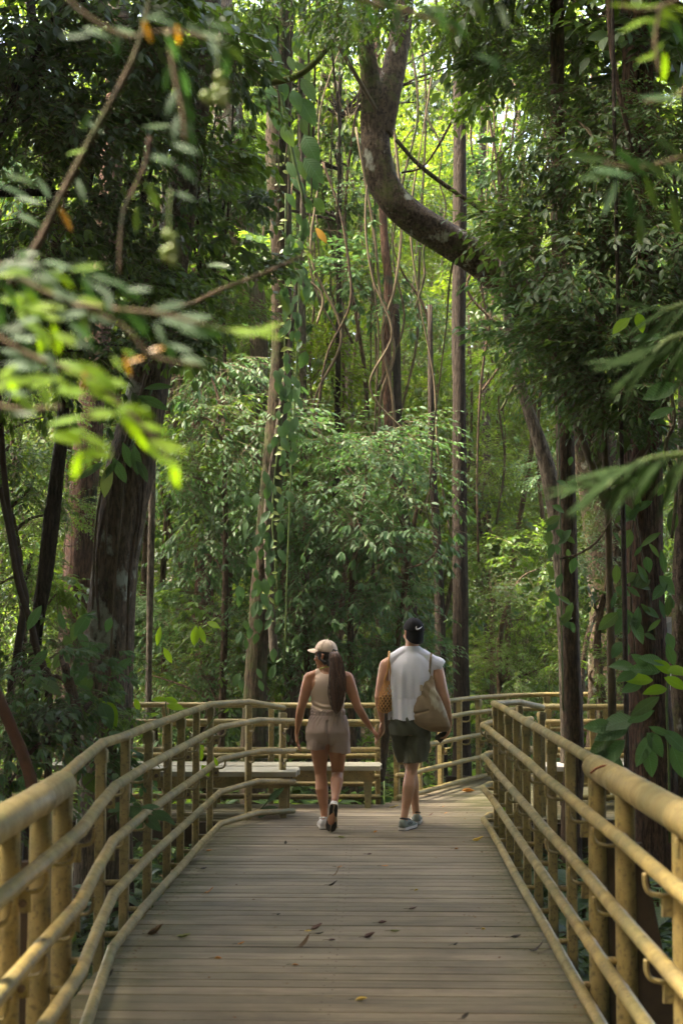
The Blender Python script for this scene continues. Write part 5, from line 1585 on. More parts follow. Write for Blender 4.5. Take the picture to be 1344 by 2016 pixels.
# distinct plants close to the railings
t = thing('broad_leaved_sapling', 'sapling with large bright ribbed leaves in front of the thick dark brown trunk', 'plant', (1.72, 8.4, ground_z(1.72, 8.4)))
stalk(t, [(1318, 1660, 8.4), (1316, 1500, 8.4), (1312, 1380, 8.4), (1318, 1310, 8.4)], 2.6, STEM_G)
for cx, cy, L, a, m in ((1270, 1318, 66, 190, 'g'), (1285, 1300, 60, 200, 'g'), (1258, 1338, 60, 185, 'g'), (1305, 1312, 50, 215, 'g'), (1335, 1320, 50, 0, 'g'), (1330, 1345, 50, 25, 'g'), (1235, 1330, 50, 160, 'b'), (1225, 1310, 50, 190, 'b'), (1245, 1352, 50, 160, 'b'), (1290, 1358, 50, 178, 'g'), (1260, 1300, 40, 220, 'b'), (1320, 1290, 46, 250, 'g')):
    leaf_at(t, cx, cy, 8.35, L, a, LEAF_NEW if m == 'g' and lrnd.random() < 0.6 else LEAF_BIG, lrnd.choice(BIGL[:2]))
t = thing('broad_leaved_sapling', 'drooping large-leaved plant crossing the thin stem beside the right railing', 'plant', (1.66, 8.0, ground_z(1.66, 8.0)))
stalk(t, [(1245, 1660, 8.0), (1238, 1560, 8.0), (1232, 1470, 8.0), (1240, 1400, 8.0)], 2.6, STEM)
for cx, cy, L, a in ((1205, 1440, 74, 165), (1190, 1460, 76, 150), (1200, 1485, 84, 140), (1180, 1490, 70, 130), (1215, 1420, 70, 175), (1268, 1475, 76, 120), (1292, 1465, 56, 50), (1280, 1500, 60, 80), (1300, 1440, 50, 20), (1262, 1410, 60, 160), (1210, 1520, 60, 110), (1330, 1460, 66, 40), (1335, 1500, 70, 70), (1270, 1390, 70, 150), (1180, 1430, 60, 185)):
    leaf_at(t, cx, cy, 7.95, L, a, lrnd.choice([LEAF_BIG, LEAF_BLUE, LEAF_DARK]), lrnd.choice(BIGL + NARL))
t = thing('broad_leaved_sapling', 'leafy plant with large hanging leaves in front of the foot of the lichen covered trunk', 'plant', (-2.25, 9.6, ground_z(-2.25, 9.6)))
stalk(t, [(120, 1700, 9.6), (128, 1500, 9.6), (140, 1380, 9.6), (150, 1290, 9.6), (158, 1240, 9.6)], 2.6, STEM_G)
for i in range(46):
    y = lrnd.uniform(1215, 1560)
    leaf_at(t, 140 + lrnd.uniform(-100, 110), y, 9.4 + lrnd.uniform(-0.5, 0.3), lrnd.uniform(30, 58), lrnd.uniform(15, 165), lrnd.choice([LEAF_BIG, LEAF_BLUE, LEAF_MID, LEAF_BIG, LEAF_DARK, LEAF_NEW] if i % 5 == 0 else [LEAF_BIG, LEAF_BLUE, LEAF_MID]), lrnd.choice(BIGL + NARL[:1]))
for lab, st, lvs in (
    ('slender vine with fresh leaves twining up the posts in the middle of the left railing', [(388, 1600, 11.6), (392, 1530, 11.5), (386, 1480, 11.6), (404, 1440, 11.5), (430, 1405, 11.5), (448, 1395, 11.5)], ((395, 1485, 26, 80), (388, 1478, 22, 130), (425, 1500, 20, 70), (404, 1518, 26, 60), (398, 1470, 18, 60), (445, 1400, 14, -40), (396, 1528, 18, 110), (410, 1512, 20, 20))),
    ('leafy sprig poking through the left railing above the walkway edge', [(200, 1620, 8.6), (250, 1590, 8.5), (290, 1592, 8.4), (330, 1606, 8.4)], ((230, 1590, 40, 160), (262, 1600, 44, 10), (280, 1612, 44, 20), (300, 1620, 46, 35), (318, 1606, 44, 15), (250, 1578, 40, -20), (295, 1588, 40, -10), (330, 1612, 40, 28), (240, 1606, 40, 100), (270, 1620, 40, 60))),
    ('two bright green leaves standing above the left railing against the shade', [(330, 1420, 12.9), (326, 1390, 12.9), (330, 1376, 12.9)], ((315, 1377, 34, 185), (336, 1379, 30, 10), (345, 1392, 36, 5), (270, 1388, 26, 70), (360, 1407, 34, 175), (300, 1408, 30, 170))),
    ('bright heart-shaped leaf pair hanging in the shade left of the ivy clad trunk', [(340, 1290, 14.8), (365, 1262, 14.8), (400, 1236, 14.8), (430, 1215, 14.8)], ((384, 1252, 40, 95), (398, 1250, 36, 70), (312, 1252, 40, 100), (330, 1290, 36, 60), (420, 1230, 30, 20))),
    ('arching strap leaf of a low plant beside the end post of the left railing', [(505, 1602, 13.0), (515, 1592, 13.0), (530, 1575, 13.0), (545, 1558, 13.0)], ((528, 1594, 40, 172), (540, 1566, 46, -48), (520, 1600, 30, 150))),
    ('small fresh leaves sprouting through the gap at the foot of the right railing', [(1000, 1606, 11.6), (996, 1600, 11.6), (992, 1594, 11.6)], ((992, 1596, 26, 110), (1000, 1604, 22, 60)))):
    t = thing('vine' if 'vine' in lab else 'sprig', lab, 'plant', W(*st[0]))
    stalk(t, st, 1.5, STEM_G)
    for cx, cy, L, a in lvs:
        leaf_at(t, cx, cy, st[len(st) // 2][2] - 0.03, L, a, LEAF_NEW if 'bright' in lab or 'fresh' in lab else LEAF_BLUE, lrnd.choice(BIGL[:2] + NARL))


# crumbs of leaf along the edges of the boards
rg_ = np.random.default_rng(12)
kk = 420
xx = np.where(rg_.random(kk) < 0.4, -1.36 + rg_.exponential(0.10, kk), np.where(rg_.random(kk) < 0.6, 0.88 - rg_.exponential(0.10, kk), rg_.uniform(-1.3, 0.9, kk)))
yy_ = rg_.uniform(5.6, 13.6, kk)
P_ = np.stack([xx, yy_, np.array([zdeck(v) for v in yy_]) + 0.005], 1)
V_, F_ = scatter(leaf_tmpl(1, 0.5, 1), P_, np.stack([rg_.normal(0, 1, kk), rg_.normal(0, 1, kk), np.zeros(kk)], 1), np.stack([rg_.normal(0, .2, kk), rg_.normal(0, .2, kk), np.ones(kk)], 1), rg_.uniform(0.008, 0.032, kk))
tag(ob('leaf_crumbs', mesh_np('leaf_crumbs', V_, F_, DEAD)), kind='stuff')


# ground cover and leaf litter
def cover(name, n, box, L, tm, mat, zr, flat):
    rg = np.random.default_rng(n)
    x = rg.uniform(box[0], box[1], n)
    y = rg.uniform(box[2], box[3], n)
    z = np.array([ground_z(a, b) for a, b in zip(x, y)]) + rg.uniform(zr[0], zr[1], n)
    ok = ~((np.abs(x + 0.24) < 1.3) & (y < 12.6))
    P = np.stack([x, y, z], 1)[ok]
    k = len(P)
    D = np.stack([rg.normal(0, 1, k), rg.normal(0, 1, k), rg.uniform(-0.4, 0.3, k) * (0 if flat else 1)], 1)
    U = np.stack([rg.normal(0, 0.25, k), rg.normal(0, 0.25, k), np.ones(k)], 1)
    V, F = scatter(tm, P, D, U, rg.uniform(L[0], L[1], k))
    tag(ob(name, mesh_np(name, V, F, mat)), kind='stuff')


T1R = leaf_tmpl(1, 0.42, 1)
cover('undergrowth', 5200, (-4.5, -1.35, 4.5, 14.0), (0.09, 0.19), leaf_tmpl(1, 0.45, 2), LEAF_DARK, (0.05, 0.6), False)
cover('undergrowth', 4800, (1.05, 4.5, 4.5, 13.6), (0.09, 0.19), leaf_tmpl(1, 0.45, 2), LEAF_DARK, (0.05, 0.55), False)
cover('undergrowth', 9000, (-7, 7, 14.7, 27), (0.12, 0.24), T1R, LEAF_MID, (0.05, 0.8), False)
cover('leaf_litter', 3000, (-6, 6, 4, 24), (0.08, 0.16), T1R, DEAD, (0.01, 0.03), True)
# ------------------------------------------------------------------ people
def mat_skin(name, col, dark):
    m, nt, bs, out = nodes(name)
    n1 = noise_n(nt, 9, 4, 0.6)
    c = ramp(nt, n1, [(0.3, col), (0.75, dark)])
    nt.links.new(c, bs.inputs['Base Color'])
    bs.inputs['Roughness'].default_value = 0.42
    bs.inputs['Specular IOR Level'].default_value = 0.4
    bs.inputs['Subsurface Weight'].default_value = 0.12
    bs.inputs['Subsurface Radius'].default_value = (0.02, 0.008, 0.004)
    bs.inputs['Subsurface Scale'].default_value = 0.5
    bump(nt, bs, noise_n(nt, 160, 2), 0.001, 0.25)
    return m


def mat_cloth(name, col, col2, weave=260, bd=0.0012, rough=0.85):
    m, nt, bs, out = nodes(name)
    n1 = noise_n(nt, 7, 5, 0.6)
    n2 = noise_n(nt, weave, 2, 0.5)
    c = ramp(nt, n1, [(0.3, col), (0.75, col2)])
    c = mixc(nt, N(nt, 'MapRange', i0=n2, i1=0.35, i2=0.7, i3=0.0, i4=0.25).outputs[0], c, tuple(q * 0.6 for q in col))
    nt.links.new(c, bs.inputs['Base Color'])
    bs.inputs['Roughness'].default_value = rough
    bs.inputs['Specular IOR Level'].default_value = 0.2
    bs.inputs['Sheen Weight'].default_value = 0.12 if max(col) > 0.1 else 0.0
    bump(nt, bs, n2, bd, 0.4)
    return m


SKIN_W = mat_skin('tanned_skin', (0.42, 0.195, 0.100), (0.36, 0.160, 0.080))
SKIN_M = mat_skin('fair_tanned_skin', (0.50, 0.275, 0.17), (0.44, 0.23, 0.135))
TANK = mat_cloth('ribbed_beige_knit', (0.64, 0.49, 0.37), (0.58, 0.44, 0.33))
SHORTS_W = mat_cloth('taupe_linen', (0.37, 0.275, 0.22), (0.32, 0.235, 0.185))
SHIRT = mat_cloth('white_cotton', (0.80, 0.80, 0.84), (0.76, 0.76, 0.80))
SHORTS_M = mat_cloth('dark_olive_fabric', (0.078, 0.084, 0.050), (0.060, 0.066, 0.040))
CAP_W = mat_cloth('beige_cap_cotton', (0.66, 0.52, 0.40), (0.58, 0.45, 0.34))
CAP_M = mat_cloth('black_cap_cotton', (0.010, 0.010, 0.011), (0.008, 0.008, 0.009))
HAIR_D = mat_simple('black_hair', (0.012, 0.009, 0.008), 0.45, 0.5, 60, (0.022, 0.015, 0.012), 0.001, (1, 1, 0.15))
HAIR_B = mat_simple('brown_hair', (0.070, 0.034, 0.020), 0.42, 0.5, 40, (0.16, 0.082, 0.048), 0.002, (1, 1, 0.06))
m_, nt_, bs_, out_ = nodes('brown_hair_strands')
g_ = nt_.nodes.new('ShaderNodeNewGeometry')
nt_.links.new(ramp(nt_, g_.outputs['Random Per Island'], [(0.0, (0.035, 0.016, 0.010)), (0.5, (0.085, 0.040, 0.023)), (1.0, (0.19, 0.095, 0.055))]), bs_.inputs['Base Color'])
bs_.inputs['Roughness'].default_value = 0.4
HAIR_S = m_
WHITE_RUB = mat_simple('white_trainer', (0.68, 0.66, 0.62), 0.6, 0.3, 18, (0.52, 0.50, 0.46))
BLACK_RUB = mat_simple('black_rubber', (0.018, 0.017, 0.017), 0.6, 0.3, 30, (0.03, 0.028, 0.027))
TAN_RUB = mat_simple('tan_rubber', (0.42, 0.32, 0.22), 0.6, 0.3)
GREY_SHOE = mat_simple('grey_green_mesh', (0.26, 0.30, 0.26), 0.75, 0.25, 30, (0.18, 0.21, 0.18))
EYE_W = mat_simple('eye_white', (0.8, 0.78, 0.74), 0.3, 0.5)
LIPS = mat_simple('lips', (0.36, 0.12, 0.10), 0.5, 0.4)
NETM = mat_cloth('orange_cotton_cord', (0.62, 0.33, 0.11), (0.56, 0.29, 0.09))
TOTE = None


def ell_tube(b, pts, rad, side=(1, 0, 0), n=16):
    """closed elliptical tube with rounded ends; rad: (a along side, b across)"""
    pts = [Vector(p) for p in pts]
    rings = []
    m = len(pts)
    rad = [(r, r) if not hasattr(r, '__len__') else r for r in rad]
    side = Vector(side)
    def ring(c, t, a, bb):
        u = side - t * side.dot(t)
        u = u.normalized() if u.length > 1e-4 else t.orthogonal().normalized()
        v = t.cross(u)
        return [c + u * math.cos(2 * math.pi * k / n) * a + v * math.sin(2 * math.pi * k / n) * bb for k in range(n)]
    for i in range(m):
        t = (pts[min(m - 1, i + 1)] - pts[max(0, i - 1)]).normalized()
        a, bb = rad[i]
        q = min(a, bb)
        if i == 0:
            for f in (0.999, 0.85, 0.5):
                rings.append(ring(pts[0] - t * q * f, t, a * math.sqrt(1 - f * f), bb * math.sqrt(1 - f * f)))
        rings.append(ring(pts[i], t, a, bb))
        if i == m - 1:
            for f in (0.5, 0.85, 0.999):
                rings.append(ring(pts[-1] + t * q * f, t, a * math.sqrt(1 - f * f), bb * math.sqrt(1 - f * f)))
    b.loft(rings)


def ellipsoid(b, c, r, M=None, n=18, m=12):
    rings = []
    c = Vector(c)
    for j in range(m + 1):
        ph = -math.pi / 2 + math.pi * (j + 0.02) / (m + 0.04)
        rings.append([Vector((math.cos(ph) * math.cos(2 * math.pi * k / n) * r[0], math.cos(ph) * math.sin(2 * math.pi * k / n) * r[1], math.sin(ph) * r[2])) for k in range(n)])
    rings = [[(M @ v if M is not None else v) + c for v in rr] for rr in rings]
    b.loft(rings)


def fuse(mb, voxel, smooth=6, name='body', mats=None):
    """one continuous skin over overlapping closed shapes"""
    me = mb.mesh('tmp', mats)
    o = bpy.data.objects.new('tmp', me)
    COL.objects.link(o)
    r = o.modifiers.new('r', 'REMESH')
    r.mode = 'VOXEL'
    r.voxel_size = voxel
    r.use_smooth_shade = True
    if smooth:
        s = o.modifiers.new('s', 'SMOOTH')
        s.factor = 0.5
        s.iterations = smooth
    dg = bpy.context.evaluated_depsgraph_get()
    out = bpy.data.meshes.new_from_object(o.evaluated_get(dg))
    bpy.data.objects.remove(o)
    bpy.data.meshes.remove(me)
    out.name = name
    out.materials.clear()
    for m in (mats if isinstance(mats, (list, tuple)) else [mats]):
        out.materials.append(m)
    return out


def get_v(me):
    a = np.empty(len(me.vertices) * 3, dtype=np.float32)
    me.vertices.foreach_get('co', a)
    return a.reshape(-1, 3)


def displace(me, fn):
    """move every vertex along its normal by fn(co, normal)"""
    V = get_v(me)
    nn = np.empty(len(V) * 3, dtype=np.float32)
    me.vertices.foreach_get('normal', nn)
    nn = nn.reshape(-1, 3)
    d = fn(V, nn)
    V2 = V + nn * d[:, None]
    me.vertices.foreach_set('co', V2.ravel())
    me.update()


def cut(me, keep, thick, name, mats):
    """keep the faces whose centre passes the test, then give the cloth a thickness"""
    V = get_v(me)
    F = [tuple(p.vertices) for p in me.polygons]
    C = np.array([V[list(f)].mean(0) for f in F])
    k = keep(C)
    F = [f for f, q in zip(F, k) if q]
    used_v = sorted({i for f in F for i in f})
    mp = {v: i for i, v in enumerate(used_v)}
    m2 = mesh_np('tmp', V[used_v], [tuple(mp[i] for i in f) for f in F], mats)
    o = bpy.data.objects.new('tmp', m2)
    COL.objects.link(o)
    q = o.modifiers.new('q', 'SMOOTH')
    q.factor = 0.5
    q.iterations = 4
    s = o.modifiers.new('s', 'SOLIDIFY')
    s.thickness = thick
    s.offset = -0.6
    dg = bpy.context.evaluated_depsgraph_get()
    out = bpy.data.meshes.new_from_object(o.evaluated_get(dg))
    bpy.data.objects.remove(o)
    out.name = name
    return out


def hand(b, w, d, n, sgn, curl, k=1.0, spread=1.0, thumb=0.5):
    """palm, four jointed fingers and a thumb; d: towards the fingers, n: the way the palm faces"""
    w, d, n = Vector(w), Vector(d).normalized(), Vector(n)
    n = (n - d * n.dot(d)).normalized()
    s = d.cross(n) * sgn
    ell_tube(b, [w, w + d * 0.03 * k, w + d * 0.06 * k, w + d * 0.082 * k], [(0.024 * k, 0.019 * k), (0.034 * k, 0.017 * k), (0.038 * k, 0.015 * k), (0.036 * k, 0.012 * k)], s, 12)
    for i in range(4):
        ln = [(0.040, 0.026, 0.021), (0.045, 0.029, 0.022), (0.042, 0.027, 0.021), (0.033, 0.021, 0.018)][i]
        p = w + d * (0.082 - 0.004 * abs(i - 1)) * k + s * (0.028 - 0.0185 * i) * k
        dd = (d + s * (0.10 - 0.07 * i) * spread).normalized()
        c = curl[i] if hasattr(curl, '__len__') else curl
        P, R = [p - dd * 0.015 * k, p], [0.0095 * k, 0.0095 * k]
        for j, l in enumerate(ln):
            an = c * (0.7, 1.0, 0.7)[j]
            dd = (dd * math.cos(an) + n * math.sin(an)).normalized()
            n2 = n
            p = p + dd * l * k
            P.append(p)
            R.append((0.0090, 0.0082, 0.0068)[j] * k)
        ell_tube(b, P, R, s, 8)
    p = w + d * 0.022 * k + s * 0.024 * k
    dd = (d * 0.75 + s * 0.62 + n * 0.25 * thumb).normalized()
    P, R = [p], [0.0135 * k]
    for j, l in enumerate((0.038, 0.03, 0.024)):
        P.append(P[-1] + dd * l * k)
        R.append((0.0112, 0.0098, 0.0078)[j] * k)
        dd = (dd + (d * 0.3 - s * 0.25 + n * 0.35 * thumb)).normalized()
    ell_tube(b, P, R, n, 8)


def head(b, c, Mh, k=1.0):
    """skull, face, nose, chin and ears; the face looks along local +Y"""
    c = Vector(c)
    g = lambda v: c + Mh @ (Vector(v) * k)
    R = Mh.to_3x3()
    ellipsoid(b, g((0, -0.008, 0.035)), (0.074 * k, 0.094 * k, 0.090 * k), R)
    ellipsoid(b, g((0, 0.030, -0.035)), (0.060 * k, 0.066 * k, 0.080 * k), R)
    ellipsoid(b, g((0, 0.066, -0.098)), (0.027 * k, 0.024 * k, 0.022 * k), R)
    ellipsoid(b, g((0, 0.070, 0.015)), (0.052 * k, 0.022 * k, 0.022 * k), R)
    ell_tube(b, [g((0, 0.086, 0.008)), g((0, 0.100, -0.015)), g((0, 0.108, -0.034)), g((0, 0.092, -0.044))], [0.008 * k, 0.010 * k, 0.014 * k, 0.012 * k], R @ Vector((1, 0, 0)), 10)
    for s in (-1, 1):
        ellipsoid(b, g((s * 0.040, 0.066, -0.028)), (0.022 * k, 0.022 * k, 0.020 * k), R)
        ell_tube(b, [g((s * 0.072, -0.004, -0.036)), g((s * 0.079, -0.012, -0.012)), g((s * 0.081, -0.018, 0.012)), g((s * 0.074, -0.004, 0.018))], [(0.006 * k, 0.010 * k), (0.006 * k, 0.015 * k), (0.006 * k, 0.015 * k), (0.005 * k, 0.010 * k)], R @ Vector((1, 0, 0)), 10)
    for s in (-1, 1):
        ell_tube(b, [g((s * 0.014, 0.089, -0.066)), g((0, 0.094, -0.066))], [0.008 * k, 0.009 * k], R @ Vector((0, 0, 1)), 8)


def face_bits(t, c, Mh, k=1.0):
    R = Mh.to_3x3()
    for s in (-1, 1):
        b = MB()
        ellipsoid(b, Vector(c) + R @ Vector((s * 0.031, 0.078, -0.002)) * k, (0.012 * k,) * 3, None, 10, 8)
        e = b.build('eye', EYE_W, t)
        b = MB()
        ellipsoid(b, Vector(c) + R @ Vector((s * 0.031, 0.0865, -0.002)) * k, (0.006 * k, 0.006 * k, 0.006 * k), None, 8, 6)
        b.build('iris', HAIR_D, e)
        b = MB()
        ell_tube(b, [Vector(c) + R @ Vector(v) * k for v in ((s * 0.012, 0.094, 0.020), (s * 0.03, 0.092, 0.026), (s * 0.050, 0.078, 0.020))], [0.003, 0.004, 0.002], (0, 0, 1), 6)
        b.build('eyebrow', HAIR_D, t)
    b = MB()
    ell_tube(b, [Vector(c) + R @ Vector(v) * k for v in ((-0.022, 0.088, -0.066), (0, 0.101, -0.066), (0.022, 0.088, -0.066))], [0.003, 0.006, 0.003], (0, 0, 1), 8)
    b.build('mouth', LIPS, t)


def shoe(t, heel, toe, upv, L, mats, collar=0.09, text=None):
    """trainer: upper, midsole and outsole; heel and toe are points on the underside"""
    heel, toe = Vector(heel), Vector(toe)
    f = (toe - heel).normalized()
    u = Vector(upv)
    u = (u - f * u.dot(f)).normalized()
    s = f.cross(u)
    Mx = Matrix((s, f, u)).transposed().to_4x4()
    tt = [0.0, 0.04, 0.14, 0.3, 0.45, 0.62, 0.78, 0.90, 0.97, 1.0]
    hw = [0.020, 0.030, 0.036, 0.035, 0.037, 0.045, 0.048, 0.041, 0.026, 0.012]
    def band(z0, z1, grow):
        b = MB()
        rings = []
        for a, w in zip(tt, hw):
            y = a * L
            w = w + grow
            ts = 0.012 * max(0, (a - 0.72) / 0.28) ** 1.5      # toe spring
            rings.append([(-w, y, z0 + ts), (w, y, z0 + ts), (w * 1.02, y, (z0 + z1) / 2 + ts), (w * 0.96, y, z1 + ts), (-w * 0.96, y, z1 + ts), (-w * 1.02, y, (z0 + z1) / 2 + ts)])
        b.loft(rings)
        return b
    upz = [0.082, collar, collar, collar * 0.93, 0.088, 0.075, 0.060, 0.048, 0.040, 0.034]
    b = MB()
    rings = []
    for a, w, h in zip(tt, hw, upz):
        y = a * L
        ts = 0.012 * max(0, (a - 0.72) / 0.28) ** 1.5
        tw = w * (0.55 if a > 0.35 else 0.80)
        z0 = 0.026 + ts
        rings.append([Vector(v) for v in ((-w, y, z0), (w, y, z0), (w * 1.02, y, lerp(z0, h, 0.35)), (lerp(w, tw, 0.6), y, lerp(z0, h, 0.78)), (tw * 0.7, y, h), (0, y, h + (0.004 if a > 0.4 else -0.004)), (-tw * 0.7, y, h), (-lerp(w, tw, 0.6), y, lerp(z0, h, 0.78)), (-w * 1.02, y, lerp(z0, h, 0.35)))])
    b.loft(rings)
    up = b.mesh('shoe', mats[0])
    o = ob('shoe', up, t)
    o.matrix_local = Matrix.Translation(heel) @ Mx
    ob('midsole', sharp(band(0.008, 0.030, 0.003).mesh('midsole', mats[1]), 50), o)
    b = band(0.0, 0.010, 0.001)
    ob('outsole', sharp(b.mesh('outsole', mats[2]), 50), o)
    b = MB()      # heel tab and padded collar
    b.tube(bez([(0.026, 0.10, collar + 0.000), (0.030, 0.05, collar + 0.004), (0.0, 0.006, collar + 0.014), (-0.030, 0.05, collar + 0.004), (-0.026, 0.10, collar)], 4), 0.007, 8)
    ob('collar', b.mesh('collar', mats[3]), o)
    b = MB()
    for i in range(5):
        y = 0.105 + i * 0.022
        z = lerp(0.094, 0.072, i / 4)
        b.tube([(-0.024, y, z - 0.004), (0, y + 0.004, z + 0.006), (0.024, y, z - 0.004)], 0.0028, 5)
    ob('laces', b.mesh('laces', mats[3]), o)
    return o


def rings_body(b, table, n=32, power=2.08):
    """superellipse rings: (z, cx, cy, a, b), eased between the given heights"""
    T = np.array(table)
    k = 5
    out = []
    P = np.vstack([2 * T[0] - T[1], T, 2 * T[-1] - T[-2]])
    for i in range(1, len(P) - 2):
        for q in range(k):
            t = q / k
            A, B, C, D = P[i - 1], P[i], P[i + 1], P[i + 2]
            out.append(0.5 * (2 * B + (C - A) * t + (2 * A - 5 * B + 4 * C - D) * t * t + (3 * B - A - 3 * C + D) * t ** 3))
    out.append(T[-1])
    rings = []
    for z, cx, cy_, a, bb in out:
        r = []
        for j in range(n):
            th = 2 * math.pi * j / n
            co, si = math.cos(th), math.sin(th)
            r.append(Vector((cx + a * math.copysign(abs(co) ** (2 / power), co), cy_ + bb * math.copysign(abs(si) ** (2 / power), si), z)))
        rings.append(r)
    b.loft(rings)


def vnoise(V, sc, seed=0.0):
    return np.array([noise.noise(Vector((v[0] * sc[0] + seed, v[1] * sc[1], v[2] * sc[2]))) for v in V])


# ---------------------------------------------------------------- the woman
WX = (650 - 750) / FPX * 12.39
woman = thing('person', 'woman in beige cap, beige tank top and taupe shorts with a long brown ponytail', 'person', (WX, 12.39, 0.0))
Mw = Matrix.Rotation(math.radians(62), 3, 'Z')
HC = Vector((-0.040, 0.005, 1.478))
w_torso = [(0.775, -0.02, 0.0, 0.150, 0.105), (0.80, -0.02, 0.0, 0.172, 0.122), (0.84, -0.02, -0.008, 0.180, 0.132), (0.93, -0.018, 0, 0.155, 0.110), (1.01, -0.018, 0.006, 0.132, 0.092), (1.10, -0.017, 0.008, 0.136, 0.095), (1.19, -0.016, 0.004, 0.152, 0.104), (1.26, -0.016, 0, 0.158, 0.098), (1.305, -0.016, 0, 0.130, 0.082), (1.34, -0.018, 0, 0.075, 0.058)]
wl = dict(hip=(-0.098, 0.0, 0.80), knee=(-0.082, 0.03, 0.455), ank=(-0.045, -0.015, 0.09))
wr = dict(hip=(0.066, 0.0, 0.80), knee=(0.064, 0.045, 0.455), ank=(0.048, -0.235, 0.262))
LE, LW = Vector((-0.250, -0.035, 1.030)), Vector((-0.290, 0.035, 0.815))
RE, RW = Vector((0.238, -0.03, 1.040)), Vector((0.352, 0.04, 0.850))


def leg(b, hip, knee, ank, k=1.0, calf_side=0.0):
    hip, knee, ank = Vector(hip), Vector(knee), Vector(ank)
    back = Vector((0, -1, 0))
    cd = (ank - knee)
    bk = (back - cd * back.dot(cd) / cd.length_squared).normalized()
    f = lambda a, c, t: a.lerp(c, t)
    ell_tube(b, [hip + Vector((0, 0, 0.04)), f(hip, knee, 0.25), f(hip, knee, 0.55), f(hip, knee, 0.85), knee, f(knee, ank, 0.16) + bk * 0.010, f(knee, ank, 0.34) + bk * 0.020, f(knee, ank, 0.55) + bk * 0.010, f(knee, ank, 0.8), ank],
             [(0.092 * k, 0.098 * k), (0.084 * k, 0.092 * k), (0.071 * k, 0.076 * k), (0.056 * k, 0.058 * k), (0.051 * k, 0.055 * k), (0.052 * k, 0.055 * k), (0.056 * k, 0.060 * k), (0.047 * k, 0.049 * k), (0.034 * k, 0.036 * k), (0.031 * k, 0.036 * k)], (1, 0, 0), 16)


def arm(b, sh, el, wr_, k=1.0):
    sh, el, wr_ = Vector(sh), Vector(el), Vector(wr_)
    ell_tube(b, [sh, sh.lerp(el, 0.2), sh.lerp(el, 0.5), sh.lerp(el, 0.85), el, el.lerp(wr_, 0.2), el.lerp(wr_, 0.5), el.lerp(wr_, 0.85), wr_],
             [(0.050 * k, 0.055 * k), (0.049 * k, 0.054 * k), (0.045 * k, 0.048 * k), (0.037 * k, 0.040 * k), (0.035 * k, 0.037 * k), (0.037 * k, 0.038 * k), (0.033 * k, 0.033 * k), (0.024 * k, 0.022 * k), (0.024 * k, 0.019 * k)], (0, 1, 0), 14)


b = MB()
rings_body(b, w_torso)
leg(b, **{'hip': wl['hip'], 'knee': wl['knee'], 'ank': wl['ank']})
leg(b, wr['hip'], wr['knee'], wr['ank'])
for (kn, an) in ((wl['knee'], wl['ank']),):
    ell_tube(b, [an, Vector(an) + Vector((0, -0.015, -0.045))], [0.032, 0.034])
    ell_tube(b, [Vector(an) + Vector((0, 0, -0.045)), Vector(an) + Vector((-0.01, 0.12, -0.06))], [0.030, 0.03])
ell_tube(b, [wr['ank'], (0.036, -0.28, 0.20), (0.02, -0.30, 0.10)], [0.030, 0.032, 0.030])
for s, sh, el, wv in ((-1, (-0.178, 0, 1.285), LE, LW), (1, (0.150, 0, 1.285), RE, RW)):
    ell_tube(b, [(s * 0.06 - 0.018, 0, 1.325), (s * 0.11 - 0.016, 0, 1.312), sh], [(0.045, 0.040), (0.048, 0.045), (0.050, 0.055)], (0, 1, 0))
    arm(b, sh, el, wv)
ell_tube(b, [(-0.016, -0.012, 1.30), (-0.022, -0.006, 1.36), (-0.032, 0.002, 1.42)], [0.056, 0.049, 0.050])
head(b, HC, Mw, 0.97)
hand(b, LW, (-0.02, 0.10, -1), (1, 0.1, 0.1), 1, (0.25, 0.32, 0.40, 0.45), 0.93)
hand(b, RW, (0.62, 0.12, -0.62), (-0.62, 0.1, -0.7), -1, (0.85, 0.95, 1.0, 1.0), 0.93)
ob('body', fuse(b, 0.0055, 5, 'body', SKIN_W), woman)
face_bits(woman, HC, Mw, 0.97)

# tank top
b = MB()
grow = lambda tab, g: [(z, cx, cy_, a + g, bb + g) for z, cx, cy_, a, bb in tab]
rings_body(b, grow(w_torso[2:], 0.009) + [(1.352, -0.018, 0, 0.066, 0.052)])
for s, sh in ((-1, (-0.178, 0, 1.285)), (1, (0.150, 0, 1.285))):
    ell_tube(b, [(s * 0.06 - 0.018, 0, 1.325), (s * 0.11 - 0.016, 0, 1.312), sh], [(0.052, 0.047), (0.055, 0.052), (0.057, 0.062)], (0, 1, 0))
me = fuse(b, 0.0045, 4, 'tank_top', TANK)
displace(me, lambda V, n: 0.006 * np.sin(V[:, 2] * 150 + 8 * V[:, 0] + 4 * vnoise(V, (6, 6, 6))) * np.clip((1.10 - V[:, 2]) / 0.06, 0, 1) + 0.003 * vnoise(V, (14, 14, 7)))


def tank_keep(C):
    x, y, z = C[:, 0] + 0.017, C[:, 1], C[:, 2]
    half = np.where(z < 1.15, 0.30, np.where(z < 1.235, 0.155 - (z - 1.15) / 0.085 * 0.045, 0.110))
    neck = np.where(np.abs(x) < 0.078, np.where(y < 0, 1.322, 1.235) + (np.abs(x) / 0.078) ** 3 * 0.04, 9.0)
    return (z > 0.985) & (np.abs(x) < half) & (z < neck)


ob('tank_top', cut(me, tank_keep, 0.005, 'tank_top', [TANK]), woman)
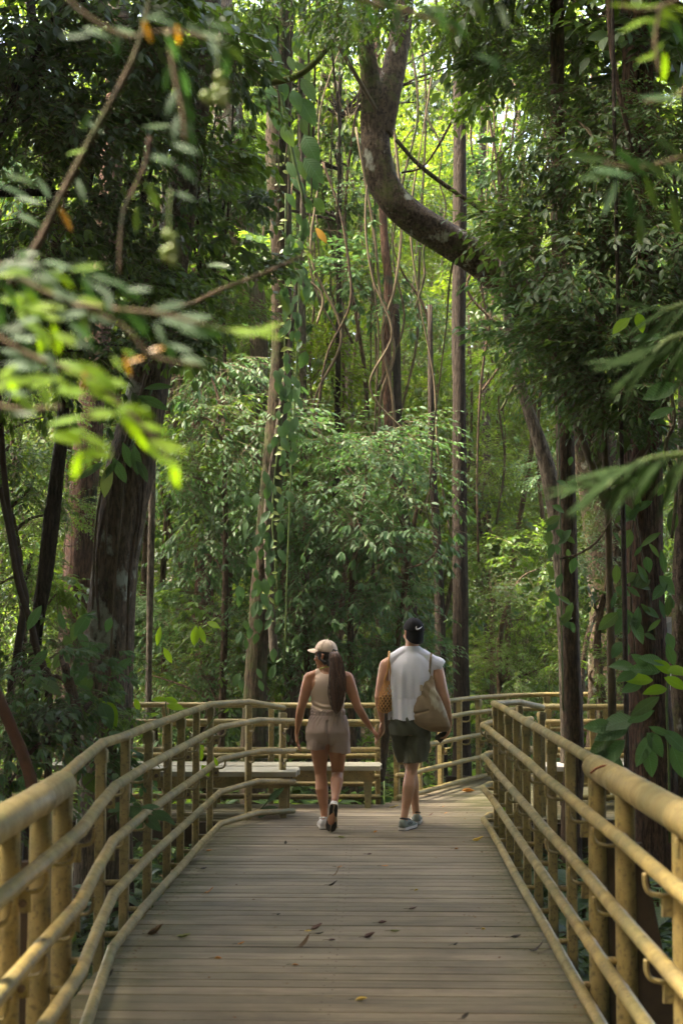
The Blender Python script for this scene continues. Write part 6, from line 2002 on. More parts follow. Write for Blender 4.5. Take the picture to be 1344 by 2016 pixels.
# shorts
b = MB()
rings_body(b, [(0.718, -0.02, -0.002, 0.150, 0.112), (0.75, -0.02, -0.002, 0.186, 0.136), (0.79, -0.02, -0.004, 0.192, 0.145), (0.84, -0.02, -0.010, 0.188, 0.146), (0.93, -0.018, -0.002, 0.166, 0.124), (0.985, -0.018, 0.004, 0.146, 0.106), (1.03, -0.018, 0.006, 0.144, 0.104)])
ell_tube(b, [(-0.105, 0, 0.82), (-0.114, 0, 0.72), (-0.116, 0.004, 0.60)], [(0.090, 0.125), (0.086, 0.124), (0.078, 0.116)])
ell_tube(b, [(0.072, 0, 0.82), (0.082, 0.0, 0.72), (0.090, 0.002, 0.60)], [(0.090, 0.125), (0.090, 0.128), (0.090, 0.122)])
me = fuse(b, 0.005, 3, 'shorts', SHORTS_W)


def gathers(V, n):
    an = np.arctan2(V[:, 1], V[:, 0] + 0.018)
    up = np.clip((V[:, 2] - 0.84) / 0.14, 0, 1)
    return up * 0.0045 * np.sin(an * 26 + 3 * np.sin(V[:, 2] * 30)) + 0.008 * vnoise(V, (12, 12, 7), 3) * np.clip((0.99 - V[:, 2]) / 0.1, 0, 1) + 0.005 * np.exp(-((V[:, 2] - 1.0) / 0.012) ** 2) - 0.004 * np.exp(-((V[:, 2] - 0.968) / 0.006) ** 2) - 0.016 * np.exp(-((V[:, 0] + 0.018) / 0.012) ** 2) * (V[:, 1] < 0) * (V[:, 2] < 0.93)


displace(me, gathers)
ob('shorts', cut(me, lambda C: (C[:, 2] < 1.015) & (C[:, 2] > 0.655 + 0.02 * (C[:, 0] < -0.03) - 0.012 * (C[:, 0] > 0.1)), 0.006, 'shorts', [SHORTS_W]), woman)
# hair under the cap, then the ponytail
b = MB()
g = lambda v: HC + Mw @ Vector(v)
ellipsoid(b, g((0, -0.020, 0.030)), (0.079, 0.092, 0.090), Mw)
ellipsoid(b, g((0, -0.060, -0.055)), (0.056, 0.045, 0.055), Mw)
for s in (-1, 1):
    ell_tube(b, [g((s * 0.070, 0.035, 0.02)), g((s * 0.073, 0.02, -0.02)), g((s * 0.062, -0.035, -0.06))], [0.012, 0.012, 0.016])
me = fuse(b, 0.005, 3, 'hair', HAIR_D)
displace(me, lambda V, n: 0.002 * np.sin(V[:, 2] * 260 + V[:, 0] * 120))
ob('hair', me, woman)
b = MB()
pt = bez([(0.030, -0.085, 1.515), (0.045, -0.125, 1.505), (0.060, -0.150, 1.44), (0.066, -0.155, 1.34), (0.066, -0.160, 1.22), (0.066, -0.155, 1.12), (0.062, -0.150, 1.03), (0.058, -0.145, 0.985)], 4)
pr = np.interp(np.linspace(0, 1, len(pt)), [0, 0.1, 0.25, 0.45, 0.65, 0.85, 1], [0.018, 0.024, 0.040, 0.053, 0.052, 0.034, 0.006])
rings = []
for c, r in zip(pt, pr):
    rings.append([c + Vector((math.cos(a) * r * (1 + 0.10 * math.sin(a * 9 + c.z * 14)), math.sin(a) * r * 0.62 * (1 + 0.10 * math.sin(a * 9 + c.z * 14)), 0)) for a in np.linspace(0, 2 * math.pi, 40, endpoint=False)])
b.loft(rings)
ponytail = b.build('ponytail', HAIR_B, woman)
hr = random.Random(3)
b = MB()
for i in range(230):
    a = hr.uniform(0, 6.28)
    q = hr.uniform(0.80, 1.0 + 0.38 * hr.random() ** 2) if i < 200 else hr.uniform(1.1, 1.6)
    e = hr.uniform(0.66, 1.0)
    m = int(len(pt) * e)
    b.tube([c + Vector((math.cos(a + 0.5 * math.sin(c.z * 9 + i)) * r * q, math.sin(a + 0.5 * math.sin(c.z * 9 + i)) * r * 0.64 * q, 0)) + Vector((hr.uniform(-.002, .002), 0, 0)) for c, r in zip(pt[1:m], pr[1:m])], [hr.uniform(0.0018, 0.0036)] * (m - 2) + [0.0006], 4)
ob('strands', b.mesh('strands', HAIR_S), ponytail)['kind'] = 'stuff'
b = MB()
b.tube(bez([(0.030, -0.098, 1.535), (0.052, -0.105, 1.52), (0.056, -0.13, 1.498), (0.034, -0.13, 1.49), (0.02, -0.11, 1.505), (0.030, -0.098, 1.535)], 4), 0.007, 8)
ob('hair_tie', b.mesh('hair_tie', HAIR_D), ponytail)


def cap_mesh(c, M, k, r, z0, mat, back=False):
    """six panelled dome with a button on top"""
    b = MB()
    n, m = 36, 10
    rings = []
    for j in range(m):
        ph = (j / (m - 0.6)) * math.pi / 2
        ring = []
        for i in range(n):
            th = 2 * math.pi * i / n
            seam = 1 - 0.012 * max(0, 1 - abs(((th / (math.pi / 3)) % 1) - 0.0) * 8) - 0.012 * max(0, 1 - abs(((th / (math.pi / 3)) % 1) - 1.0) * 8)
            v = Vector((math.cos(th) * math.cos(ph) ** 0.85 * r[0], math.sin(th) * math.cos(ph) ** 0.85 * r[1], z0 + math.sin(ph) * r[2])) * seam
            ring.append(Vector(c) + M @ (v * k))
        rings.append(ring)
    inner = [[Vector(c) + (v - Vector(c)) * 0.955 for v in rings[0]]]
    b.loft(inner + rings)
    return b.mesh('cap', mat)


def brim_mesh(c, M, k, r, z0, mat, length=0.072, drop=0.020, sy=1):
    b = MB()
    top, bot = [], []
    n = 17
    rows = []
    for f in (0.0, 0.35, 0.7, 1.0):
        row = []
        for i in range(n):
            th = math.pi * (0.10 + 0.80 * i / (n - 1))
            e = math.sin(th) ** 0.7
            x = math.cos(th) * r[0] * (1 + 0.02 * f)
            y = math.sin(th) * r[1] + length * e * f
            z = z0 - drop * f * f * e - 0.30 * (x ** 2) / r[0] * f * 0.9
            row.append(Vector(c) + M @ (Vector((x, y * sy, z)) * k))
        rows.append(row)
    up = M @ Vector((0, 0, 1))
    b.loft([rw for rw in rows] + [[v - up * 0.0045 for v in rw] for rw in reversed(rows)] + [rows[0]], cap=False, close=False)
    return b.mesh('brim', mat)


tiltw = Mw @ Matrix.Rotation(math.radians(8), 3, 'X')
cr_ = (0.086, 0.104, 0.098)
cap = ob('cap', cap_mesh(HC, tiltw, 1.0, cr_, 0.042, CAP_W), woman)
ob('brim', brim_mesh(HC, tiltw, 1.0, cr_, 0.046, CAP_W, 0.075, 0.018), cap)
b = MB()
ellipsoid(b, HC + tiltw @ Vector((0, 0, 0.142)), (0.008, 0.008, 0.005))
ob('button', b.mesh('button', CAP_W), cap)
b = MB()      # seams
for k in range(6):
    th = k * math.pi / 3
    b.tube([HC + tiltw @ Vector((math.cos(th) * math.cos(ph) ** 0.85 * cr_[0] * 0.992, math.sin(th) * math.cos(ph) ** 0.85 * cr_[1] * 0.992, 0.042 + math.sin(ph) * cr_[2])) for ph in np.linspace(0.02, 1.5, 9)], 0.0016, 5)
ob('seam', b.mesh('seam', mat_simple('cap_seam', (0.36, 0.27, 0.2), 0.9)), cap)
b = MB()
for i in range(16):
    a = i * math.pi / 8
    ellipsoid(b, Vector((-0.024 + math.cos(a) * 0.058, 0.0 + math.sin(a) * 0.056, 1.372 - 0.012 * math.sin(a) + 0.006 * math.cos(a))), (0.012, 0.012, 0.007), None, 8, 5)
ob('necklace', b.mesh('necklace', mat_simple('yellow_green_beads', (0.45, 0.45, 0.12), 0.5)), woman)
ob_shoe_l = shoe(woman, (-0.052, -0.075, 0.0), (-0.068, 0.17, 0.0), (0, 0, 1), 0.25, (WHITE_RUB, WHITE_RUB, BLACK_RUB, WHITE_RUB), 0.088)
s_r = shoe(woman, (0.046, -0.335, 0.250), (0.012, -0.270, 0.006), (0.0, 0.97, 0.24), 0.255, (WHITE_RUB, WHITE_RUB, TAN_RUB, WHITE_RUB), 0.088)
# black tread pads on the raised sole
for pts in (((-0.040, 0.150), (-0.046, 0.19), (-0.036, 0.235), (-0.012, 0.252), (-0.004, 0.235), (-0.006, 0.20), (-0.020, 0.165)), ((0.036, 0.150), (0.046, 0.19), (0.036, 0.235), (0.012, 0.252), (0.0, 0.238), (0.004, 0.20), (0.020, 0.165)),
            ((-0.030, 0.010), (-0.035, 0.05), (-0.028, 0.105), (-0.002, 0.075), (-0.004, 0.02), (-0.014, 0.004)), ((0.030, 0.010), (0.036, 0.05), (0.036, 0.115), (0.018, 0.100), (0.004, 0.05), (0.012, 0.004))):
    b = MB()
    b.loft([[(x, y, 0.002 + 0.010 * max(0, (y / 0.255 - 0.72) / 0.28) ** 1.5) for x, y in pts], [(x, y, -0.005 + 0.010 * max(0, (y / 0.255 - 0.72) / 0.28) ** 1.5) for x, y in pts]])
    ob('tread_pad', b.mesh('tread_pad', BLACK_RUB, False), s_r)

# ---------------------------------------------------------------- the man
MX = (805 - 750) / FPX * 12.39
man = thing('person', 'man in backwards black cap, white sleeveless shirt and olive shorts carrying two shoulder bags', 'person', (MX, 12.39, 0.0))
Mm = Matrix.Rotation(math.radians(24), 3, 'Z')
HM = Vector((0.035, 0.0, 1.675))
m_torso = [(0.80, 0.0, 0, 0.150, 0.115), (0.88, 0.0, 0, 0.165, 0.120), (0.96, 0.0, 0, 0.155, 0.110), (1.06, 0.002, 0, 0.150, 0.105), (1.18, 0.005, 0, 0.168, 0.115), (1.30, 0.008, 0, 0.185, 0.120), (1.39, 0.010, 0, 0.180, 0.110), (1.45, 0.012, 0, 0.140, 0.090), (1.50, 0.015, 0, 0.080, 0.066)]
mr = dict(hip=(0.085, 0.0, 0.88), knee=(0.012, -0.02, 0.50), ank=(-0.052, -0.09, 0.10))
ml = dict(hip=(-0.080, 0.01, 0.88), knee=(0.012, 0.17, 0.50), ank=(0.060, 0.26, 0.10))
MLE, MLW = Vector((-0.262, -0.03, 1.125)), Vector((-0.236, 0.05, 0.915))
MRE, MRW = Vector((0.300, -0.045, 1.125)), Vector((0.350, 0.035, 0.885))
b = MB()
rings_body(b, m_torso)
leg(b, mr['hip'], mr['knee'], mr['ank'], 1.0)
leg(b, ml['hip'], ml['knee'], ml['ank'], 1.0)
ell_tube(b, [mr['ank'], (-0.052, -0.10, 0.05), (-0.02, 0.02, 0.035)], [0.032, 0.034, 0.03])
ell_tube(b, [ml['ank'], (0.06, 0.25, 0.05), (0.06, 0.36, 0.035)], [0.032, 0.034, 0.03])
for s, sh, el, wv in ((-1, (-0.200, 0, 1.395), MLE, MLW), (1, (0.225, 0, 1.390), MRE, MRW)):
    ell_tube(b, [(s * 0.05 + 0.014, -0.01, 1.50), (s * 0.12 + 0.012, 0, 1.455), sh], [(0.05, 0.045), (0.058, 0.05), (0.056, 0.060)], (0, 1, 0))
    arm(b, sh, el, wv, 1.12)
ell_tube(b, [(0.016, -0.012, 1.48), (0.022, -0.008, 1.56), (0.030, 0.0, 1.62)], [0.064, 0.058, 0.058])
head(b, HM, Mm, 1.03)
hand(b, MLW, (0.10, 0.12, -1), (-0.85, 0.3, 0.1), -1, (0.55, 0.60, 0.55, 0.45), 1.05)
hand(b, MRW, (-0.18, 0.22, -0.9), (-0.9, 0.2, 0.1), 1, (0.5, 0.55, 0.6, 0.65), 1.05)
ob('body', fuse(b, 0.0055, 5, 'body', SKIN_M), man)
face_bits(man, HM, Mm, 1.03)
# shirt
b = MB()
m_shirt = [(0.88, 0.012, -0.005, 0.186, 0.145), (0.95, 0.012, -0.005, 0.184, 0.142), (1.06, 0.012, -0.004, 0.182, 0.138), (1.18, 0.012, -0.004, 0.192, 0.140), (1.30, 0.012, -0.004, 0.206, 0.140), (1.39, 0.013, -0.002, 0.200, 0.126), (1.46, 0.014, 0, 0.152, 0.104), (1.515, 0.016, 0, 0.092, 0.080), (1.58, 0.022, -0.004, 0.066, 0.066)]
rings_body(b, m_shirt)
for s, sh in ((-1, (-0.205, 0, 1.395)), (1, (0.232, 0, 1.392))):
    ell_tube(b, [(s * 0.05 + 0.014, -0.01, 1.51), (s * 0.12 + 0.012, 0, 1.463), sh], [(0.058, 0.056), (0.067, 0.062), (0.068, 0.074)], (0, 1, 0))
ell_tube(b, [(0.22, 0, 1.41), (0.254, 0, 1.388)], [(0.064, 0.072), (0.064, 0.074)], (0, 1, 0))
me = fuse(b, 0.0042, 3, 'shirt', SHIRT)


def shirt_folds(V, n):
    an = np.arctan2(V[:, 1], V[:, 0] - 0.012)
    lo = np.clip((1.42 - V[:, 2]) / 0.30, 0, 1)
    f = np.sin(an * 11 + 2.2 * vnoise(V, (3, 3, 2.2), 5) + 1.2 * np.sin(V[:, 2] * 5))
    return lo * (0.010 * f + 0.016 * vnoise(V, (9, 9, 2.6), 2)) + 0.004 * vnoise(V, (16, 16, 9), 8) - 0.004 * np.exp(-((V[:, 2] - 1.115) / 0.005) ** 2)


displace(me, shirt_folds)


def shirt_keep(C):
    x, z = C[:, 0] - 0.014, C[:, 2]
    arm_l = (x < -0.192) & (z > 1.21)
    arm_r = ((C[:, 0] - 0.258) * 0.86 - (z - 1.385) * 0.51 > 0.022) & (C[:, 0] > 0.226) & (z > 1.2)
    return (z > 0.932 + 0.006 * np.sin(C[:, 0] * 40)) & (z < 1.565 - 0.03 * (C[:, 1] > 0)) & ~arm_l & ~arm_r


ob('shirt', cut(me, shirt_keep, 0.004, 'shirt', [SHIRT]), man)
# shorts
b = MB()
rings_body(b, [(0.80, 0.0, 0, 0.175, 0.135), (0.88, 0.002, 0, 0.178, 0.138), (0.96, 0.004, 0, 0.168, 0.124), (1.0, 0.004, 0, 0.164, 0.12)])
ell_tube(b, [(0.085, 0, 0.88), (0.076, -0.005, 0.74), (0.050, -0.018, 0.61), (0.045, -0.02, 0.52)], [(0.100, 0.130), (0.102, 0.122), (0.100, 0.108), (0.098, 0.105)])
ell_tube(b, [(-0.082, 0.02, 0.88), (-0.060, 0.07, 0.74), (-0.025, 0.13, 0.61), (-0.015, 0.15, 0.52)], [(0.098, 0.130), (0.098, 0.122), (0.094, 0.108), (0.092, 0.105)])
me = fuse(b, 0.005, 3, 'shorts', SHORTS_M)
displace(me, lambda V, n: 0.008 * vnoise(V, (14, 14, 5), 6) + 0.005 * np.sin(V[:, 2] * 45 + V[:, 0] * 60 + 5 * vnoise(V, (5, 5, 5))))
ob('shorts', cut(me, lambda C: (C[:, 2] < 0.975) & (C[:, 2] > 0.565 + 0.10 * C[:, 0]), 0.006, 'shorts', [SHORTS_M]), man)
b = MB()
gm = lambda v: HM + Mm @ Vector(v)
ellipsoid(b, gm((0, -0.018, 0.030)), (0.080, 0.094, 0.094), Mm)
ellipsoid(b, gm((0, -0.055, -0.045)), (0.060, 0.045, 0.045), Mm)
ob('hair', fuse(b, 0.005, 3, 'hair', HAIR_D), man)
tm = Mm @ Matrix.Rotation(math.radians(13), 3, 'X')
cm = (0.088, 0.106, 0.104)
cap = ob('cap', cap_mesh(HM, tm, 1.0, cm, 0.030, CAP_M), man)
ob('brim', brim_mesh(HM, tm, 0.97, cm, 0.036, CAP_M, 0.012, 0.105, -1), cap)
b = MB()
ellipsoid(b, HM + tm @ Vector((0, 0, 0.136)), (0.008, 0.008, 0.005))
ob('button', b.mesh('button', CAP_M), cap)
# the embroidered tick mark on the back of the cap
b = MB()
sw = bez([(-0.030, 0, 0.014), (-0.034, 0, 0.001), (-0.029, 0, -0.010), (-0.016, 0, -0.011), (0.008, 0, -0.003), (0.040, 0, 0.010)], 5)
pts = []
for v in sw:
    th = -math.pi / 2 + (v.x + 0.004) / 0.098
    zz = 0.070 + v.z
    cz = math.sqrt(max(0.05, 1 - ((zz - 0.030) / cm[2]) ** 2)) ** 0.85
    pts.append(HM + tm @ Vector((math.cos(th) * cm[0] * cz * 1.015, math.sin(th) * cm[1] * cz * 1.015, zz)))
b.tube(pts, list(np.interp(np.linspace(0, 1, len(pts)), [0, 0.2, 0.4, 0.6, 0.8, 1], [0.0015, 0.0045, 0.0062, 0.0062, 0.0042, 0.001])), 8)
ob('emblem', b.mesh('emblem', mat_simple('white_thread', (0.8, 0.8, 0.82), 0.6)), cap)
sm_r = shoe(man, (-0.075, -0.150, 0.0), (0.03, 0.10, 0.0), (0, 0, 1), 0.285, (GREY_SHOE, WHITE_RUB, BLACK_RUB, BLACK_RUB), 0.095)
sm_l = shoe(man, (0.060, 0.215, 0.004), (0.072, 0.47, 0.0), (0, 0, 1), 0.285, (GREY_SHOE, WHITE_RUB, GREY_SHOE, BLACK_RUB), 0.095)
for s_, sg in ((sm_r, 1), (sm_l, -1)):
    fc = bpy.data.curves.new('lettering', 'FONT')
    fc.body = 'HOKA'
    fc.size = 0.036
    fc.extrude = 0.0006
    fc.align_x = 'CENTER'
    fc.align_y = 'CENTER'
    fc.materials.append(BLACK_RUB)
    tmp_ = bpy.data.objects.new('tmp', fc)
    COL.objects.link(tmp_)
    tme = bpy.data.meshes.new_from_object(tmp_.evaluated_get(bpy.context.evaluated_depsgraph_get()))
    bpy.data.objects.remove(tmp_)
    fo = ob('lettering', tme, s_)
    fo.matrix_local = Matrix.Translation((sg * 0.0385, 0.105, 0.055)) @ Matrix.Rotation(math.pi / 2 * sg, 4, 'Z') @ Matrix.Rotation(math.radians(78), 4, 'X')

# ---------------------------------------------------------------- what he carries
def mp(px, py, dy=0.0):
    """man-frame point from the photo at his distance, dy metres behind (negative = nearer)"""
    p = W(px, py, 12.39 + dy)
    return p


nb_ = thing('net_bag', 'orange net shopping bag hanging from the left shoulder of the man', 'bag', mp(758, 1340, -0.02))
o0 = Vector(nb_.location)
q = lambda v: Vector(v) - o0
b = MB()
top_l, top_r = mp(757, 1342, -0.06), mp(768, 1345, -0.06)
sh_ = mp(766, 1284, 0.0)
for side, dy in ((-1, -0.085), (1, 0.075)):
    b.tube([q(v) for v in bez([sh_ + Vector((0, 0, 0.004)), mp(765, 1300, dy), mp(763, 1320, dy), mp(757 if side < 0 else 768, 1340, dy * 0.8), mp(757, 1352, dy * 0.6)], 4)], 0.0085, 8)
b.tube([q(v) for v in bez([mp(766, 1300, -0.08), mp(768, 1320, -0.085), mp(768, 1342, -0.07), mp(769, 1352, -0.05)], 4)], 0.007, 8)
b.build('strap', NETM, nb_)
nz_, na = 13, 14
cz0, cz1 = 1340, 1404
def netp(i, j):
    f = i / nz_
    y = lerp(cz0, cz1, f)
    cx = lerp(761.5, 757.5, f)
    hw = (7.0 + 9.0 * math.sin(min(1, f * 1.7 + 0.05) * math.pi * 0.5)) * (1 if f < 0.8 else math.sqrt(max(0.02, 1 - ((f - 0.8) / 0.205) ** 2)))
    a = 2 * math.pi * (j + 0.5 * (i % 2)) / na
    c = mp(cx, y, -0.02)
    return q(c + Vector((math.cos(a) * hw / 226, math.sin(a) * hw / 226 * 1.35, 0)))
b = MB()
for i in range(nz_):
    for j in range(na):
        p = netp(i, j)
        for dj in ((0, -1) if i % 2 == 0 else (0, 1)):
            b.tube([p, netp(i + 1, j + dj)], 0.0034, 4, cap=False)
ob('netting', b.mesh('netting', NETM), nb_)
b = MB()
rings = []
for f in np.linspace(0.45, 0.985, 9):
    y = lerp(cz0, cz1, f)
    hw = (7.0 + 9.0 * math.sin(min(1, f * 1.7 + 0.05) * math.pi * 0.5)) * (1 if f < 0.8 else math.sqrt(max(0.02, 1 - ((f - 0.8) / 0.205) ** 2))) * 0.86
    c = mp(lerp(761.5, 757.5, f), y, -0.02)
    rings.append([q(c + Vector((math.cos(a) * hw / 226, math.sin(a) * hw / 226 * 1.3, 0))) for a in np.linspace(0, 2 * math.pi, 16, endpoint=False)])
b.loft(rings)
b.build('contents', mat_simple('brown_cloth', (0.17, 0.085, 0.03), 0.9, 0.2, 20, (0.11, 0.055, 0.02)), nb_)

# canvas tote
m, nt, bs, out = nodes('olive_canvas')
n1 = noise_n(nt, 8, 5, 0.6)
n2 = noise_n(nt, 220, 2)
c = ramp(nt, n1, [(0.3, (0.27, 0.20, 0.115)), (0.72, (0.20, 0.145, 0.085))])
tc = nt.nodes.new('ShaderNodeTexCoord')
sx = N(nt, 'SeparateXYZ', i0=tc.outputs['Generated'])
# faded pale print: a blotch with drips running down from it
def inside(cx, cz, rx, rz):
    dx = N(nt, 'Math', {'operation': 'POWER'}, i0=N(nt, 'Math', {'operation': 'DIVIDE'}, i0=N(nt, 'Math', {'operation': 'SUBTRACT'}, i0=sx.outputs[0], i1=cx).outputs[0], i1=rx).outputs[0], i1=2.0)
    dz = N(nt, 'Math', {'operation': 'POWER'}, i0=N(nt, 'Math', {'operation': 'DIVIDE'}, i0=N(nt, 'Math', {'operation': 'SUBTRACT'}, i0=sx.outputs[2], i1=cz).outputs[0], i1=rz).outputs[0], i1=2.0)
    return N(nt, 'Math', {'operation': 'ADD'}, i0=dx.outputs[0], i1=dz.outputs[0]).outputs[0]
wob = noise_n(nt, 26, 4, 0.6, stretch=(2.2, 1, 0.45))
for (cx, cz, rx, rz, st) in ((0.55, 0.66, 0.12, 0.16, 1.0), (0.60, 0.50, 0.09, 0.14, 1.0), (0.74, 0.46, 0.12, 0.12, 0.7), (0.86, 0.36, 0.08, 0.12, 0.6), (0.52, 0.54, 0.05, 0.10, 1.0)):
    d = N(nt, 'Math', {'operation': 'ADD'}, i0=inside(cx, cz, rx, rz), i1=N(nt, 'Math', {'operation': 'MULTIPLY'}, i0=wob, i1=2.6).outputs[0])
    fac = N(nt, 'MapRange', i0=d.outputs[0], i1=1.75, i2=2.15, i3=0.6 * st, i4=0.0)
    c = mixc(nt, fac.outputs[0], c, (0.46, 0.42, 0.29))
nt.links.new(c, bs.inputs['Base Color'])
bs.inputs['Roughness'].default_value = 0.8
bs.inputs['Specular IOR Level'].default_value = 0.25
bump(nt, bs, n2, 0.001, 0.4)
TOTE = m
tb = thing('tote_bag', 'full olive brown tote bag with a pale print on the shoulder of the man', 'bag', mp(848, 1400, -0.08))
o1 = Vector(tb.location)
prof = [(1331, 846, 849, 0.012), (1340, 839, 853, 0.03), (1349, 829, 856, 0.05), (1360, 824, 859, 0.07), (1375, 818, 867, 0.085), (1390, 813, 873, 0.095), (1400, 811, 877, 0.10), (1412, 812, 881, 0.105), (1422, 814, 884, 0.10), (1430, 822, 886, 0.085), (1436, 834, 885, 0.06), (1440, 846, 882, 0.03)]
b = MB()
rings = []
n = 40
for (y, xl, xr, dp) in prof:
    c = mp((xl + xr) / 2, y, -0.085)
    a_ = (xr - xl) / 2 / 226
    rings.append([c - o1 + Vector((math.copysign(abs(math.cos(t_)) ** 0.8, math.cos(t_)) * a_, math.copysign(abs(math.sin(t_)) ** 0.8, math.sin(t_)) * dp, 0)) for t_ in np.linspace(0, 2 * math.pi, n, endpoint=False)])
b.loft(rings)
me = fuse(b, 0.005, 3, 'bag_body', TOTE)
displace(me, lambda V, n: 0.009 * vnoise(V, (8, 8, 5), 4) + 0.005 * np.sin((V[:, 0] * 70 + V[:, 2] * 40) + 4 * vnoise(V, (6, 6, 6), 1)) * np.clip((V[:, 2] + 0.02) / 0.15, 0, 1) - 0.010 * np.exp(-((V[:, 2] - 0.015 - 0.25 * V[:, 0]) / 0.010) ** 2) * (V[:, 0] < -0.02))
ob('bag_body', me, tb)
b = MB()
for dy in (-0.095, 0.06):
    P = bez([mp(849, 1288, 0.0) + Vector((0, dy * 0.35, 0.012)), mp(847, 1300, dy), mp(846, 1318, dy * 1.05), mp(847, 1334, dy * 0.95)], 5)
    for p0, p1 in zip(P, P[1:]):
        pass
    b.loft([[p - o1 + Vector((-0.009, 0, 0)), p - o1 + Vector((-0.009, 0.004, 0)), p - o1 + Vector((0.009, 0.004, 0)), p - o1 + Vector((0.009, 0, 0))] for p in P])
P = bez([mp(846, 1316, -0.10), mp(840, 1330, -0.10), mp(832, 1345, -0.11), mp(826, 1352, -0.115)], 4)
b.loft([[p - o1 + Vector((-0.008, 0, -0.003)), p - o1 + Vector((-0.008, 0.004, -0.003)), p - o1 + Vector((0.008, 0.004, 0.003)), p - o1 + Vector((0.008, 0, 0.003))] for p in P])
b.build('strap', TOTE, tb)
b = MB()
p = mp(829, 1354, -0.155) - o1
b.box((p.x - 0.012, p.y - 0.004, p.z - 0.028), (p.x + 0.012, p.y + 0.002, p.z + 0.022), ch=0.003)
b.build('tag', mat_simple('cream_tag', (0.55, 0.44, 0.28), 0.8), tb, False)
ph = thing('mobile_phone', 'dark mobile phone held low in the right hand of the man', 'phone', mp(872, 1447, 0.05))
b = MB()
b.box((-0.036, -0.005, -0.07), (0.036, 0.005, 0.07), ch=0.004)
o = b.build('case', mat_simple('black_phone_case', (0.015, 0.015, 0.017), 0.35, 0.5), ph, False)
o.rotation_euler = (0.3, 0.75, 0.45)
b = MB()
b.box((-0.032, 0.0052, -0.066), (0.032, 0.0068, 0.066))
o2 = b.build('screen', mat_simple('phone_glass', (0.01, 0.01, 0.012), 0.1, 0.6), ph, False)
o2.rotation_euler = (0.3, 0.75, 0.45)
# ------------------------------------------------------------------ fallen leaves on the boards
def fallen(label, px, py, L, mat, curl=0.25, ang=None, mesh=None):
    Y0 = 8.0
    z = 0.0
    for _ in range(4):
        p = G(px, py, z)
        z = zdeck(p.y)
    p = G(px, py, z)
    L *= 0.78
    t = thing('fallen_leaf', label, 'leaf', (p.x, p.y, z + 0.004))
    r = random.Random(int(px * 7 + py))
    V, F = leaf_tmpl(1, r.uniform(0.4, 0.62), 5, r.uniform(0.1, 0.35), -r.uniform(0.0, curl), 0.45, 0.02, int(px))
    a = math.radians(ang if ang is not None else r.uniform(-40, 220))
    V = V * L
    V[:, 2] = V[:, 2] * 1.6 + 0.9 * curl * np.abs(V[:, 1] - L * 0.5) ** 1.5 / L ** 0.5
    V = V - V.mean(0)
    V[:, 2] -= V[:, 2].min()
    o = ob('blade', mesh_np('blade', V, F, mat), t)
    o.rotation_euler = (r.uniform(-.1, .1), r.uniform(-.1, .1), a - math.pi / 2)
    b = MB()
    b.tube([(0, 0, 0.004), (0.0, -0.012, 0.006), (0.004, -0.03, 0.004)], [0.0014, 0.0012, 0.001], 5)
    s = ob('stalk', b.mesh('stalk', STEM), t)
    s.matrix_local = Matrix.Rotation(a - math.pi / 2, 4, 'Z') @ Matrix.Translation((0, -L * 0.45, 0))
    return t


DK = mat_leaf('blackish_leaf', [(0.020, 0.014, 0.014), (0.035, 0.022, 0.02)], trans=(0.05, 0.03, 0.02), tf=0.1, rough=0.7)
BRN = DEAD
ORG = mat_leaf('orange_leaf', [(0.45, 0.17, 0.02), (0.38, 0.15, 0.03)], trans=(0.5, 0.2, 0.03), tf=0.2, rough=0.6)
YEL = mat_leaf('yellow_fallen_leaf', [(0.52, 0.36, 0.05), (0.58, 0.40, 0.07)], trans=(0.6, 0.4, 0.05), tf=0.2, rough=0.55)
GRN = mat_leaf('olive_fallen_leaf', [(0.22, 0.22, 0.04), (0.17, 0.18, 0.04)], trans=(0.3, 0.3, 0.05), tf=0.2, rough=0.55)
PUR = mat_leaf('purplish_leaf', [(0.09, 0.035, 0.035), (0.12, 0.05, 0.04)], trans=(0.1, 0.04, 0.03), tf=0.1, rough=0.65)
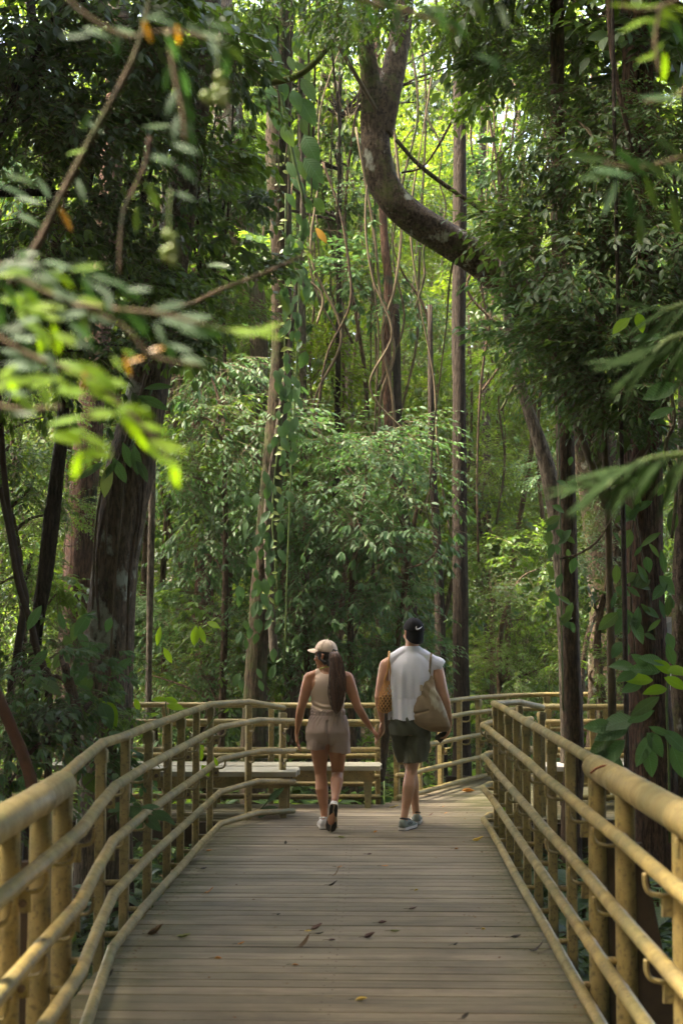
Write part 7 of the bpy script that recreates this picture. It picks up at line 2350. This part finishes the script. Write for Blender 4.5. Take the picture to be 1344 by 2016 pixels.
for row in (
    ('yellow leaf lying just in front of the shoes of the woman', 658, 1632, 0.10, YEL, 0.1, 5),
    ('yellow leaf lying flat on the boards just left of the man\'s feet, half folded', 775, 1591, 0.13, YEL, 0.2, 10),
    ('large golden leaf standing against the bottom rail behind the man\'s legs', 827, 1559, 0.11, YEL, 0.6, 70),
    ('long brown dry pod-like leaf on the far boards near the right corner', 921, 1560, 0.17, ORG, 0.2, 2),
    ('small orange leaf on the boards between the couple', 739, 1640, 0.05, ORG, 0.2, 30),
    ('olive leaf with a dark stalk on the boards below the woman', 672, 1651, 0.09, GRN, 0.3, 20),
    ('small black curled leaf left of the olive leaf', 562, 1664, 0.05, DK, 0.5, 90),
    ('large yellow leaf beside the right railing corner', 940, 1657, 0.12, YEL, 0.4, 10),
    ('small pale brown leaf by the toe of the man\'s far shoe', 877, 1603, 0.05, ORG, 0.3, 0),
    ('tiny orange leaf right of the man near the joint between boards', 872, 1590, 0.035, ORG, 0.3, 40),
    ('reddish crumpled leaf behind the man on the landing', 848, 1607, 0.06, PUR, 0.4, 20),
    ('orange leaf lying near the bend of the left railing', 411, 1677, 0.07, ORG, 0.3, 15),
    ('dark brown leaf just below the orange leaf by the left railing', 400, 1713, 0.07, DK, 0.3, 0),
    ('brown leaf in the middle of the boards, upright and curled', 661, 1725, 0.075, BRN, 0.6, 20),
    ('yellow-brown leaf right of the middle of the boards', 757, 1707, 0.07, ORG, 0.3, 10),
    ('dark twiggy leaf scrap below the upright brown leaf', 655, 1745, 0.08, DK, 0.4, 5),
    ('pale tan leaf scrap beside the upright brown leaf', 668, 1709, 0.06, ORG, 0.2, 0),
    ('rusty leaf near the left side with a light edge', 410, 1760, 0.09, ORG, 0.5, 25),
    ('big dark brown leaf by the foot of the left railing', 306, 1841, 0.12, BRN, 0.5, 10),
    ('grey-green leaf with a dark stalk beside the big dark brown leaf', 361, 1848, 0.11, GRN, 0.3, -10),
    ('red-brown leaf lying over the joint right of the middle', 812, 1792, 0.075, PUR, 0.3, 8),
    ('thin rust coloured leaf below the red-brown leaf', 752, 1820, 0.07, PUR, 0.3, 0),
    ('olive yellow leaf next to dark scraps right of the middle', 777, 1836, 0.08, GRN, 0.2, 5),
    ('purplish crumpled leaf left of the olive yellow leaf', 727, 1848, 0.085, PUR, 0.4, 10),
    ('yellow leaf touching a purple leaf left of the middle of the near boards', 606, 1836, 0.055, YEL, 0.2, 0),
    ('purple-brown leaf right of the small yellow leaf on the near boards', 622, 1833, 0.085, PUR, 0.4, 15),
    ('black leaf scrap below the purple-brown leaf', 628, 1841, 0.07, DK, 0.3, 10),
    ('curled brown leaf standing on edge on the near boards', 598, 1866, 0.085, BRN, 0.7, 30),
    ('small tan leaf left of the standing curled brown leaf', 475, 1861, 0.055, ORG, 0.3, 20),
    ('small orange leaf on the near boards at the left', 429, 1890, 0.05, ORG, 0.2, 0),
    ('black curled leaf lying near the left edge of the boards', 215, 1926, 0.07, DK, 0.7, 60),
    ('long narrow yellow leaf near the bottom middle of the boards', 711, 1972, 0.075, YEL, 0.15, 2),
    ('small black leaf near the bottom of the boards, right', 915, 2008, 0.055, DK, 0.6, 40),
    ('black seed-like leaf on the boards right of the middle', 896, 1863, 0.04, DK, 0.5, 30),
    ('black curled leaf with upturned ends by the right railing', 1055, 1875, 0.115, DK, 0.8, 0),
    ('dark star shaped leaf scrap above the black curled leaf', 1015, 1848, 0.09, DK, 0.4, 20),
    ('tiny pale leaf speck right of the black seed-like leaf', 951, 1832, 0.035, YEL, 0.2, 0),
    ('tiny yellow leaf speck near the middle right of the boards', 819, 1755, 0.035, YEL, 0.2, 0),
    ('small pinkish leaf on the boards below the middle', 653, 1854, 0.055, PUR, 0.2, 5),
    ('tiny dark seed on the left middle boards', 548, 1803, 0.03, DK, 0.5, 0),
    ('faint orange leaf right of the man on the bare boards', 898, 1673, 0.045, ORG, 0.2, 0),
    ('tan leaf speck on the near boards between the yellow and the orange leaf', 581, 1903, 0.045, ORG, 0.2, 0),
    ('rusty leaf left of the man on the boards below the couple', 727, 1684, 0.05, PUR, 0.2, 0),
):
    fallen(*row)
t = thing('twig', 'curved red-brown twig resting on the thick top tube of the right railing', 'twig', W(1190, 1512, 6.3))
stalk(t, [(1162, 1523, 6.22), (1174, 1513, 6.2), (1190, 1508, 6.18), (1206, 1512, 6.16), (1218, 1519, 6.14)], 2.2, mat_simple('red_twig', (0.17, 0.055, 0.03), 0.8, 0.2), 'twig_stem')

# ------------------------------------------------------------------ damp forest air
b = MB()
b.box((-170, -70, -4.5), (170, 270, 60))
hz = b.build('haze', nodes('haze_air')[0], None, False)
m = hz.data.materials[0]
nt = m.node_tree
out = [n for n in nt.nodes if n.type == 'OUTPUT_MATERIAL'][0]
for n in list(nt.nodes):
    if n.type == 'BSDF_PRINCIPLED':
        nt.nodes.remove(n)
pv = N(nt, 'VolumePrincipled', Color=(0.93, 0.95, 0.86, 1.0), Density=0.0005)
nt.links.new(pv.outputs[0], out.inputs['Volume'])
tag(hz, kind='stuff')
